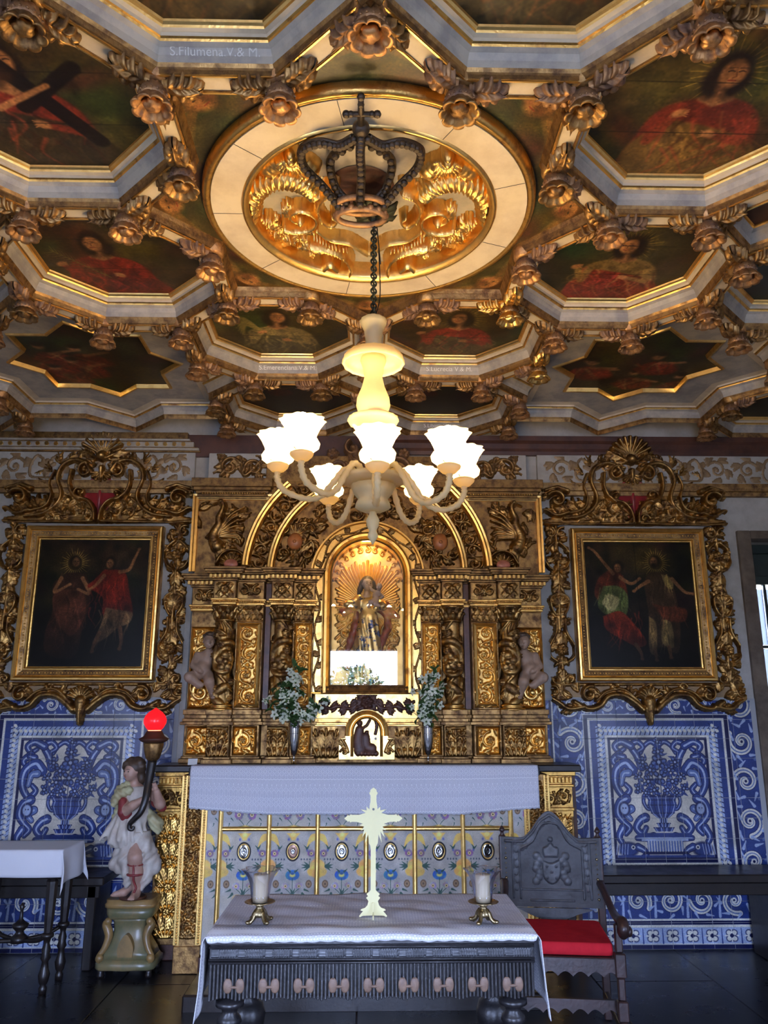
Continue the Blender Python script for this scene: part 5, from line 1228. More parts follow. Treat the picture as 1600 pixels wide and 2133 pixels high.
arch_frame('niche_frame', NW+.032, [(-.036, -.03), (-.036, .012), (-.026, .026), (-.014, .018), (-.006, .034), (.012, .036), (.022, .022), (.03, .02), (.034, -.03)], G['gold'], 5.86, NZ0-.055)
b = MB(); b.sweep([(NW+.06, 5.86, NZ0-.03), (-NW-.06, 5.86, NZ0-.03)], [(-.035, -.03), (-.035, .02), (-.02, .034), (0, .02), (.012, .03), (.026, .016), (.032, -.03)], up=Vector((0, -1, 0))); apart('niche_sill', b, G['goldd'])
# vine border with a pale ground outside the frame
vb = Relief(-.43, .43, NZ0-.05, NSP+.43, .004); w_ = .372
path = [(-w_, NZ0-.04+(NSP-NZ0+.04)*k/20) for k in range(20)]+[(w_*math.cos(PI-PI*k/28), NSP+w_*math.sin(PI-PI*k/28)) for k in range(29)]+[(w_, NSP-(NSP-NZ0+.04)*k/20) for k in range(1, 21)]
wv = []
for i, q in enumerate(path):
    t = Vector(path[min(i+1, len(path)-1)])-Vector(path[max(0, i-1)]); t.normalize(); nn = Vector((-t.y, t.x)); wv.append(tuple(Vector(q)+nn*.020*math.sin(i*.75))); 
    if i % 2 == 0: e = math.atan2(t.y, t.x); vb.leaf(wv[-1][0], wv[-1][1], e+(1.1 if i % 4 else -1.1), .05, .035, .016, 0, 3)
vb.stroke(wv, .006, .014)
ap(vb.build('vine_border', G['carve'], lambda x, z, h: (x, 5.884-h, z)))
arch_frame('vine_border_ground', w_, [(-.052, -.10), (-.052, .006), (-.044, .014), (-.036, 0), (.036, 0), (.044, .016), (.056, .016), (.058, -.10)], G['goldb'], 5.886, NZ0-.05)
m, t, bs = new_mat('niche_glass'); t.nodes.remove(bs); fr_ = N(t, 'ShaderNodeFresnel', IOR=1.62); gl = N(t, 'ShaderNodeBsdfGlossy'); gl.inputs['Roughness'].default_value = .0; tp = N(t, 'ShaderNodeBsdfTransparent'); mx = N(t, 'ShaderNodeMixShader')
t.links.new(fr_.outputs[0], mx.inputs[0]); t.links.new(tp.outputs[0], mx.inputs[1]); t.links.new(gl.outputs[0], mx.inputs[2]); t.links.new(mx.outputs[0], t.nodes['Material Output'].inputs[0]); G['glass'] = m
b = MB(); b.prism([(x*1.02, z) for x, z in jam], 5.868, 5.871); apart('niche_glass', b, G['glass'], label='clear glass pane over the niche reflecting the doorway')
NL = bpy.data.lights.new('niche_lamp', 'POINT'); NL.energy = NICHE_W; NL.color = (1, .78, .42); NL.shadow_soft_size = .05
nl = bpy.data.objects.new('niche_lamp', NL); COL.objects.link(nl); nl.location = (0, 5.905, NZT-.03)
# --- below the niche: vine panel, ledge, tabernacle
zz0, zz1 = zat(1496, 5.85), zat(1446, 5.85)
b = MB(); b.bbox(-.375, .375, 5.86, AY+.01, zp0-.01, zz1+.005, .004); apart('under_niche_panel', b, G['goldb'])
moulding('ledge', -.375, .375, 5.86, [(zz1, zz1+.014, .012), (zz1+.014, NZ0-.06, .026)], G['goldb'])
r = Relief(-.36, .36, zz0, zz1, .004)
for s in (-1, 1):
    r.stroke(curve([(s*.04, zz1-.05), (s*.12, zz1-.10), (s*.2, zz1-.085), (s*.27, zz1-.10), (s*.34, zz1-.05)], 8), .010, .02)
    for q in range(8): r.leaf(s*(.08+.034*q), zz1-.09+.012*math.sin(q*2), 1.57+s*(.9 if q % 2 else -2.2), .055, .04, .022, 0, 3)
    r.spiral(s*.30, zz1-.12, .02, 0, 1, s, .007, .02)
r.rosette(0, zz1-.06, .05, 6, .04)
for q in range(7): r.leaf(0, zz1-.06, q*.9, .085, .05, .03)
ap(r.build('vine_carving', G['redwood'], on_wall(5.858)))
moulding('under_moulding', -.375, .375, 5.86, [(zp0, zp0+.016, .02), (zp0+.016, zz0, .008)], G['gold'])
b = MB(); b.bbox(-.39, .39, 5.87, AY+.01, ZB0, zp0, .004); apart('centre_pedestal', b, G['goldd'])
for s in (-1, 1):
    def dr(r):
        for k in range(5): r.leaf(-.29+(k-2)*.03, zp1+.03, 1.57-(k-2)*.25, .19, .07, .03, 0, 5)
    relief_panel('centre_leaf_carving', -.385, -.20, zp1+.0, zp0-.01, 5.868, s, .03, 0, G['carve'], draw=dr)
TZ0, TZT = zat(1582, 5.80), zat(1478, 5.80); TW2 = .195
tb = MB(); q = [(-TW2, TZ0), (TW2, TZ0), (TW2, TZT-.20), (TW2-.045, TZT-.195)]+[((TW2-.045)*math.cos(PI*k/14), TZT-.15+.15*math.sin(PI*k/14)) for k in range(15)]+[(-TW2+.045, TZT-.195), (-TW2, TZT-.20)]
tb.prism(q, 5.80, 5.88); tabn = apart('tabernacle', tb, G['goldb'])
def tarch(name, w, spz, z0, prof, mt):
    P = [(-w, 5.80, z0)]+[(w*math.cos(PI-PI*k/16), 5.80, spz+w*math.sin(PI-PI*k/16)) for k in range(17)]+[(w, 5.80, z0)]
    b = MB(); b.sweep(P[::-1], prof, up=Vector((0, -1, 0))); o = b.build(name, mt); o.parent = tabn; return o
tarch('arch_moulding', .135, TZT-.155, TZT-.18, [(-.016, -.01), (-.016, .014), (-.004, .024), (.012, .016), (.02, -.01)], G['gold']); tarch('door_frame', .103, TZT-.155, TZ0+.02, [(-.010, -.01), (-.010, .012), (0, .022), (.010, .012), (.012, -.01)], G['gold'])
r = Relief(-.095, .095, TZ0+.02, TZT-.06, .003); z0 = TZ0+.03
r.stroke(curve([(-.05, z0+.17), (-.06, z0+.10), (-.05, z0+.03)], 6), .030, .02, .04, .02); r.dab(-.05, z0+.215, .020, .026); r.stroke([(-.045, z0+.17), (.0, z0+.20), (.02, z0+.235)], .009, .02)
r.stroke(curve([(-.01, z0+.12), (.0, z0+.06), (.04, z0+.04)], 6), .03, .018, .035, .018); r.dab(.0, z0+.15, .016, .022); r.stroke(curve([(-.05, z0+.25), (0, z0+.275), (.05, z0+.25), (.07, z0+.2), (.06, z0+.14)], 6), .010, .014)
for q in range(6): r.dab(-.06+.025*q, z0+.01, .018, .02)
o = r.build('door_relief', G['redwood'], on_wall(5.7985), tabn)
b = MB(); b.lathe([(.0, -.004), (.009, -.004), (.009, .002)], (0, 0, 0), 12, T=Matrix.Translation((.062, 5.795, z0+.11)) @ Matrix.Rotation(PI/2, 4, 'X')); o = b.build('keyhole_plate', G['grey']); o.parent = tabn
for s in (-1, 1):
    r = Relief(-TW2, -.118, TZ0+.01, TZT-.20, .003); r.spiral(-.157, TZ0+.16, .03, 0, 1.3, 1, .008, .018); r.spiral(-.157, TZ0+.05, .028, 3, 1.3, -1, .008, .018); r.stroke(curve([(-.185, TZ0+.15), (-.15, TZ0+.10), (-.13, TZ0+.05)], 5), .009, .016)
    for q in range(4): r.leaf(-.157, TZ0+.06+.04*q, 1.57+q, .04, .03, .012)
    o = r.build('side_scroll', G['carve'], lambda x, z, h: (-s*x, 5.799-h, z), tabn, flip=s > 0)

# ------------------------------------------------------------------ the two big framed paintings with carved surrounds
def scene_painting(kind):
    W, H = 360, 410; p = Paint(W, H, (.045,.038,.026)); rg = random.Random(kind); X = lambda x: x*W; U = lambda pts: [(x*W, y*H) for x, y in pts]
    for k in range(40): p.ell(rg.random()*W, rg.random()*H*.55, rg.uniform(20, 80), rg.uniform(15, 50), [c*rg.uniform(.6, 2.4) for c in (.065,.055,.035)], rg.uniform(0, 3), .7, .4)
    if kind == 1:
        for k in range(14): p.ell(W*rg.uniform(.62, .98), H*rg.uniform(.02, .2), 40, 18, (.17,.12,.07), rg.uniform(-.6, .2), .7, .35)
        p.ell(W*.9, H*.27, 30, 12, (.22,.19,.11), .2, .8, .4)
    else:
        for k in range(12): p.ell(W*rg.uniform(.15, .65), H*rg.uniform(.02, .22), 46, 26, (.19,.15,.07), rg.uniform(-.6, .4), .7, .35)
        for k in range(8): p.ell(W*rg.uniform(.80, .95), H*rg.uniform(.12, .32), 30, 26, (.025,.028,.02), 0, .6, .6)
    sk = (.40,.27,.16)
    def glory(x, y):
        p.ell(x*W, y*H, 46, 46, (.27,.21,.09), 0, .8, .55)
        for k in range(30):
            a = 6.283*k/30; r = 40+10*(k % 2); p.line([(x*W+24*math.cos(a), y*H+24*math.sin(a)), (x*W+r*math.cos(a), y*H+r*math.sin(a))], 2.6, (.50,.40,.17), .7, .8)
    def head(x, y, look, hair=(.07,.045,.03), s=1.0, beard=False):
        p.ell(x*W-2*look, y*H-2, 18*s, 21*s, hair, 0, .3); p.ell(x*W+3*look*s, y*H+2, 11*s, 15*s, sk, -.1*look, .25); p.ell(x*W-4*look*s, y*H+4, 6*s, 11*s, [c*.5 for c in sk], 0, .8, .7)
        for e in (-4, 4): p.line([(x*W+(e+4*look-2)*s, y*H-1), (x*W+(e+4*look+2)*s, y*H-1)], 1.8, (.1,.06,.04))
        p.line([(x*W+5*look*s, y*H), (x*W+7*look*s, y*H+6), (x*W+4*look*s, y*H+7)], 1.3, (.2,.12,.07)); p.line([(x*W+(3*look-3)*s, y*H+10), (x*W+(3*look+3)*s, y*H+10)], 1.8, (.28,.11,.08))
        if beard: p.ell(x*W+3*look, y*H+13, 8*s, 7*s, (.09,.06,.04), 0, .5)
    def cloth(pts, c, n=14, box=None):
        q = U(curve(pts, 6)); p.poly(q, c, 4, .92); xs = [a for a, _ in pts]; ys = [b_ for _, b_ in pts]
        for k in range(n):
            x, y = rg.uniform(min(xs)+.03, max(xs)-.03), rg.uniform(min(ys), max(ys)-.08); f = rg.choice((.35, 1.7, 1.4))
            p.line(U(curve([(x, y), (x+rg.uniform(-.03, .03), y+.06), (x+rg.uniform(-.07, .07), y+.14)], 5)), rg.uniform(3, 8), [min(1, v*f) for v in c], 1, .4, 3)
    def arm(pts, w0=13, w1=8, c=sk): p.line(U(curve(pts, 6)), w0, c, w1, .9, 3); x, y = pts[-1]; p.ell(x*W, y*H, w1*.75, w1*.6, c, 0, .4)
    if kind == 1:
        glory(.33, .19); cloth([(.27,.27), (.15,.36), (.17,.55), (.12,.75), (.16,.90), (.40,.92), (.45,.70), (.50,.45), (.42,.28), (.27,.27)], (.15,.085,.055), 26)
        cloth([(.18,.40), (.42,.42), (.46,.60), (.36,.76), (.22,.66), (.16,.50), (.18,.40)], (.24,.13,.085), 14); arm([(.22,.31), (.17,.42), (.30,.36)]); arm([(.41,.31), (.48,.43), (.38,.40)]); head(.33, .18, 1)
        cloth([(.60,.24), (.52,.32), (.46,.38), (.60,.46), (.62,.60), (.76,.66), (.88,.60), (.84,.42), (.78,.26), (.60,.24)], (.32,.085,.05), 26)
        cloth([(.64,.54), (.60,.70), (.55,.82), (.66,.78), (.76,.70), (.86,.66), (.88,.58), (.76,.56), (.64,.54)], (.34,.26,.17), 16)
        arm([(.74,.26), (.82,.24), (.86,.16), (.90,.075)], 13, 7); arm([(.60,.29), (.54,.36), (.48,.40)]); arm([(.60,.74), (.56,.84), (.55,.88)], 14, 9); arm([(.78,.70), (.80,.80), (.79,.86)], 14, 9); head(.65, .19, -1)
        p.poly(U([(.70,.20), (.78,.10), (.76,.26)]), (.12,.09,.06), 8, .6)
    else:
        glory(.66, .17); cloth([(.24,.22), (.12,.30), (.08,.44), (.20,.52), (.34,.56), (.38,.40), (.33,.26), (.24,.22)], (.25,.10,.055), 14)
        cloth([(.16,.36), (.10,.50), (.16,.58), (.34,.60), (.38,.44), (.30,.36), (.16,.36)], (.24,.28,.14), 16); cloth([(.20,.42), (.14,.50), (.24,.56), (.30,.46), (.20,.42)], (.45,.42,.28), 8)
        cloth([(.14,.60), (.30,.56), (.42,.66), (.52,.80), (.44,.84), (.30,.78), (.16,.70), (.14,.60)], (.36,.11,.055), 22)
        arm([(.26,.26), (.18,.17), (.10,.08), (.05,.05)], 12, 7); arm([(.32,.29), (.42,.34), (.50,.30)]); arm([(.42,.82), (.46,.88), (.47,.93)], 13, 8); head(.31, .21, -1, s=.95)
        cloth([(.60,.25), (.54,.34), (.56,.60), (.54,.86), (.66,.84), (.80,.88), (.84,.60), (.80,.34), (.74,.25), (.60,.25)], (.17,.12,.075), 24)
        cloth([(.56,.60), (.54,.86), (.60,.88), (.62,.66), (.56,.60)], (.40,.32,.19), 6); cloth([(.68,.62), (.66,.80), (.76,.84), (.76,.66), (.68,.62)], (.40,.33,.19), 6); cloth([(.70,.26), (.74,.36), (.80,.38), (.80,.30), (.70,.26)], (.36,.30,.16), 5)
        cloth([(.60,.50), (.72,.52), (.90,.54), (.88,.64), (.70,.62), (.60,.50)], (.25,.12,.07), 10)
        arm([(.58,.32), (.50,.36), (.44,.40)]); arm([(.80,.30), (.90,.40), (.98,.42)]); arm([(.59,.86), (.60,.94)], 13, 9); arm([(.72,.84), (.73,.92)], 13, 9); head(.65, .16, -1, (.08,.055,.035), 1.05, True)
        p.line(U([(.47, 0), (.49, 1)]), 1.2, (.02,.015,.01))
    p.ell(W*.5, H*1.05, W*.8, H*.28, (.012,.010,.008), 0, .7, .7)
    p.noise(.12, 2.5); p.noise(.2, 25); return p.a*1.25
for kind, ax in ((1, -2.112), (2, 2.117)):
    side = 'left' if kind == 1 else 'right'; Y = 6.085
    T = empty('framed_painting', (ax, 6.08, 2.4), cat='painting', label='dark oil painting of a haloed woman and a red-robed angel pointing up' if kind == 1 else 'dark oil painting of an angel in green and red leading a haloed bearded man')
    X0, X1, Z0, Z1 = -.525, .525, zat(1418, 6.0)-2.4, zat(1096, 6.0)-2.4
    q = [(X0, 0, Z0), (X0, 0, Z1), (X1, 0, Z1), (X1, 0, Z0)]; b = MB()
    prof = [(0, .02), (0, -.05), (.008, -.062), (.020, -.064), (.030, -.052), (.036, -.044), (.040, -.047), (.076, -.038), (.080, -.042), (.088, -.042), (.096, -.026), (.104, -.024), (.108, -.005)]
    b.sweep(q, [(a, -o) for a, o in prof], True, mats=[0, 0, 1, 1, 0, 0, 2, 2, 1, 1, 0, 1])
    b.build('frame', [G['gold'], G['goldb'], G['goldd']], T)
    b = MB()
    for (xa, za), (xb, zb2) in (((X0+.058, Z0+.058), (X1-.058, Z0+.058)), ((X1-.058, Z0+.058), (X1-.058, Z1-.058)), ((X1-.058, Z1-.058), (X0+.058, Z1-.058)), ((X0+.058, Z1-.058), (X0+.058, Z0+.058))):
        n = int(math.hypot(xb-xa, zb2-za)/.021)
        for k in range(n): b.ball((xa+(xb-xa)*k/n, -.040, za+(zb2-za)*k/n), .0085 if k % 2 else .006, 6, 4, sc=(1, .9, 1))
    o = b.build('carved_frame_strip', G['gold'], T, kind='stuff')
    b = MB(); b.box(X0+.1, X1-.1, -.012, -.004, Z0+.1, Z1-.1); o = b.build('canvas', image_mat('dark_oil_painting', scene_painting(kind), .34, .22, .12), T); uv = o.data.uv_layers.new(name='UVMap')
    for l in o.data.loops:
        v = o.data.vertices[l.vertex_index].co; uv.data[l.index].uv = ((v.x-X0-.1)/(X1-X0-.2), (v.z-Z0-.1)/(Z1-Z0-.2))
    def put(name, r, mt, depth=1.0, y=0.0, parent=T, **kw): return r.build(name, mt, lambda x, z, h: (x-ax, Y-6.08-y-h*depth, z-2.4), parent, **kw)
    z = lambda y: zat(y, 6.05); k_ = 1650/6.28; dx = lambda px: px/k_
    # --- crest above the frame
    r = Relief(ax-.735, ax+.735, z(1092), z(886), .0055); zb_ = z(1088)
    for s in (-1, 1):
        S = lambda *pts: [(ax+s*dx(a), z(b_)) for a, b_ in pts]
        r.plate(S((6,1088), (10,1054), (44,1040), (64,1014), (62,984), (30,990), (14,978), (14,962), (60,954), (96,984), (100,1030), (114,1058), (150,1072), (200,1080), (200,1090)), .013, .01)
        for q_ in range(34):
            a = random.uniform(12, 150); b_ = random.uniform(965, 1084)
            if (a < 96 and b_ > 1044) or (66 < a < 98) or b_ > 1062 or b_ < 985: pt = S((a, b_))[0]; r.leaf(pt[0], pt[1], random.uniform(0, 6.28), dx(20), dx(12), .036, random.uniform(-1, 1), 4)
        r.stroke(curve(S((22,985), (34,968), (58,963), (80,975), (88,1000), (78,1030), (84,1052), (110,1072), (150,1078)), 8), .026, .075, .016, .05)
        r.spiral(*S((32,985))[0], dx(17), 1.5, 1.3, -s, .018, .08); r.stroke(curve(S((95,985), (104,1010), (98,1035), (108,1058), (140,1068)), 7), .015, .06)
        r.stroke(curve(S((60,985), (62,1012), (52,1034), (34,1042)), 7), .022, .075); r.spiral(*S((38,1030))[0], dx(15), 4.6, 1.3, s, .016, .08)
        r.stroke(curve(S((5,1086), (8,1064), (22,1046), (44,1040)), 7), .018, .07); r.spiral(*S((20,1078))[0], dx(10), 0, 1.2, s, .011, .06)
        r.stroke(S((4,1088), (150,1090), (206,1086)), .014, .05, .012, .04)
        for a, b_, an, l in ((68,960,2.2,26), (88,968,1.2,26), (104,985,.7,24), (112,1010,.1,22), (60,1056,1.9,28), (50,1072,.6,26), (78,1066,1.2,26), (92,1078,.4,24), (120,1060,.8,30), (140,1064,.6,30), (160,1070,.5,26), (110,1074,.2,30), (66,1040,-.9,22), (100,1050,.3,22), (48,958,1.8,24), (30,1060,.8,22)):
            q_ = S((a, b_))[0]; r.leaf(q_[0], q_[1], an if s > 0 else PI-an, dx(l), dx(l*.6), .05, .5*s, 4)
        for a, b_ in ((75,1052), (62,1070), (36,1068), (95,1064)): r.rosette(*S((a, b_))[0], dx(6), 5, .05)
        # volute capital at the corner
        q_ = S((163, 1040))[0]; r.spiral(q_[0], q_[1], dx(20), .5 if s > 0 else 2.6, 1.4, s, .024, .085); r.stroke(S((140,1022), (160,1014), (186,1020)), .028, .085, .02, .07); r.stroke(curve(S((140,1066), (165,1072), (190,1060), (206,1082)), 6), .020, .07, .012, .05)
        r.spiral(*S((188, 1030))[0], dx(11), 2, 1.2, -s, .014, .06)
    r.shell(ax, z(950), dx(44), .45, PI-.45, 9, .085); r.shell(ax, z(985), dx(22), PI+.2, 2*PI-.2, 7, .06); r.dab(ax, z(955), .05, .1); r.stroke([(ax, z(978)), (ax, z(1000))], .03, .07, .012, .05)
    for s in (-1, 1): r.leaf(ax+s*dx(10), z(960), 1.57-s*1.0, dx(48), dx(22), .07, 0, 5); r.leaf(ax+s*dx(14), z(972), 1.57-s*1.5, dx(40), dx(20), .06, 0, 5)
    put('carved_crest', r, G['carve'], 1.1)
    b = MB(); b.prism([(dx(a), z(y)-2.4) for a, y in ((-8,1086), (-22,1046), (-66,1012), (-40,996), (-24,990), (-12,975), (12,975), (24,990), (40,996), (66,1012), (22,1046), (8,1086))], -.014, .015); sk = b.build('silk_backing', G['crimson'], T, label='crimson silk showing between the scrolls')
    b = MB()
    for s in (-1, 1): b.tube([(0, -.016, z(985)-2.4), (s*dx(22), -.022, z(1006)-2.4), (s*dx(50), -.012, z(1012)-2.4)], [.008, .012, .004], 6)
    b.tube([(0, -.014, z(985)-2.4), (0, -.02, z(1030)-2.4), (0, -.014, z(1084)-2.4)], [.006, .016, .006], 6); o = b.build('silk_fold', G['crimson']); o.parent = sk
    # --- side strips
    for s in (-1, 1):
        cx = ax+s*.635; r = Relief(cx-.095, cx+.095, z(1440), z(1086), .0055); H = r.zs[-1]-r.zs[0]; P = lambda u, t: (cx+u, r.zs[-1]-t*H)
        def pair(fn):
            for e in (-1, 1): fn(e)
        pair(lambda e: (r.spiral(*P(e*.045, .06), .045, 1.2, 1.3, e, .013, .045), r.stroke(curve([P(e*.02, .12), P(e*.075, .16), P(e*.10, .21), P(e*.07, .27), P(e*.03, .29)], 7), .013, .05), r.spiral(*P(e*.075, .17), .030, 2, 1.2, -e, .009, .045)))
        pair(lambda e: (r.stroke(curve([P(e*.02, .43), P(e*.07, .46), P(e*.06, .52), P(e*.03, .56)], 6), .011, .045), r.stroke(curve([P(e*.035, .58), P(e*.04, .66), P(e*.095, .74), P(e*.09, .80), P(e*.04, .83)], 7), .013, .05), r.spiral(*P(e*.06, .60), .03, 1, 1.2, e, .01, .045), r.spiral(*P(e*.05, .93), .04, 3, 1.3, -e, .011, .045)))
        r.shell(*P(0, .50), .07, .3, PI-.3, 7, .05); r.rosette(*P(0, .205), .045, 6, .05); r.rosette(*P(0, .76), .05, 6, .055)
        r.stroke([P(0, .02), P(.008, .3), P(-.008, .6), P(0, .97)], .013, .03)
        for k in range(44):
            t = .02+.96*k/44; u = random.choice((-1, 1))*random.uniform(.0, .05); q_ = P(u, t); r.leaf(q_[0], q_[1], random.uniform(0, 6.28), .07, .045, .035, random.uniform(-.8, .8), 4)
        for t, l in ((.30, .12), (.38, .12), (.66, .10), (.88, .10)): q_ = P(0, t); r.leaf(q_[0], q_[1], -1.57, l, .075, .045, 0, 5)
        put('carved_side_strip', r, G['carve'])
    # --- apron under the frame
    r = Relief(ax-.735, ax+.735, z(1512), z(1421), .0055)
    for s in (-1, 1):
        S = lambda *pts: [(ax+s*dx(a), z(b_)) for a, b_ in pts]
        r.stroke(curve(S((14,1478), (30,1462), (52,1448), (80,1450), (98,1470), (122,1476), (148,1462)), 8), .030, .06, .02, .05)
        r.stroke(curve(S((20,1462), (50,1436), (84,1440), (104,1458)), 8), .014, .05); r.spiral(*S((118,1446))[0], dx(17), 2 if s > 0 else 1.1, 1.4, -s, .018, .065); r.spiral(*S((68,1430))[0], dx(9), 0, 1.2, s, .011, .05)
        r.stroke(curve(S((130,1472), (160,1476), (180,1462), (200,1448), (212,1430)), 8), .024, .055, .014, .04); r.spiral(*S((188,1440))[0], dx(14), 3, 1.3, s, .014, .05)
        for a, b_, an in ((150,1470,-.6), (165,1455,.6), (140,1440,1.2), (200,1452,-.4), (96,1448,.4), (44,1452,2.0), (172,1440,1.4), (154,1450,.2), (206,1440,.8)): q_ = S((a, b_))[0]; r.leaf(q_[0], q_[1], an if s > 0 else PI-an, dx(26), dx(16), .045, .5*s, 4)
        r.stroke(S((0,1424), (200,1426)), .016, .03)
    r.shell(ax, z(1458), dx(26), .35, PI-.35, 9, .075); r.stroke([(ax, z(1460)), (ax, z(1508))], .052, .075, .014, .05)
    for k in range(4): r.leaf(ax, z(1462+8*k), -1.57, dx(22), dx(16-2*k), .075, 0, 4)
    put('carved_apron', r, G['carve'])
    b = MB(); b.box(-.66, .66, -.004, .01, z(1452)-2.4, z(1420)-2.4); b.build('apron_ground', G['ochre'], T)

# ------------------------------------------------------------------ altar table with painted front
def frontal(seed):
    W, H = 240, 640; p = Paint(W, H, (.47,.46,.44)); rg = random.Random(seed); YL, BL, GR, PU = (.66,.53,.26), (.13,.28,.45), (.13,.22,.19), (.36,.28,.36)
    for k in range(40): p.ell(rg.random()*W, rg.random()*H, rg.uniform(15, 50), rg.uniform(15, 60), rg.choice([(.52,.50,.46), (.42,.42,.43), (.50,.46,.39)]), 0, .8, .4)
    def leaf(x, y, a, l, c=GR): p.line(curve([(x, y), (x+l*.5*math.cos(a)+2, y+l*.5*math.sin(a)), (x+l*math.cos(a), y+l*math.sin(a))], 4), l*.34, c, 1.5, .95)
    def rose(x, y, R, c, c2=(.62,.55,.36)):
        for k in range(9): p.ell(x+R*.7*math.cos(k*.7), y+R*.7*math.sin(k*.7), R*.36, R*.36, [v*rg.uniform(.85, 1.2) for v in c], 0, .3)
        p.ell(x, y, R*.62, R*.62, c, 0, .2); p.ell(x, y+R*.1, R*.42, R*.36, c2, 0, .3); p.ell(x, y+R*.1, R*.15, R*.15, (.1,.08,.06), 0, .3)
    def disc(x, y, R): p.ell(x, y, R, R, (.28,.21,.14), 0, .12); p.ell(x, y, R*.72, R*.72, (.42,.34,.25), 0, .2); p.ell(x, y, R*.3, R*.3, (.25,.2,.15), 0, .3)
    # the pattern of the lower field is closer set than the upper one
    YY = lambda y: y if y < 160 else 160+(y-160)*.61
    pe, pl_, pp = p.ell, p.line, p.poly
    p.ell = lambda x, y, *a, **k: pe(x, YY(y), *a, **k)
    p.line = lambda pts, *a, **k: pl_([(q[0], YY(q[1])) for q in pts], *a, **k)
    p.poly = lambda pts, *a, **k: pp([(q[0], YY(q[1])) for q in pts], *a, **k)
    c = W/2
    # upper field
    for s in (-1, 1):
        disc(c+s*80, 92, 15); rose(c+s*32, 105, 21, PU); p.line(curve([(c, 160), (c+s*12, 140), (c+s*30, 125)], 5), 2.5, GR); leaf(c+s*12, 155, 0 if s > 0 else PI, 40); leaf(c+s*70, 120, .8, 16); leaf(c+s*78, 140, 2, 14)
    p.ell(c, 62, 30, 22, BL, 0, .2); p.ell(c, 160, 24, 12, YL, 0, .3)
    # lower field
    p.poly([(c-34, 190), (c+34, 190), (c+14, 218), (c+8, 236), (c-8, 236), (c-14, 218)], YL, 3); p.ell(c, 200, 12, 8, (.74,.62,.36), 0, .4)
    for s in (-1, 1):
        e = c+s*118
        p.poly(curve([(e, 190), (e-s*30, 200), (e-s*45, 240), (e-s*50, 285), (e-s*30, 250), (e, 225), (e, 190)], 5), YL, 3)
        rose(e-s*28, 318, 18, PU); leaf(e-s*50, 290, -1.57+s*.4, 30); leaf(e-s*50, 290, -1.57-s*.6, 26); leaf(e-s*6, 290, -1.2*s+(PI if s < 0 else 0), 24, (.3,.33,.42))
        for q in ((22, 230), (70, 300)): p.ell(c+s*q[0], q[1], 5, 5, (.27,.28,.45), 0, .5)
        for q in range(4): p.ell(c+s*(42+14*q), 356, 3.5, 3.5, (.2,.22,.26), 0, .5)
        for dx, dy, r in ((8, 380, 18), (14, 400, 24), (12, 425, 22), (26, 440, 16), (6, 445, 20), (34, 432, 12)): p.ell(e-s*dx, dy, r, r*.8, [v*rg.uniform(.88, 1.1) for v in YL], 0, .25)
        for q in range(4): leaf(e-s*40, 400, (PI if s > 0 else 0)+s*(-.9+.6*q), 36)
        p.line([(e-s*36, 405), (e-s*36, 370)], 3, GR)
        disc(c+s*80, 510, 15); rose(c+s*33, 522, 17, (.46,.42,.46)); p.line(curve([(c, 590), (c+s*14, 560), (c+s*32, 540)], 5), 2.5, GR); leaf(c+s*60, 545, .5*s+(PI if s < 0 else 0), 26); leaf(c+s*50, 570, .9*s+(PI if s < 0 else 0), 34); leaf(c+s*10, 470, -.6*s+(PI if s < 0 else 0), 18)
        p.ell(c+s*26, 600, 20, 14, YL, 0, .4)
    for k in range(12): p.ell(c+24*math.cos(k*.524), 455+18*math.sin(k*.524), 10, 9, [v*rg.uniform(.8, 1.3) for v in BL], 0, .2)
    p.ell(c, 455, 24, 18, BL, 0, .2); p.ell(c, 455, 14, 8, (.60,.58,.32), 0, .3); p.ell(c, 446, 9, 4, (.12,.22,.36), 0, .3)
    for s in (-1, 1): leaf(c+s*12, 434, -1.57+s*.7, 24)
    p.line([(c, 475), (c, 585)], 3, GR); leaf(c, 570, -1.2, 36); leaf(c, 570, -1.9, 36)
    p.noise(.04, 2); p.noise(.05, 25); return np.clip(p.a*1.52, 0, .97)
AF = 5.62
altar = empty('altar', (0, 5.8, 0), label='high altar with a flower-painted panelled front and gilded carved side pilasters', cat='altar')
def al(o): o.parent = altar; o.matrix_parent_inverse = Matrix.Translation((0, 5.8, 0)).inverted(); return o
b = MB(); b.bbox(-1.44, 1.47, 5.66, 5.99, 1.215, 1.262, .008); b.bbox(-1.18, 1.16, 5.54, 5.70, 1.20, 1.2555, .006); al(b.build('altar_top', G['dark']))
b = MB(); b.box(-1.07, 1.07, AF+.03, 6.08, .02, 1.21); b.box(-1.46, -1.07, 5.93, 6.08, .02, 1.215); b.box(1.07, 1.49, 5.93, 6.08, .02, 1.215); al(b.build('altar_body', G['redwood']))
FM = [image_mat('flower_painted_panel', frontal(k), .45, .4, .1) for k in range(2)]
xs = [-.965+.3215*k for k in range(7)]
for k in range(6):
    x0, x1 = xs[k], xs[k+1]; b = MB(); b.bbox(x0+.001, x1-.001, AF, AF+.03, .11, 1.19, .002); o = al(b.build('painted_front_panel', FM[k % 2])); uv = o.data.uv_layers.new(name='UVMap')
    for l in o.data.loops:
        v = o.data.vertices[l.vertex_index].co; uv.data[l.index].uv = ((v.x-x0)/(x1-x0), (v.z-.10)/1.02)
for s in (-1, 1):
    x0, x1 = sorted((s*.966, s*1.06)); b = MB(); b.bbox(x0, x1, AF, AF+.03, .11, 1.19, .002); o = al(b.build('side_border_panel', FM[0])); uv = o.data.uv_layers.new(name='UVMap')
    for l in o.data.loops:
        v = o.data.vertices[l.vertex_index].co; uv.data[l.index].uv = (.02+.30*(v.x-x0)/(x1-x0), (v.z*1.35 % 1.0) if False else (v.z-.1)/1.02)
HZ = .862
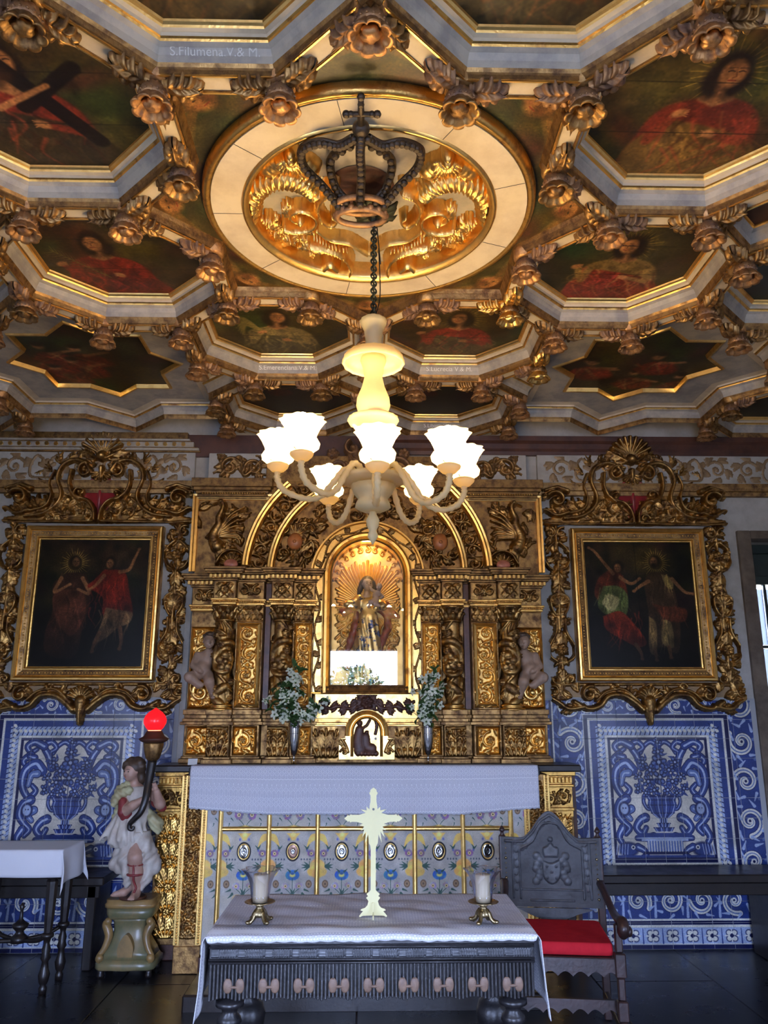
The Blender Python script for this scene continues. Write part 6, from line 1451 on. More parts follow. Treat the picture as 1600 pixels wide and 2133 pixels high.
for x in xs:
    b = MB(); b.sweep([(x, AF, .11), (x, AF, 1.19)], [(-.016, 0), (-.014, .010), (-.004, .016), (.004, .016), (.014, .010), (.016, 0)], up=Vector((0, -1, 0))); al(b.build('gilt_batten', G['goldb']))
for k in range(6):
    b = MB(); b.sweep([(xs[k]+.012, AF, HZ), (xs[k+1]-.012, AF, HZ)], [(-.015, 0), (-.013, .009), (-.004, .014), (.004, .014), (.013, .009), (.015, 0)], up=Vector((0, -1, 0))); al(b.build('gilt_rail', G['goldb']))
m_mir = mat('silvered_glass', (.55,.56,.56), .12, 1, (.32,.30,.27), 30); m_cop = mat('copper_disc', (.30,.17,.11), .3, .7, (.22,.13,.09), 30)
for k in range(6):
    T = Matrix.Translation(((xs[k]+xs[k+1])/2, AF, .722)) @ Matrix.Rotation(PI/2, 4, 'X') @ Matrix.Diagonal((.78, 1, 1, 1))
    b = MB(); b.lathe([(.058, 0), (.060, .006), (.054, .012), (.050, .008)], n=32, m=0, T=T, cap=(False, False)); b.lathe([(.050, .007), (.047, .011), (.042, .006)], n=32, m=1, T=T, cap=(False, False)); b.lathe([(.042, .005), (.03, .008), (.018, .006)], n=32, m=2, T=T, cap=(False, False)); b.lathe([(.018, .006), (.015, .011), (.008, .006), (.001, .007)], n=24, m=3, T=T)
    al(b.build('oval_medallion', [G['dark'], G['goldb'], m_cop if k == 1 else m_mir, m_mir if k < 5 else G['dark']]))
# gilded pilasters at the front corners, carved panels set back beside them
def rope(b, p, q, r, step):
    p, q = Vector(p), Vector(q); n = int((q-p).length/step)
    for k in range(n): b.ball(p+(q-p)*((k+.5)/n), r, 6, 4, sc=(1, 1, 1.15))
for s in (-1, 1):
    lab = None; x0, x1 = -1.225, -1.065
    a, c = sorted((s*-x0, s*-x1)); b = MB(); b.bbox(a, c, AF, 5.95, .10, 1.205, .004); b.bbox(a-.006, c+.006, AF-.006, 5.95, 0, .16, .004); o = al(b.build('front_pilaster', G['goldd']))
    r = Relief(x0+.03, x1-.03, .20, 1.17, .0045); r.rinceau(x0+.036, x1-.036, .21, 1.16, .028, 77); r.shell((x0+x1)/2, .20, .05, .4, 2.74, 6, .02)
    f = r.build('pilaster_carving', G['carve'], lambda x, z, h: (-s*x, AF-.001-h, z), cut=False, flip=s > 0); f.parent = o
    b = MB()
    for x in (x0+.010, x1-.010): rope(b, (-s*x, AF-.004, .17), (-s*x, AF-.004, 1.2), .008, .016); b.bbox(-s*x-.02 if s*x > 0 else -s*x-.02, -s*x+.02, AF-.004, AF+.002, .165, 1.2, .002)
    f = b.build('rope_moulding', G['goldb'], kind='stuff'); f.parent = o
    X0, X1 = -1.455, -1.232; a, c = sorted((s*-X0, s*-X1)); b = MB(); b.bbox(a, c, 5.88, 5.95, .10, 1.21, .004); o = al(b.build('side_panel', G['goldd']))
    def rl(name, rr, mt): f = rr.build(name, mt, lambda x, z, h: (-s*x, 5.879-h, z), cut=False, flip=s > 0); f.parent = o
    r = Relief(X0+.02, X1-.02, .14, .93, .005); m_ = (X0+X1)/2
    for k in range(5):
        z0 = .15+.155*k
        for q in range(5): r.leaf(m_+(q-2)*.012, z0, 1.57-(q-2)*.33, .17, .06, .03, -(q-2)*.16, 5)
        r.rosette(m_, z0+.16, .028, 7, .04)
    for e in (-1, 1):
        for k in range(6): r.spiral(m_+e*.07, .22+.13*k, .03, k, 1.2, e, .009, .028)
    rl('leaf_carving', r, G['gold'])
    r = Relief(X0+.01, X1-.01, .97, 1.09, .005); r.rinceau(X0+.02, X1-.02, .98, 1.08, .03, 5); rl('upper_carving', r, G['carve'])
    b = MB(); b.bbox(a+.001, c-.001, 5.875, 5.95, .90, 1.2, .003); b.bbox(a-.005, c+.005, 5.86, 5.95, .94, .965, .005); b.bbox(a-.008, c+.008, 5.85, 5.95, 1.10, 1.12, .005); b.bbox(a-.02, c+.02, 5.84, 5.95, 1.175, 1.212, .006)
    for k in range(8): b.bbox(a+.008+k*.027, a+.028+k*.027, 5.845, 5.87, 1.128, 1.168, .003)
    f = b.build('panel_mouldings', G['gold']); f.parent = o
b = MB(); b.bbox(-1.50, 1.53, 5.90, 6.09, 0, .115, .006); b.bbox(-1.07, 1.07, AF-.01, 5.95, 0, .10, .006); al(b.build('plinth', G['redwood']))
b = MB(); b.bbox(-1.02, 1.02, 4.95, AF-.015, -.01, .085, .01); b.build('altar_step', G['dark'], label='low dark wooden step in front of the high altar', cat='step')

# ------------------------------------------------------------------ lace cloths
def lace_image(W, H, rows, seed):
    p = Paint(W, H, (.80,.80,.83)); rg = np.random.default_rng(seed); p.a *= (1+.05*rg.normal(size=(H, W)))[..., None]; wh = (.95,.95,.96)
    for kind, y, per in rows:
        n = int(W/per)+2
        if kind == 'band': p.poly([(0, y-per), (W, y-per), (W, y+per), (0, y+per)], (.92,.92,.94), 2)
        if kind == 'zig': p.line([(k*per/2, y+(3 if k % 2 else -3)) for k in range(2*n)], 2.4, wh)
        if kind == 'dot':
            for k in range(n): p.ell(k*per, y, 2.2, 2.2, wh)
        if kind == 'tick':
            for k in range(n): p.line([(k*per, y), (k*per, y+12)], 2.6, wh, 1.6)
        if kind == 'ogee':
            for k in range(n):
                x = k*per; p.line(curve([(x, y), (x+per*.42, y+9), (x+per*.42, y+18), (x, y+27)], 5), 1.7, wh, al=.8); p.line(curve([(x, y), (x-per*.42, y+9), (x-per*.42, y+18), (x, y+27)], 5), 1.7, wh, al=.8); p.line([(x, y+8), (x, y+18)], 2, wh, al=.9)
        if kind == 'net':
            for k in range(n):
                p.ell(k*per, y, 1.9, 1.9, (.68,.68,.75), al=.9)
    return p.a
def cloth_obj(name, P, nu, nv, mt, th=.0025, uvf=None, **kw):
    """grid of points P[v][u]; a second sheet behind it gives thickness"""
    b = MB(); i = b.add([q for row in P for q in row])
    for v in range(nv-1):
        for u in range(nu-1): a = i+v*nu+u; b.face((a, a+1, a+nu+1, a+nu), 0, True)
    me = b.mesh(name, mt); o = link(name, me, **kw); uv = me.uv_layers.new(name='UVMap')
    for l in me.loops:
        k = l.vertex_index; uv.data[l.index].uv = uvf(k % nu, k//nu)
    md = o.modifiers.new('thickness', 'SOLIDIFY'); md.thickness = th; md.offset = 0
    return o
W_, H_ = 1600, 300
rows = [('ogee', 8, 22), ('ogee', 36, 22), ('zig', 84, 16), ('tick', 116, 22), ('ogee', 136, 22), ('tick', 164, 22), ('ogee', 196, 22), ('ogee', 226, 22), ('tick', 252, 22), ('zig', 288, 14)]+[('net', y, 11) for y in list(range(12, 84, 8))+list(range(140, 290, 8))]
m_lace = image_mat('white_lace', lace_image(W_, H_, rows, 1), .75, .2, .2)
nu, nv = 240, 26; P = []
for v in range(nv):
    row = []
    for u in range(nu):
        x = -1.165+2.31*u/(nu-1); t = v/(nv-1); e = 1-abs(x)/1.16
        if t < .2: q = t/.2; row.append((x, 5.735-.19*q, 1.2655-.0008*q))
        else:
            q = (t-.2)/.8; drop = .262+.038*min(1, e*2.2)+(.006*abs(math.sin(u*.9)) if v == nv-1 else 0)
            row.append((x+.004*q*math.sin(x*5), 5.538-.012*min(1, q*8)-.010*q*(1+math.sin(x*9+q*2))-.006*q*math.sin(x*23+1), 1.2655-drop*q))
    P.append(row)
cloth_obj('altar_cloth', P, nu, nv, m_lace, uvf=lambda u, v: (u/(nu-1), 1-max(0, v/(nv-1)-.2)/.8), label='long white lace cloth hanging over the front of the high altar', cat='tablecloth')

# ------------------------------------------------------------------ silver goblet vases, each with a bouquet, and the small card
G['silver'] = mat('polished_silver', (.46,.44,.42), .10, 1, (.30,.28,.26), 12, rough2=.2); G['leaf'] = mat('green_leaf', (.035,.085,.018), .45, 0, (.06,.12,.03), 20, .1); G['petal'] = mat('white_petal', (.80,.80,.66), .55, 0, (.66,.70,.46), 40, sheen=.1)
def petal_flower():
    b = MB()
    for k in range(5):
        a = 2*PI*k/5; c, s = math.cos(a), math.sin(a); w_ = .011
        pts = [(.003, 0, 0), (.015, w_, .007), (.030, w_*.7, .006), (.036, 0, .001), (.030, -w_*.7, .006), (.015, -w_, .007), (.02, 0, .004)]
        i = b.add([(x*c-y*s, x*s+y*c, z) for x, y, z in pts])
        for q in range(6): b.face((i+6, i+q, i+(q+1) % 6), 0, True)
    b.ball((0, 0, .004), .006, 8, 5, m=1); return b.mesh('flower', [G['petal'], G['leaf']])
def leaf_mesh():
    b = MB(); R = []
    for i in range(7):
        t = i/6; w_ = .016*math.sin(PI*min(1, t*.95+.04)); R.append([(.07*t, -w_, .004+.012*math.sin(PI*t)), (.07*t, 0, .012*math.sin(PI*t)-.010*t), (.07*t, w_, .004+.012*math.sin(PI*t))])
    b.rings(R, 0, True, False); return b.mesh('leaf', G['leaf'])
FLW, LEAF = petal_flower(), leaf_mesh()
b = MB(); b.lathe([(.034, 0), (.034, .004), (.014, .010), (.007, .018), (.006, .040), (.010, .046), (.006, .052), (.006, .060), (.016, .072), (.026, .10), (.034, .14), (.039, .19), (.041, .24), (.044, .288), (.045, .290), (.042, .288), (.036, .20), (.020, .10), (.0, .09)], n=32, cap=(True, False)); VASE = b.mesh('vase_body', G['silver'])
b = MB(); b.lathe([(.0425, .245), (.0445, .248), (.0445, .254), (.0430, .257)], n=32, cap=(False, False)); b.lathe([(.040, .205), (.0415, .208), (.0405, .211)], n=32, cap=(False, False)); BAND = b.mesh('vase_band', G['silver'])
def vase(px, sprays, seed, lv, lb):
    x = xat(px, 1585, 5.70); v = empty('flower_vase', (x, 5.70, 1.262), label=lv, cat='vase', group='silver vases on the altar'); link('vase_body', VASE, v); link('vase_band', BAND, v)
    B = empty('bouquet', (x, 5.70, 1.262+.20), label=lb, cat='flowers', group='bouquets on the altar'); rg = random.Random(seed)
    for (dx, dz, dy, nf) in sprays:
        tip = Vector((dx, dy, dz)); mid = Vector((dx*.35, dy*.3, max(.10, dz*.55))); path = [Vector(q) for q in curve([(dx*.04, 0, .0), tuple(mid), tuple(tip)], 8)]
        b = MB(); b.tube(path, [.003-.0018*i/len(path) for i in range(len(path))], 5); b.build('stem', G['leaf'], B)
        for k in range(nf):
            p = path[min(len(path)-1, int(len(path)*(1-.42*k/max(1, nf-1)*rg.uniform(.7, 1.1))))-1]+Vector((rg.gauss(0, .026), rg.gauss(-.008, .020), rg.gauss(0, .02)))
            o = link('flower', FLW, B, p); o.rotation_euler = (rg.uniform(.6, 1.9), rg.uniform(-.7, .7), rg.uniform(-1, 1)); q = rg.uniform(.75, 1.15); o.scale = (q, q, q)
        for k in range(int(nf*1.3)+2):
            p = path[rg.randrange(6, len(path))]; o = link('leaf', LEAF, B, p); o.rotation_euler = (rg.uniform(-.8, .8), rg.uniform(-1.2, .6), rg.uniform(-2.6, -.5)); q = rg.uniform(.7, 1.3); o.scale = (q, q, q)
vase(612, [(-.02, .48, -.02, 6), (.02, .43, 0, 7), (-.10, .33, -.03, 7), (-.16, .28, -.02, 6), (-.20, .22, .0, 3), (-.15, .16, -.04, 6), (.15, .18, -.02, 7), (.19, .23, 0, 4), (-.05, .22, -.05, 6), (.11, .13, -.05, 5), (-.06, .13, -.05, 4)], 3, 'tall silver goblet vase on the altar beneath the wide bouquet with drooping sprays', 'loose bouquet of white flowers with sprays drooping to both sides, in a silver vase')
vase(892, [(.06, .42, -.02, 8), (.0, .40, 0, 8), (.12, .36, -.02, 6), (-.02, .30, -.04, 8), (.05, .28, -.05, 7), (-.03, .20, -.05, 7), (.02, .17, -.05, 5), (-.13, .17, -.02, 1), (-.02, .13, -.05, 4)], 9, 'tall silver goblet vase on the altar beneath the narrow upright bouquet', 'narrow upright bouquet of small white flowers with one green side shoot, in a silver vase')
b = MB(); T = Matrix.Rotation(-.25, 4, 'X'); b.bbox(-.032, .032, -.002, .002, 0, .042, .001, T=T); b.build('card', mat('white_card', (.62,.62,.58), .7), None, (xat(401, 1588, 5.69), 5.69, 1.2625), label='small blank white card leaning at the left end of the altar', cat='card')

# ------------------------------------------------------------------ front table with carved apron, its lace cloth, cross and candlesticks
G['ebony'] = mat('carved_ebony', (.022,.019,.020), .30, 0, (.010,.009,.010), 20, .25, 90, rough2=.42, spec=.6)
G['baretan'] = mat('worn_pale_wood', (.24,.15,.10), .5, 0, (.15,.09,.06), 40, .2)
TX, TZ, TF, TB = .023, .845, 3.065, 3.695
tab = empty('carved_table', (TX, 3.38, 0), label='black carved table with a reeded apron and ball-turned legs, in front of the altar', cat='table')
hw = .575; yf, yb = TF-3.38, TB-3.38
b = MB(); b.bbox(-hw, hw, yf, yb, TZ-.025, TZ-.004, .004); b.build('tabletop', G['ebony'], tab)
AZ0, AZM, AZ1 = .640, .768, .818
b = MB(); b.box(-hw+.025, hw-.025, yf+.03, yb-.03, AZ0+.06, TZ-.025); b.build('apron_core', G['ebony'], tab)
b = MB()
for z in (TZ-.033, AZM+.004, AZM-.006): b.tube([(-hw+.004, yf+.010, z), (hw-.004, yf+.010, z)], .0045, 6)
b.bbox(-hw+.006, hw-.006, yf+.012, yf+.03, AZM, TZ-.026, .002); b.build('upper_rail', G['ebony'], tab)
r = Relief(-hw+.012, hw-.012, AZM+.010, TZ-.038, .0022); n = 12; st = (2*hw-.024)/n
for k in range(n):                                        # blocks of zig-zag weave between plain reeded blocks
    x0 = -hw+.012+st*k
    for q in range(5):
        z0 = AZM+.012+q*(TZ-.05-AZM)/5
        r.stroke([(x0+.002, z0+.004), (x0+st*.26, z0+.004)], .0042, .007)
        for e in range(7): xx = x0+st*.32+e*st*.094; r.stroke([(xx, z0), (xx+st*.05, z0+.005), (xx+st*.09, z0+.0095)], .0034, .009, .0022, .005)
G['litebony'] = mat('lit_grey_ebony', (.075,.078,.085), .32, 0, (.035,.035,.038), 25, .2, spec=.6)  # ebony made paler: the bluish-grey light on the frieze is put into its colour
r.build('woven_frieze', G['litebony'], lambda x, z, h: (x, yf+.0115-h, z), tab, cut=True)
nf = 88; wd = (2*hw-.012)/nf; cut = [(-hw+.095+k*.1215, .0) for k in range(9)]
b = MB(); sl = b
for k in range(nf):
    x = -hw+.006+wd*(k+.5); z0 = AZ0+.010*abs(math.sin(k*.42)); b.bbox(x-wd*.40, x+wd*.40, yf+.012, yf+.028, z0, AZM-.006, .0028)
b.build('reeded_fringe', G['ebony'], tab, kind='stuff')
b = MB(); b.ball((-.021, 0, 0), .0185, 14, 8, sc=(.86, .28, 1.35)); b.ball((.021, 0, 0), .0185, 14, 8, sc=(.86, .28, 1.35)); b.tube([(-.02, 0, -.004), (.02, 0, -.004)], .005, 6); ovm = b.mesh('kidney_boss', G['baretan'])
for x, _ in cut: link('kidney_boss', ovm, tab, (x, yf+.012, AZ0+.050))
prof = [(.030, .64), (.034, .632), (.050, .628), (.050, .612), (.030, .604), (.026, .59), (.040, .575), (.044, .560), (.028, .545), (.024, .53), (.038, .515), (.042, .50), (.026, .488), (.060, .47), (.072, .43), (.066, .385), (.030, .36), (.028, .34), (.046, .32), (.030, .30), (.052, .27), (.058, .235), (.050, .20), (.028, .185), (.05, .165), (.05, .13), (.035, .12), (.045, .08), (.05, .05), (.035, .0)]
b = MB(); b.lathe(prof[::-1], n=24); LG = b.mesh('leg', G['ebony'])
for sx in (-1, 1):
    for y in (yf+.075, yb-.075): link('leg', LG, tab, (sx*(hw-.075), y, 0))
    b = MB(); b.box(sx*(hw-.02)-.008, sx*(hw-.02)+.008, yf+.03, yb-.03, AZ0+.02, TZ-.025); b.build('side_apron', G['ebony'], tab)
    b = MB(); b.bbox(sx*(hw-.075)-.03, sx*(hw-.075)+.03, yf+.10, yb-.10, .135, .165, .004); b.build('stretcher', G['ebony'], tab)
# lace cloth: lies on the top, curls over the front edge, hangs down at both ends
rows = [('net', y, 9) for y in range(6, 300, 7)]+[('band', 262, 9), ('dot', 250, 9), ('dot', 274, 9), ('zig', 284, 16), ('dot', 293, 9), ('dot', 205, 11), ('dot', 90, 11)]
m_lace2 = image_mat('white_openwork_lace', np.clip(lace_image(1400, 300, rows, 2)*1.04, 0, .97), .7, .2, .3)
nu, nv, P = 190, 44, []; S_ = hw+.005
for v in range(nv):
    t = v/(nv-1); row = []; y = TB+.008-(TB-TF+.016)*min(1, t/.93); front = max(0, (t-.93)/.07)
    for u in range(nu):
        s = -1+2*u/(nu-1); q = s*(S_+.26); wr = .0035*math.sin(q*9+y*26)+.003*math.sin(q*4-y*17+1)+.0025*math.sin(q*23+y*9)*(abs(q) < S_)
        sc = .0035*abs(math.sin(u*.55))*(front > .5)
        if abs(q) <= S_:
            f = max(0, (t-.72)/.21); z = TZ+.006+abs(wr)*(.3+.7*(1-abs(q)/S_))+.006*math.sin(min(1, f)*PI)-.016*front**2-sc*front; yy = y-.010*math.sin(front*PI/2)
            row.append((TX+q, yy, z))
        else:
            d = abs(q)-S_; sg = 1 if q > 0 else -1; lg = .80+.22*t; d2 = d*lg; th = min(1, d2/.02)
            out = .010*th+.10*d2*(.3+.7*t)+.012*math.sin(y*16+sg)*min(1, d2*6)*(.4+t)
            row.append((TX+sg*(S_+out), y-.010*math.sin(front*PI/2)-.015*front*d2*4, TZ+.006-max(0, d2-.004)))
    P.append(row)
cloth_obj('table_cloth', P, nu, nv, m_lace2, uvf=lambda u, v: (u/(nu-1), 1-v/(nv-1)), label='white openwork lace cloth on the black carved table, hanging down at both ends', cat='tablecloth')
# cross of pale brass sheet
G['brass'] = mat('pale_brass_sheet', (.80,.73,.38), .6, 0, (.74,.68,.37), 10, .05)
half = [(0,127),(46,165),(42,185),(60,200),(56,225),(42,240),(42,330),(54,390),(56,440),(100,400),(96,455),(185,440),(112,492),(205,521),(310,519),(318,508),(330,515),(345,535),(358,520),(418,570),(360,620),(345,605),(330,632),(310,618),(240,620),(150,645),(200,670),(130,690),(180,745),(130,730),(160,845),(100,760),(120,930),(72,800),(62,930),(42,960),(34,1010),(32,1600),(60,1630),(88,1650),(86,1672),(68,1685),(98,1710),(72,1745),(64,1760),(80,1820),(112,1855),(160,1870),(178,1890),(140,1905),(160,1925),(196,1970),(186,1990),(150,1970),(0,1965)]
CYc = 3.30; bz = onY(776, 1630+1985*.1453, CYc).z
def crx(a, y): v = onY(700+(552+a)*.1453, 1630+y*.1453, CYc); return (v.x, v.z)
ptsR = [crx(a, y) for a, y in half]; x00 = ptsR[0][0]; dzc = TZ+.010-min(z for _, z in ptsR)
ptsR = [(x-x00, z+dzc) for x, z in ptsR]; out = ptsR+[(-x, z) for x, z in ptsR[-2:0:-1]]
cr = empty('altar_cross', (x00-.004, CYc, TZ+.012), label='flat pale brass cross with a sunburst standing on the lace-covered table', cat='cross')
b = MB(); b.prism([(x, z-TZ-.012) for x, z in out], -.002, .002); me = b.build('cross_plate', G['brass'], cr)
b = MB(); b.prism([(-.055, .0), (.055, .0), (.045, .012), (.020, .02), (.010, .05), (-.010, .05), (-.020, .02), (-.045, .012)], -.002, .002); o = b.build('cross_foot', G['brass'], cr); o.rotation_euler = (0, 0, PI/2)
b = MB(); b.prism([(-.0035, .0), (.0035, .0), (.0035, .26), (-.0035, .26)], -.004, -.002); o = b.build('back_rib', G['brass'], cr, (0, 0, .09))
b = MB(); b.lathe([(.0045, 0), (.0045, .002)], n=12, T=Matrix.Translation((0, -.0022, .385)) @ Matrix.Rotation(PI/2, 4, 'X')); b.build('rivet', G['dark'], cr)
# candlesticks
G['oldbrass'] = mat('tarnished_brass', (.42,.33,.18), .25, 1, (.22,.17,.09), 25, .1, rough2=.4); G['wax'] = mat('cream_candle_wax', (.84,.68,.40), .45, 0, (.76,.58,.32), 8, .05)
m, t, bs = new_mat('thin_clear_glass'); t.nodes.remove(bs); lw = N(t, 'ShaderNodeLayerWeight', Blend=.25); gl = N(t, 'ShaderNodeBsdfGlossy'); gl.inputs['Roughness'].default_value = .05; gl.inputs[0].default_value = (.9, .92, 1, 1); tp = N(t, 'ShaderNodeBsdfTransparent'); tp.inputs[0].default_value = (.90, .91, .95, 1); mx = N(t, 'ShaderNodeMixShader')
t.links.new(lw.outputs['Facing'], mx.inputs[0]); t.links.new(tp.outputs[0], mx.inputs[1]); t.links.new(gl.outputs[0], mx.inputs[2]); t.links.new(mx.outputs[0], t.nodes['Material Output'].inputs[0]); G['thin'] = m
def candlestick(px, py, lab, lab2, rz):
    p = onZ(px, py, TZ+.010); c = empty('candlestick', (p.x, p.y, TZ+.018), rz, label=lab, cat='candlestick', group='candlesticks on the table')
    b = MB(); b.lathe([(.012, .018), (.024, .022), (.027, .030), (.020, .042), (.013, .050), (.012, .056), (.020, .060), (.016, .064)], n=20, lobes=8, amp=.08); b.build('stem', G['oldbrass'], c)
    for k in range(4):
        a = k*PI/2+.5; ca, sa = math.cos(a), math.sin(a); b = MB(); b.tube([(r_*ca, r_*sa, z) for r_, z in ((.012, .045), (.022, .032), (.030, .015), (.042, .007), (.050, .008))], [.008, .009, .008, .009, .007], 8); b.ball((.050*ca, .050*sa, .008), .009, 8, 6, sc=(1, 1, .8)); b.build('leaf_foot', G['oldbrass'], c)
    b = MB(); b.lathe([(.010, .062), (.030, .064), (.055, .070), (.057, .072), (.054, .073), (.030, .068), (.0, .067)], n=36); b.build('drip_pan', G['oldbrass'], c)
    b = MB(); pr = [(.031, .072, 0), (.034, .10, 0), (.039, .135, 0), (.048, .160, .03), (.060, .178, .10), (.064, .184, .14)]; b.lathe(pr, n=60, lobes=8, cap=(False, False)); o = b.build('glass_shade', G['thin'], c); md = o.modifiers.new('thickness', 'SOLIDIFY'); md.thickness = .0018
    k = empty('candle', (p.x, p.y, TZ+.018+.068), label=lab2, cat='candle', group='candles on the table')
    b = MB(); b.lathe([(.026, .002), (.027, .01), (.027, .092), (.025, .097), (.018, .093), (.0, .090)], n=32); b.build('wax', G['wax'], k); b = MB(); b.tube([(0, 0, .088), (.001, 0, .098), (.003, 0, .104)], .0012, 5); b.build('wick', G['black'], k)
candlestick(540, 1927, 'low brass candlestick with a flared glass shade at the left end of the lace-covered table', 'thick cream candle in the glass shade at the left end of the table', .2)
candlestick(1008, 1927, 'low brass candlestick with a flared glass shade beside the chair end of the lace-covered table', 'thick cream candle in the glass shade at the table end nearer the leather chair', .55)

# ------------------------------------------------------------------ leather-backed armchair with a red cushion
G['leather'] = mat('embossed_black_leather', (.040,.038,.040), .40, 0, (.022,.020,.021), 10, .3, 60, rough2=.5, spec=.4); G['leather2'] = mat('worn_grey_leather', (.075,.078,.085), .38, 0, (.032,.031,.033), 14, .25, 60, rough2=.5, spec=.4)
G['chairwood'] = mat('dark_reddish_chair_wood', (.055,.028,.024), .32, 0, (.028,.015,.013), 12, .2, 60)
CHR = (1.045, 4.80); CRZ = -.13
chair = empty('armchair', (CHR[0], CHR[1], 0), CRZ, label='dark armchair with an embossed black leather back and scrolled arms beside the altar', cat='chair')
hw2, SD = .275, .50; zS = .445
def topline(x): t = abs(x)/(hw2-.01); return .915+.145*(.5+.5*math.cos(PI*min(1, t/.62)))+(.006*max(0, t-.62)*2)
n = 30; xs2 = [-hw2+2*hw2*k/n for k in range(n+1)]
b = MB(); pl = [(x, topline(x)) for x in xs2]; bot = [(x, .555-.0*abs(x)) for x in xs2[::-1]]
b.prism(pl+bot, -.012, .014); back = b.build('backrest', G['leather'], chair, (0, .02, 0))
r = Relief(-hw2+.01, hw2-.01, .56, 1.05, .004)                       # embossing
for s in (-1, 1):
    r.stroke([(s*.175, .60), (s*.175, .86)], .005, .006); r.stroke([(s*.215, .60), (s*.215, .90)], .004, .005)
    r.stroke(curve([(s*.17, .86), (s*.10, .90), (s*.05, .985), (0, 1.0)], 8), .006, .007); r.stroke([(s*x, topline(x)-.02) for x in (.0, .05, .1, .15, .2, .255)], .007, .006)
    for k in range(9): r.leaf(s*(.03+.02*k), topline(.03+.02*k)-.042, 2.2*s, .03, .02, .004)
    for k in range(7): r.leaf(s*.195, .64+.04*k, 1.57+s*(.4 if k % 2 else -.4), .03, .02, .004)
    for k in range(7): r.dab(s*(.075+.012*math.cos(k*1.9)), .69+.022*k, .022, .008)
r.plate(curve([(-.05, .80), (-.052, .73), (-.03, .69), (0, .675), (.03, .69), (.052, .73), (.05, .80), (0, .785), (-.05, .80)], 6), .010, .006)
for x, z in ((-.025, .77), (.025, .77), (0, .74), (-.025, .71), (.025, .71)): r.dab(x, z, .010, .015)
r.plate(curve([(-.04, .815), (-.045, .86), (-.02, .875), (0, .895), (.02, .875), (.045, .86), (.04, .815)], 5), .009, .008); r.dab(0, .91, .014, .012)
r.stroke([(-.17, .645), (.17, .645)], .005, .006); r.stroke([(-.12, .59), (.12, .59)], .005, .006)
r.build('embossing', G['leather2'], lambda x, z, h: (x, .0075-h, z), chair)
b = MB(); b.prism(curve([(-.20, .548), (.20, .548), (.14, .520), (.07, .495), (0, .482), (-.07, .495), (-.14, .520), (-.20, .548)], 5)[:-1], -.004, .004); b.build('leather_flap', G['leather2'], chair, (0, .02, 0))
for s in (-1, 1):
    for k in range(12):
        b = MB() if k == 0 else b
        b.ball((s*(hw2-.022), .006, .60+.026*k), .0042 if k % 4 else .008, 7, 5)
    b.build('brass_studs', G['oldbrass'], chair, kind='stuff')
    b = MB(); b.bbox(s*(hw2-.006)-.02, s*(hw2-.006)+.02, .018, .058, 0, .925, .005); b.lathe([(.016, .925), (.010, .932), (.009, .942), (.018, .950), (.014, .960), (.004, .975)], (s*(hw2-.006), .038, 0), 14); b.build('back_post', G['chairwood'], chair)
    b = MB(); xs_ = s*(hw2-.01); y0 = -SD
    for z0, z1, w_ in ((0, .05, .026), (.05, .17, .019), (.17, .26, .026), (.26, .36, .018), (.36, .47, .027), (.47, .60, .018)): b.bbox(xs_-w_, xs_+w_, y0-w_, y0+w_, z0, z1, .006)
    b.build('front_leg', G['chairwood'], chair)
    b = MB(); P_ = curve([(xs_, .02, .685), (xs_+s*.005, -.12, .655), (xs_+s*.015, -.28, .605), (xs_+s*.02, -.42, .60), (xs_+s*.02, -.52, .615), (xs_+s*.02, -.56, .59), (xs_+s*.02, -.545, .555)], 7); b.tube(P_, [.024-.004*math.sin(i*.15) for i in range(len(P_))], 10, flat=.8); b.ball((xs_+s*.02, -.535, .575), .036, 14, 10, sc=(.8, 1, 1.1)); b.ball((xs_+s*.048, -.535, .572), .025, 12, 8, sc=(.7, 1, 1)); b.build('arm', G['chairwood'], chair)
    b = MB(); b.bbox(xs_-.012, xs_+.012, -SD+.02, .03, zS-.075, zS-.005, .004); b.build('side_rail', G['chairwood'], chair)
    b = MB(); b.bbox(xs_-.012, xs_+.012, -SD+.02, .03, .10, .14, .004); b.build('side_stretcher', G['chairwood'], chair)
def scallop(name, z1, z0, y, nn):
    b = MB(); pts = [(-hw2+.02, z1), (hw2-.02, z1)]; m_ = nn*8
    for k in range(m_+1): x = hw2-.02-(2*hw2-.04)*k/m_; pts.append((x, z0+.022*abs(math.sin(PI*k/8))))
    b.prism(pts, y-.012, y+.012); b.build(name, G['chairwood'], chair)
scallop('front_apron', zS-.005, zS-.085, -SD, 7); scallop('front_stretcher', .23, .165, -SD+.1, 7)
b = MB(); b.bbox(-hw2+.01, hw2-.01, -SD-.01, .0, zS-.006, zS, .004); b.build('seat', G['chairwood'], chair)
b = MB(); T = Matrix.Translation((CHR[0], CHR[1], 0)) @ Matrix.Rotation(CRZ, 4, 'Z')
nu2 = 16; R = []
for z, i in ((zS+.002, .010), (zS+.006, .002), (zS+.030, .0), (zS+.054, .003), (zS+.060, .012)):
    ring = []
    x, y = hw2-.035-i, SD*.5-.018-i; rr = .02
    for cx, cy, a0 in ((x-rr, y-rr, 0), (-x+rr, y-rr, 1), (-x+rr, -y+rr, 2), (x-rr, -y+rr, 3)):
        for k in range(5): a = (a0+k/4)*PI/2; ring.append(tuple(T @ Vector((cx+rr*math.cos(a), -SD*.5-.012+cy+rr*math.sin(a), z+.002*math.sin(cx*30)))))
    R.append(ring)
b.rings(R, 0, True, True, (True, True)); cu = b.build('cushion', mat('red_felt', (.62,.022,.035), .85, 0, (.54,.018,.03), 20, .1, 200, spec=.15), None, label='flat bright red seat cushion on the leather-backed armchair', cat='cushion')

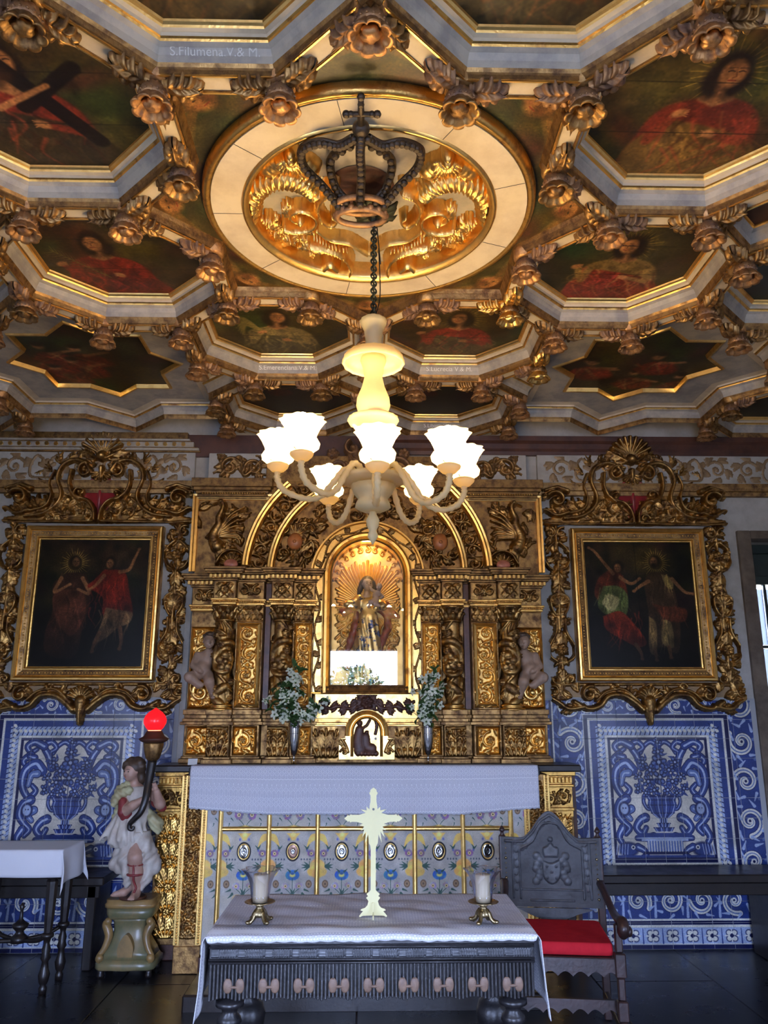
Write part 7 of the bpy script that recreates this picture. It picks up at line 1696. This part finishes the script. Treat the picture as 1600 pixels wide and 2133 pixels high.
# ------------------------------------------------------------------ side table at the left with a plain white cloth
st = empty('side_table', (-2.135, 5.42, 0), label='dark side table with octagonal turned legs under a plain white cloth', cat='table')
SX, SF, SB, SZ = .285, -.20, .17, .795
b = MB(); b.bbox(-SX, SX, SF, SB, SZ-.03, SZ-.003, .004); b.build('tabletop', G['dark'], st); b = MB(); b.bbox(-SX+.04, SX-.04, SF+.03, SB-.03, SZ-.13, SZ-.03, .004); b.build('apron', G['dark'], st)
b = MB(); b.lathe([(.034, .665), (.036, .64), (.026, .63), (.036, .615), (.036, .60)], n=8, sm=False); b.lathe([(.034, .60), (.030, .42), (.024, .33)], n=8, sm=False); b.lathe([(.024, .33), (.036, .32), (.036, .305), (.022, .295), (.016, .27), (.026, .24), (.022, .215), (.030, .19), (.018, .17), (.024, .13), (.034, .10), (.026, .06), (.016, .045), (.024, .03), (.022, .0)], n=18); LG2 = b.mesh('leg', G['dark'])
for sx in (-1, 1):
    for y in (SF+.055, SB-.055): link('leg', LG2, st, (sx*(SX-.06), y, 0))
b = MB()
for sx in (-1, 1):
    for y in (SF+.055, SB-.055): P_ = curve([(sx*(SX-.08), y*.95, .30), (sx*.13, y*.5, .265), (0, 0, .25)], 6); b.tube(P_, .013, 8, flat=1)
b.build('cross_stretcher', G['dark'], st)
b = MB(); b.lathe([(.05, .24), (.05, .27), (.03, .285), (.022, .30), (.045, .325), (.05, .34), (.03, .352), (.012, .37), (.009, .42), (.016, .435), (.012, .45), (.002, .465)], n=20); b.build('stretcher_finial', G['dark'], st)
nu, nv, P = 90, 40, []
m_cl = mat('plain_white_cotton', (.74,.74,.77), .8, 0, (.70,.70,.74), 3, .05, 300, sheen=.2)
for v in range(nv):
    row = []; t = -1+2*v/(nv-1); yq = t*((SB-SF)/2+.16); ym = (SB+SF)/2
    for u in range(nu):
        s = -1+2*u/(nu-1); xq = s*(SX+.20); dx_ = max(0, abs(xq)-SX-.004); dy_ = max(0, abs(yq)-(SB-SF)/2-.004); sx = 1 if xq > 0 else -1; sy = 1 if yq > 0 else -1
        x = max(-SX-.004, min(SX+.004, xq)); y = ym+max(-(SB-SF)/2-.004, min((SB-SF)/2+.004, yq)); d = max(dx_, dy_); drop = math.hypot(dx_, dy_) if dx_ and dy_ else d
        fl = min(1, d*12)
        x += sx*(dx_ > 0)*(.008*fl+.02*d+.010*math.sin(yq*20)*min(1, dx_*9)); y += sy*(dy_ > 0)*(.008*fl+.02*d+.007*math.sin(xq*13)*min(1, dy_*9))
        if dx_ and dy_: x += sx*.10*min(dx_, dy_); y += sy*.18*min(dx_, dy_)
        row.append((st.location.x+x, st.location.y+y, SZ+.003-max(0, drop-.004)+.001*math.sin(u*.9)*(d > .17)))
    P.append(row)
cloth_obj('side_table_cloth', P, nu, nv, m_cl, uvf=lambda u, v: (u/89, v/39), label='plain white cotton cloth draped over the dark side table', cat='tablecloth')

# ------------------------------------------------------------------ statue in the niche: robed woman holding a child
G['face'] = mat('pale_painted_face', (.66,.46,.34), .42, 0, (.58,.36,.26), 22, .03)
G['gown'] = mat('gilded_painted_gown', (.86,.58,.20), .34, .85, (.035,.06,.14), 26, .15, 80, rough2=.4, lo=.54, hi=.60)
G['redcloth'] = mat('red_painted_mantle', (.42,.05,.03), .45, 0, (.30,.09,.03), 30, .1)
m_eye = mat('painted_dark_eye', (.03,.02,.015), .3); m_lip = mat('painted_red_lip', (.36,.08,.06), .4)
def face_marks(par, c, R, yaw):
    """painted eyes, brows and lips on a carved head"""
    cy, sy = math.cos(yaw), math.sin(yaw); T = lambda x, y, z: (c[0]+R*(x*cy-y*sy), c[1]+R*(x*sy+y*cy), c[2]+R*z)
    for e in (-1, 1):
        b = MB(); b.ball(T(e*.30, -.735, -.02), R*.085, 8, 6); under(par, b.build('eye', m_eye)); b = MB(); b.tube([T(e*.12, -.90, .20), T(e*.30, -.86, .25), T(e*.48, -.74, .20)], R*.03, 5); under(par, b.build('brow', G['hair']))
    b = MB(); b.tube([T(-.17, -.86, -.60), T(0, -.91, -.58), T(.17, -.86, -.60)], [R*.025, R*.06, R*.025], 6); under(par, b.build('lips', m_lip))
MY = 5.990
def Np(cx, cy, dy=0.0): v = onY(660+.2439*cx, 1100+.2439*cy, MY); return np.array((v.x, MY+dy, v.z))
base = Np(430, 1150); mad = empty('statue', (base[0], MY, NZ0+.004), label='painted statue of a robed woman with a child on her arm inside the glazed niche', cat='statue')
def under(par, o): o.parent = par; o.matrix_parent_inverse = Matrix.Translation(par.location).inverted(); return o
hd = Np(432, 480, -.02); R_ = .050
k = Sculpt(base[0]-.16, base[0]+.20, MY-.12, MY+.07, base[2]+.15, base[2]+.62, .005)
k.head(hd, R_, .30); k.cone(hd+(0, .012, -.04), Np(425, 585, 0), .022, .026, .012); k.ell(Np(425, 600, -.005), (.045, .026, .024), .02)
k.hand(Np(235, 655, -.055), (-.8, -.3, .1), (0, -.3, 1), .022); k.hand(Np(500, 690, -.075), (.5, -.3, .5), (0, -1, 0), .022)
under(mad, link('statue_body', k.mesh('statue_body', G['face']))); face_marks(mad, hd, R_, .30)
k = Sculpt(base[0]-.10, base[0]+.12, MY-.09, MY+.07, hd[2]-.13, hd[2]+.09, .005); k.ell(hd+(.0, .016, .012), (.052, .048, .054), .01)
for s in (-1, 1):
    k.limb([hd+(s*.045, .012, .01), hd+(s*.056, .016, -.04), hd+(s*.066, .01, -.085)], [.016, .020, .013], .01)
k.cut(((k.X-hd[0]-.012)/.036)**2+((k.Y-hd[1]+.040)/.05)**2+((k.Z-hd[2]+.012)/.050)**2-1); under(mad, link('hair', k.mesh('hair', G['hair'])))
k = Sculpt(base[0]-.24, base[0]+.24, MY-.14, MY+.08, NZ0+.0, base[2]+.52, .0055)
wz = Np(440, 730); bt = NZ0+.03
k.ell(Np(425, 650, .0), (.062, .042, .075), .03); k.limb([Np(360, 600, .0), Np(315, 660, -.02), Np(262, 655, -.05)], [.034, .040, .030], .02); k.limb([Np(500, 605, .0), Np(560, 665, -.03), Np(505, 690, -.06)], [.032, .036, .028], .02)
for i in range(9):
    t = i/8; a = Vector(wz)+Vector((.012*(i-4), -.01-.012*math.sin(i*2.4), -.02)); e = Vector((base[0]-.105+.026*i, MY-.022-.018*math.sin(i*1.9), bt)); k.cone(a, e, .024, .036+.008*math.sin(i*2.1), .012)
k.cone(wz, (base[0], MY-.0, bt+.02), .045, .072, .03); k.d += .0030*np.sin((k.X-base[0])*150+(k.Z-bt)*26)*np.clip((wz[2]-k.Z)*9, 0, 1)
under(mad, link('gown', k.mesh('gown', G['gown'])))
k = Sculpt(base[0]-.26, base[0]+.26, MY-.10, MY+.08, NZ0+.02, base[2]+.48, .006)
for pts in ([(340, 600), (290, 690), (240, 720), (205, 700)], [(520, 610), (590, 660), (640, 730), (690, 760)], [(520, 690), (600, 740), (610, 850), (560, 960), (540, 1040)], [(340, 730), (330, 830), (290, 960), (260, 1060)]):
    P_ = [Np(x, y, .005) for x, y in pts]; k.limb(P_, [.022]+[.028]*(len(P_)-2)+[.018], .015)
k.d += .002*np.sin(k.X*120+k.Z*90); under(mad, link('mantle', k.mesh('mantle', G['redcloth']), label='red mantle blown out to both sides'))
k = Sculpt(Np(400, 0)[0], Np(620, 0)[0], MY-.15, MY-.0, Np(0, 720)[2], Np(0, 440)[2], .0042)
ch_ = Np(532, 515, -.085); k.head(ch_, .028, -.3, .004); k.cone(ch_+(0, .004, -.022), Np(520, 565, -.08), .013, .015, .008); k.ell(Np(505, 590, -.08), (.027, .022, .034), .012)
k.limb([Np(500, 560, -.085), Np(470, 545, -.10), Np(452, 520, -.10)], [.013, .011, .008], .006); k.limb([Np(535, 575, -.085), Np(560, 600, -.10), Np(540, 620, -.11)], [.013, .011, .008], .006)
k.limb([Np(500, 620, -.09), Np(460, 650, -.115), Np(440, 690, -.11)], [.020, .016, .010], .008); k.limb([Np(510, 625, -.09), Np(500, 665, -.115), Np(530, 680, -.115)], [.020, .016, .010], .008)
child = under(mad, link('child_figure', k.mesh('child_figure', G['face']), label='small bare child sitting on her arm'))
b = MB(); b.lathe([(.12, 0), (.125, .012), (.11, .02), (.12, .03), (.10, .04)], (0, 0, 0), 24, lobes=6, amp=.08, T=Matrix.Diagonal((1, .5, 1, 1))); b.build('statue_base', G['goldb'], mad)

# ------------------------------------------------------------------ statue of the torch bearer on its pedestal
def Ap(cx, cy, dy=0.0): v = onY(190+.2063*cx, 1460+.2063*cy, 5.60); return np.array((v.x, 5.60+dy, v.z))
G['ivoryrobe'] = mat('ivory_painted_robe', (.60,.55,.47), .5, 0, (.44,.36,.30), 12, .15, 60); G['yellowcape'] = mat('pale_green_yellow_cape', (.50,.48,.27), .5, 0, (.40,.34,.18), 12, .15); G['maroon'] = mat('maroon_painted_lining', (.22,.03,.03), .45)
feet = Ap(440, 1985); PZ = .462
ang = empty('statue', (feet[0], 5.60, PZ), label='painted wooden statue of a dark-haired youth in a white tunic holding up a torch', cat='statue')
hd = Ap(418, 705, -.02); HR = .060
k = Sculpt(feet[0]-.22, feet[0]+.26, 5.60-.20, 5.60+.13, PZ-.004, hd[2]+.12, .0062)
k.head(hd, HR, -.55); k.cone(hd+(.008, .016, -.045), Ap(455, 870, .01), .030, .034, .015); k.ell(Ap(450, 900, .0), (.075, .042, .030), .03)
k.limb([Ap(330, 960, -.01), Ap(372, 1100, -.065), Ap(470, 1035, -.105), Ap(560, 985, -.115)], [.040, .034, .028, .022], .012); k.hand(Ap(560, 985, -.115), (.9, .1, .25), (0, -1, .2), .034, .9)
k.limb([Ap(620, 930, -.0), Ap(715, 1030, -.05), Ap(700, 900, -.10)], [.038, .034, .022], .012); k.hand(Ap(700, 900, -.10), (-.35, -.1, .9), (.2, -1, 0), .034, .35)
kn, an = Ap(480, 1560, -.075), Ap(480, 1900, -.035); k.limb([Ap(470, 1440, -.03), kn, Ap(478, 1720, -.055), an], [.055, .046, .042, .026], .02); k.limb([an, (an[0]+.0, an[1]-.03, PZ+.022), (an[0]-.005, an[1]-.095, PZ+.014)], [.026, .026, .018], .012)
an2 = Ap(385, 1880, .02); k.limb([Ap(400, 1500, .0), Ap(390, 1700, .01), an2, (an2[0]-.03, an2[1]-.03, PZ+.022), (an2[0]-.085, an2[1]-.045, PZ+.014)], [.05, .042, .026, .025, .017], .015)
for a_, sx in ((an, -.005), (an2, -.085)):
    for q in range(5): k.cone((a_[0]+sx+(q-2)*.008*(1 if sx > -.05 else .4), a_[1]-(.095 if sx > -.05 else .045), PZ+.012), (a_[0]+sx*1.15+(q-2)*.009*(1 if sx > -.05 else .4), a_[1]-(.115 if sx > -.05 else .052)-(0 if sx > -.05 else .004*q), PZ+.009), .007, .006, .004)
under(ang, link('statue_body', k.mesh('statue_body', G['skin']))); face_marks(ang, hd, HR, -.55)
k = Sculpt(hd[0]-.12, hd[0]+.14, 5.60-.14, 5.60+.12, hd[2]-.14, hd[2]+.12, .0055); k.ell(hd+(.012, .018, .024), (.066, .062, .060), .01)
rg = random.Random(6)
for i in range(40):
    a, e = rg.uniform(-.5, 3.9), rg.uniform(-.5, 1.3); p = hd+np.array((.012+.062*math.cos(a)*math.cos(e), .016+.060*math.sin(a)*math.cos(e), .02+.058*math.sin(e))); k.ell(p, (.020, .020, .017), .008)
k.limb([hd+(.055, .02, .0), hd+(.062, .03, -.05), hd+(.05, .045, -.09)], [.026, .028, .018], .015)
k.cut((((k.X-hd[0]+.036)/.046)**2+((k.Y-hd[1]+.050)/.060)**2+((k.Z-hd[2]+.018)/.056)**2-1)*.03); under(ang, link('hair', k.mesh('hair', G['hair'])))
# tunic with flaring hem, underskirt swept open over the knee
k = Sculpt(feet[0]-.26, feet[0]+.26, 5.60-.19, 5.60+.16, Ap(0, 1440)[2]-.02, Ap(0, 860)[2], .0065)
k.ell(Ap(455, 960, .005), (.095, .062, .085), .03); k.ell(Ap(470, 1120, .005), (.078, .060, .10), .03); hm = Ap(0, 1395)[2]
for i in range(12):
    a = 2*PI*i/12; e = (Ap(440, 0)[0]+(.150+.014*(i % 2))*math.cos(a), 5.605+(.105+.014*(i % 2))*math.sin(a), hm+.014*math.sin(i*2.2)); k.cone((Ap(465, 0)[0]+.055*math.cos(a), 5.605+.045*math.sin(a), Ap(0, 1160)[2]), e, .030, .013, .010)
k.cone(Ap(470, 1150, .005), (Ap(445, 0)[0], 5.605, hm+.02), .055, .108, .03); an_ = np.arctan2(k.Y-5.605, k.X-Ap(450, 0)[0]); k.d += .0040*np.sin(an_*15+k.Z*14)*np.clip((Ap(0, 1080)[2]-k.Z)*8, .15, 1); under(ang, link('tunic', k.mesh('tunic', G['ivoryrobe'])))
k = Sculpt(feet[0]-.26, feet[0]+.28, 5.60-.19, 5.60+.15, PZ+.03, hm+.05, .0065); tp = Ap(450, 1390, .01)
k.cone(tp, Ap(450, 1560, .03), .10, .10, .03)
for pts, rr in (([(330, 1400), (300, 1560), (270, 1650), (330, 1740)], (.05, .05, .045, .022)), ([(380, 1420), (370, 1580), (390, 1700), (380, 1810)], (.05, .05, .045, .024)), ([(420, 1430), (415, 1560), (430, 1680), (370, 1850)], (.05, .04, .028, .018)), ([(540, 1430), (560, 1560), (600, 1660), (560, 1790), (520, 1880)], (.05, .048, .055, .035, .016)), ([(590, 1480), (620, 1620), (640, 1680)], (.04, .05, .04)), ([(270, 1600), (235, 1640), (260, 1700)], (.035, .035, .022))):
    k.limb([Ap(x, y, -.035 if 330 < x < 580 else .0) for x, y in pts], rr, .015)
k.limb([Ap(450, 1540, -.09), Ap(500, 1490, -.11), Ap(560, 1540, -.09)], [.016, .018, .016], .012)
k.cut(((k.X-kn[0])/.050)**2*.05+((k.Z-(kn[2]-.075))/.15)**2*.05+(k.Y-(5.60-.055))*1.0-.02); k.d += .0038*np.sin(k.X*120-k.Z*75+2*np.sin(k.Z*40)); under(ang, link('underskirt', k.mesh('underskirt', G['ivoryrobe'])))
k = Sculpt(feet[0]-.30, feet[0]+.30, 5.60-.16, 5.60+.16, Ap(0, 1350)[2], Ap(0, 800)[2], .0065)
for pts, dy in (([(380, 840), (290, 900), (250, 1000), (260, 1060)], .0), ([(400, 900), (310, 930), (255, 1030)], -.05), ([(270, 1100), (240, 1190), (225, 1260)], .03), ([(560, 1120), (620, 1180), (680, 1230), (690, 1290)], .01), ([(620, 1190), (660, 1260), (685, 1310)], -.02)):
    P_ = [Ap(x, y, dy) for x, y in pts]; k.limb(P_, [.030]*(len(P_)-1)+[.020], .012)
k.d += .0036*np.sin(k.X*130+k.Z*150); under(ang, link('cape', k.mesh('cape', G['yellowcape']), label='pale green and yellow cape over the shoulder'))
for q_ in (0, 1):
  k = Sculpt(feet[0]-.2, feet[0]+.28, 5.60-.16, 5.60+.1, Ap(0, 1230)[2], Ap(0, 950)[2], .006)
  if q_: k.limb([Ap(345, 1010, -.05), Ap(350, 1110, -.07), Ap(365, 1180, -.05), Ap(410, 1130, -.06)], [.03, .03, .026, .02], .012)
  else: k.limb([Ap(660, 1020, -.03), Ap(730, 1070, -.03)], [.03, .028], .012)
  under(ang, link('sleeve_lining', k.mesh('sleeve_lining', G['maroon']), label='maroon sleeve lining'))
b = MB()
for z in (.14, .20): b.tube([(kn[0]+.047*math.cos(a*.5-.2+PI), kn[1]+.018+.05*math.sin(a*.5-.2+PI), PZ+z) for a in range(0, 8)], .008, 6)
b.tube([(kn[0], kn[1]-.033, PZ+.205), (kn[0]+.003, kn[1]-.022, PZ+.11), (an[0], an[1]-.030, PZ+.06), (an[0]-.003, an[1]-.07, PZ+.036)], .008, 6); under(ang, b.build('sandal_straps', G['maroon'], None, label='dark red sandal straps'))
b = MB(); b.lathe([(.085, -.014), (.088, -.002), (.075, .002)], (-.012, 0, 0), 20, T=None); o = b.build('ground_plate', G['redwood'], ang)
# torch: curled horn, gilt cup and glowing red globe
to = Ap(640, 600, -.055); torch = empty('torch_lamp', tuple(to), label='dark horn-shaped torch with a gilt cup and glowing red globe, held by the statue', cat='lamp')
b = MB(); P_ = [Ap(640, 600, -.055), Ap(615, 800, -.085), Ap(600, 960, -.120), Ap(560, 1090, -.135), Ap(490, 1170, -.13), Ap(445, 1215, -.12), Ap(440, 1262, -.12), Ap(470, 1270, -.12), Ap(480, 1240, -.12)]; P_ = [tuple(q) for q in curve([tuple(p) for p in P_], 7)]; b.tube(P_, [.031-.022*(i/len(P_))**.8 for i in range(len(P_))], 12); under(torch, b.build('horn', G['dark']))
zl = lambda cy: Ap(640, cy)[2]-to[2]
b = MB(); b.lathe([(.028, zl(600)), (.045, zl(570)), (.058, zl(500)), (.066, zl(430)), (.062, zl(418))], n=32, lobes=8, amp=.05); b.build('gilt_cup', G['goldd'], torch)
b = MB(); b.lathe([(.062, zl(420)), (.084, zl(405)), (.098, zl(384)), (.096, zl(376)), (.070, zl(355)), (.056, zl(320)), (.050, zl(300)), (.0, zl(298))], n=36); b.build('cup_rim', G['redwood'], torch)
m, t, bs = new_mat('glowing_red_glass'); bs.inputs['Base Color'].default_value = (.7, .01, .015, 1); bs.inputs['Emission Color'].default_value = (1, .012, .02, 1); bs.inputs['Emission Strength'].default_value = .85; bs.inputs['Roughness'].default_value = .25
b = MB(); b.lathe([(.040, zl(298)), (.058, zl(270)), (.074, zl(225)), (.076, zl(190)), (.066, zl(150)), (.044, zl(112)), (.020, zl(88)), (.006, zl(74)), (.0, zl(66))], n=32); b.build('red_globe', m, torch)
b = MB(); b.lathe([(.041, zl(300)), (.044, zl(293)), (.040, zl(286))], n=24, cap=(False, False)); m2, t, bs = new_mat('glow_at_globe_foot'); bs.inputs['Emission Color'].default_value = (1, .35, .08, 1); bs.inputs['Emission Strength'].default_value = 2.5; b.build('globe_neck', m2, torch)
# pedestal: bombe waist with corner scrolls, marbled green and yellow
G['marbgreen'] = mat('marbled_green_paint', (.13,.13,.065), .3, 0, (.24,.18,.08), 7, .1, 40, lo=.40, hi=.62); G['marbyel'] = mat('marbled_ochre_paint', (.33,.20,.07), .3, 0, (.20,.13,.05), 9, .1)
pd = empty('pedestal', (-1.512, 5.66, 0), label='green and ochre marbled pedestal with corner scrolls under the torch-bearing statue', cat='pedestal')
def sq(hw_, z, dp=.72, c=.16):
    c *= hw_; d = hw_*dp; return [(-hw_+c, -d, z), (-hw_*.4, -d+.0, z), (0, -d-.06*hw_, z), (hw_*.4, -d, z), (hw_-c, -d, z), (hw_, -d+c, z), (hw_, d-c, z), (hw_-c, d, z), (-hw_+c, d, z), (-hw_, d-c, z), (-hw_, -d+c, z)]
def lofted(name, prof, mt): b = MB(); b.rings([sq(h, z) for h, z in prof], 0, True, True, (True, True)); return b.build(name, mt, pd)
lofted('top_slab', [(.148, .395), (.158, .400), (.160, .420), (.150, .428), (.152, .446), (.140, .447)], G['marbyel'])
lofted('neck', [(.132, .33), (.140, .345), (.145, .36), (.148, .396)], G['marbgreen']); lofted('waist', [(.165, .105), (.150, .14), (.115, .20), (.098, .26), (.102, .31), (.120, .335)], G['marbgreen'])
lofted('base_slab', [(.180, .045), (.186, .055), (.186, .085), (.172, .095), (.165, .106)], G['marbgreen'])
for s in (-1, 1):
    b = MB(); P_ = curve([(s*.128, -.075, .318), (s*.142, -.08, .30), (s*.128, -.085, .27), (s*.118, -.09, .23), (s*.135, -.10, .17), (s*.165, -.11, .125), (s*.168, -.115, .105), (s*.150, -.115, .10)], 6); b.tube(P_, [.022+.006*math.sin(i*.14) for i in range(len(P_))], 8); b.ball((s*.132, -.08, .318), .024, 10, 8); b.ball((s*.158, -.115, .115), .026, 10, 8); b.build('corner_scroll', G['marbyel'], pd)
b = MB(); P_ = [(x, z) for x, z in curve([(-.045, .12), (-.05, .17), (-.03, .22), (0, .25), (.03, .22), (.05, .17), (.045, .12)], 5)]; b.prism(P_, -.128, -.07); b.build('front_cartouche', G['marbyel'], pd)
for sx in (-1, 1):
    for sy in (-1, 1): b = MB(); b.lathe([(.020, 0), (.024, .015), (.018, .03), (.022, .046)], (sx*.15, sy*.10, 0), 14); b.build('foot', G['dark'], pd)

# ------------------------------------------------------------------ outside the entrance: leafy shape added to darken the niche reflection, and paving
added_tree = empty('added_tree', (-.35, -9.2, 0), label='round leafy shape outside the doorway, added for its dark reflection in the niche glass', cat='added_tree')
b = MB(); b.tube([(0, 0, -.05), (.03, 0, .8), (0, .02, 1.6)], [.10, .08, .06], 10); b.build('trunk', G['redwood'], added_tree)
b = MB(); rg = random.Random(5)
for k in range(1500):
    v = Vector((rg.gauss(0, 1), rg.gauss(0, 1), rg.gauss(0, 1))).normalized()*rg.uniform(.55, .82); a = Vector((rg.gauss(0, 1), rg.gauss(0, 1), rg.gauss(0, 1))).normalized(); c = v.cross(a).normalized(); q = v+Vector((0, 0, 2.05)); b.poly([q-a*.09, q+c*.035, q+a*.09, q-c*.035])
b.build('foliage', G['leaf'], added_tree, kind='stuff')
b = MB(); b.box(-14, 14, -26, REAR_Y-.36, -.25, -.06); b.build('ground', mat('pale_paving', (.42,.40,.36), .8, 0, (.34,.32,.29), 3), kind='structure')
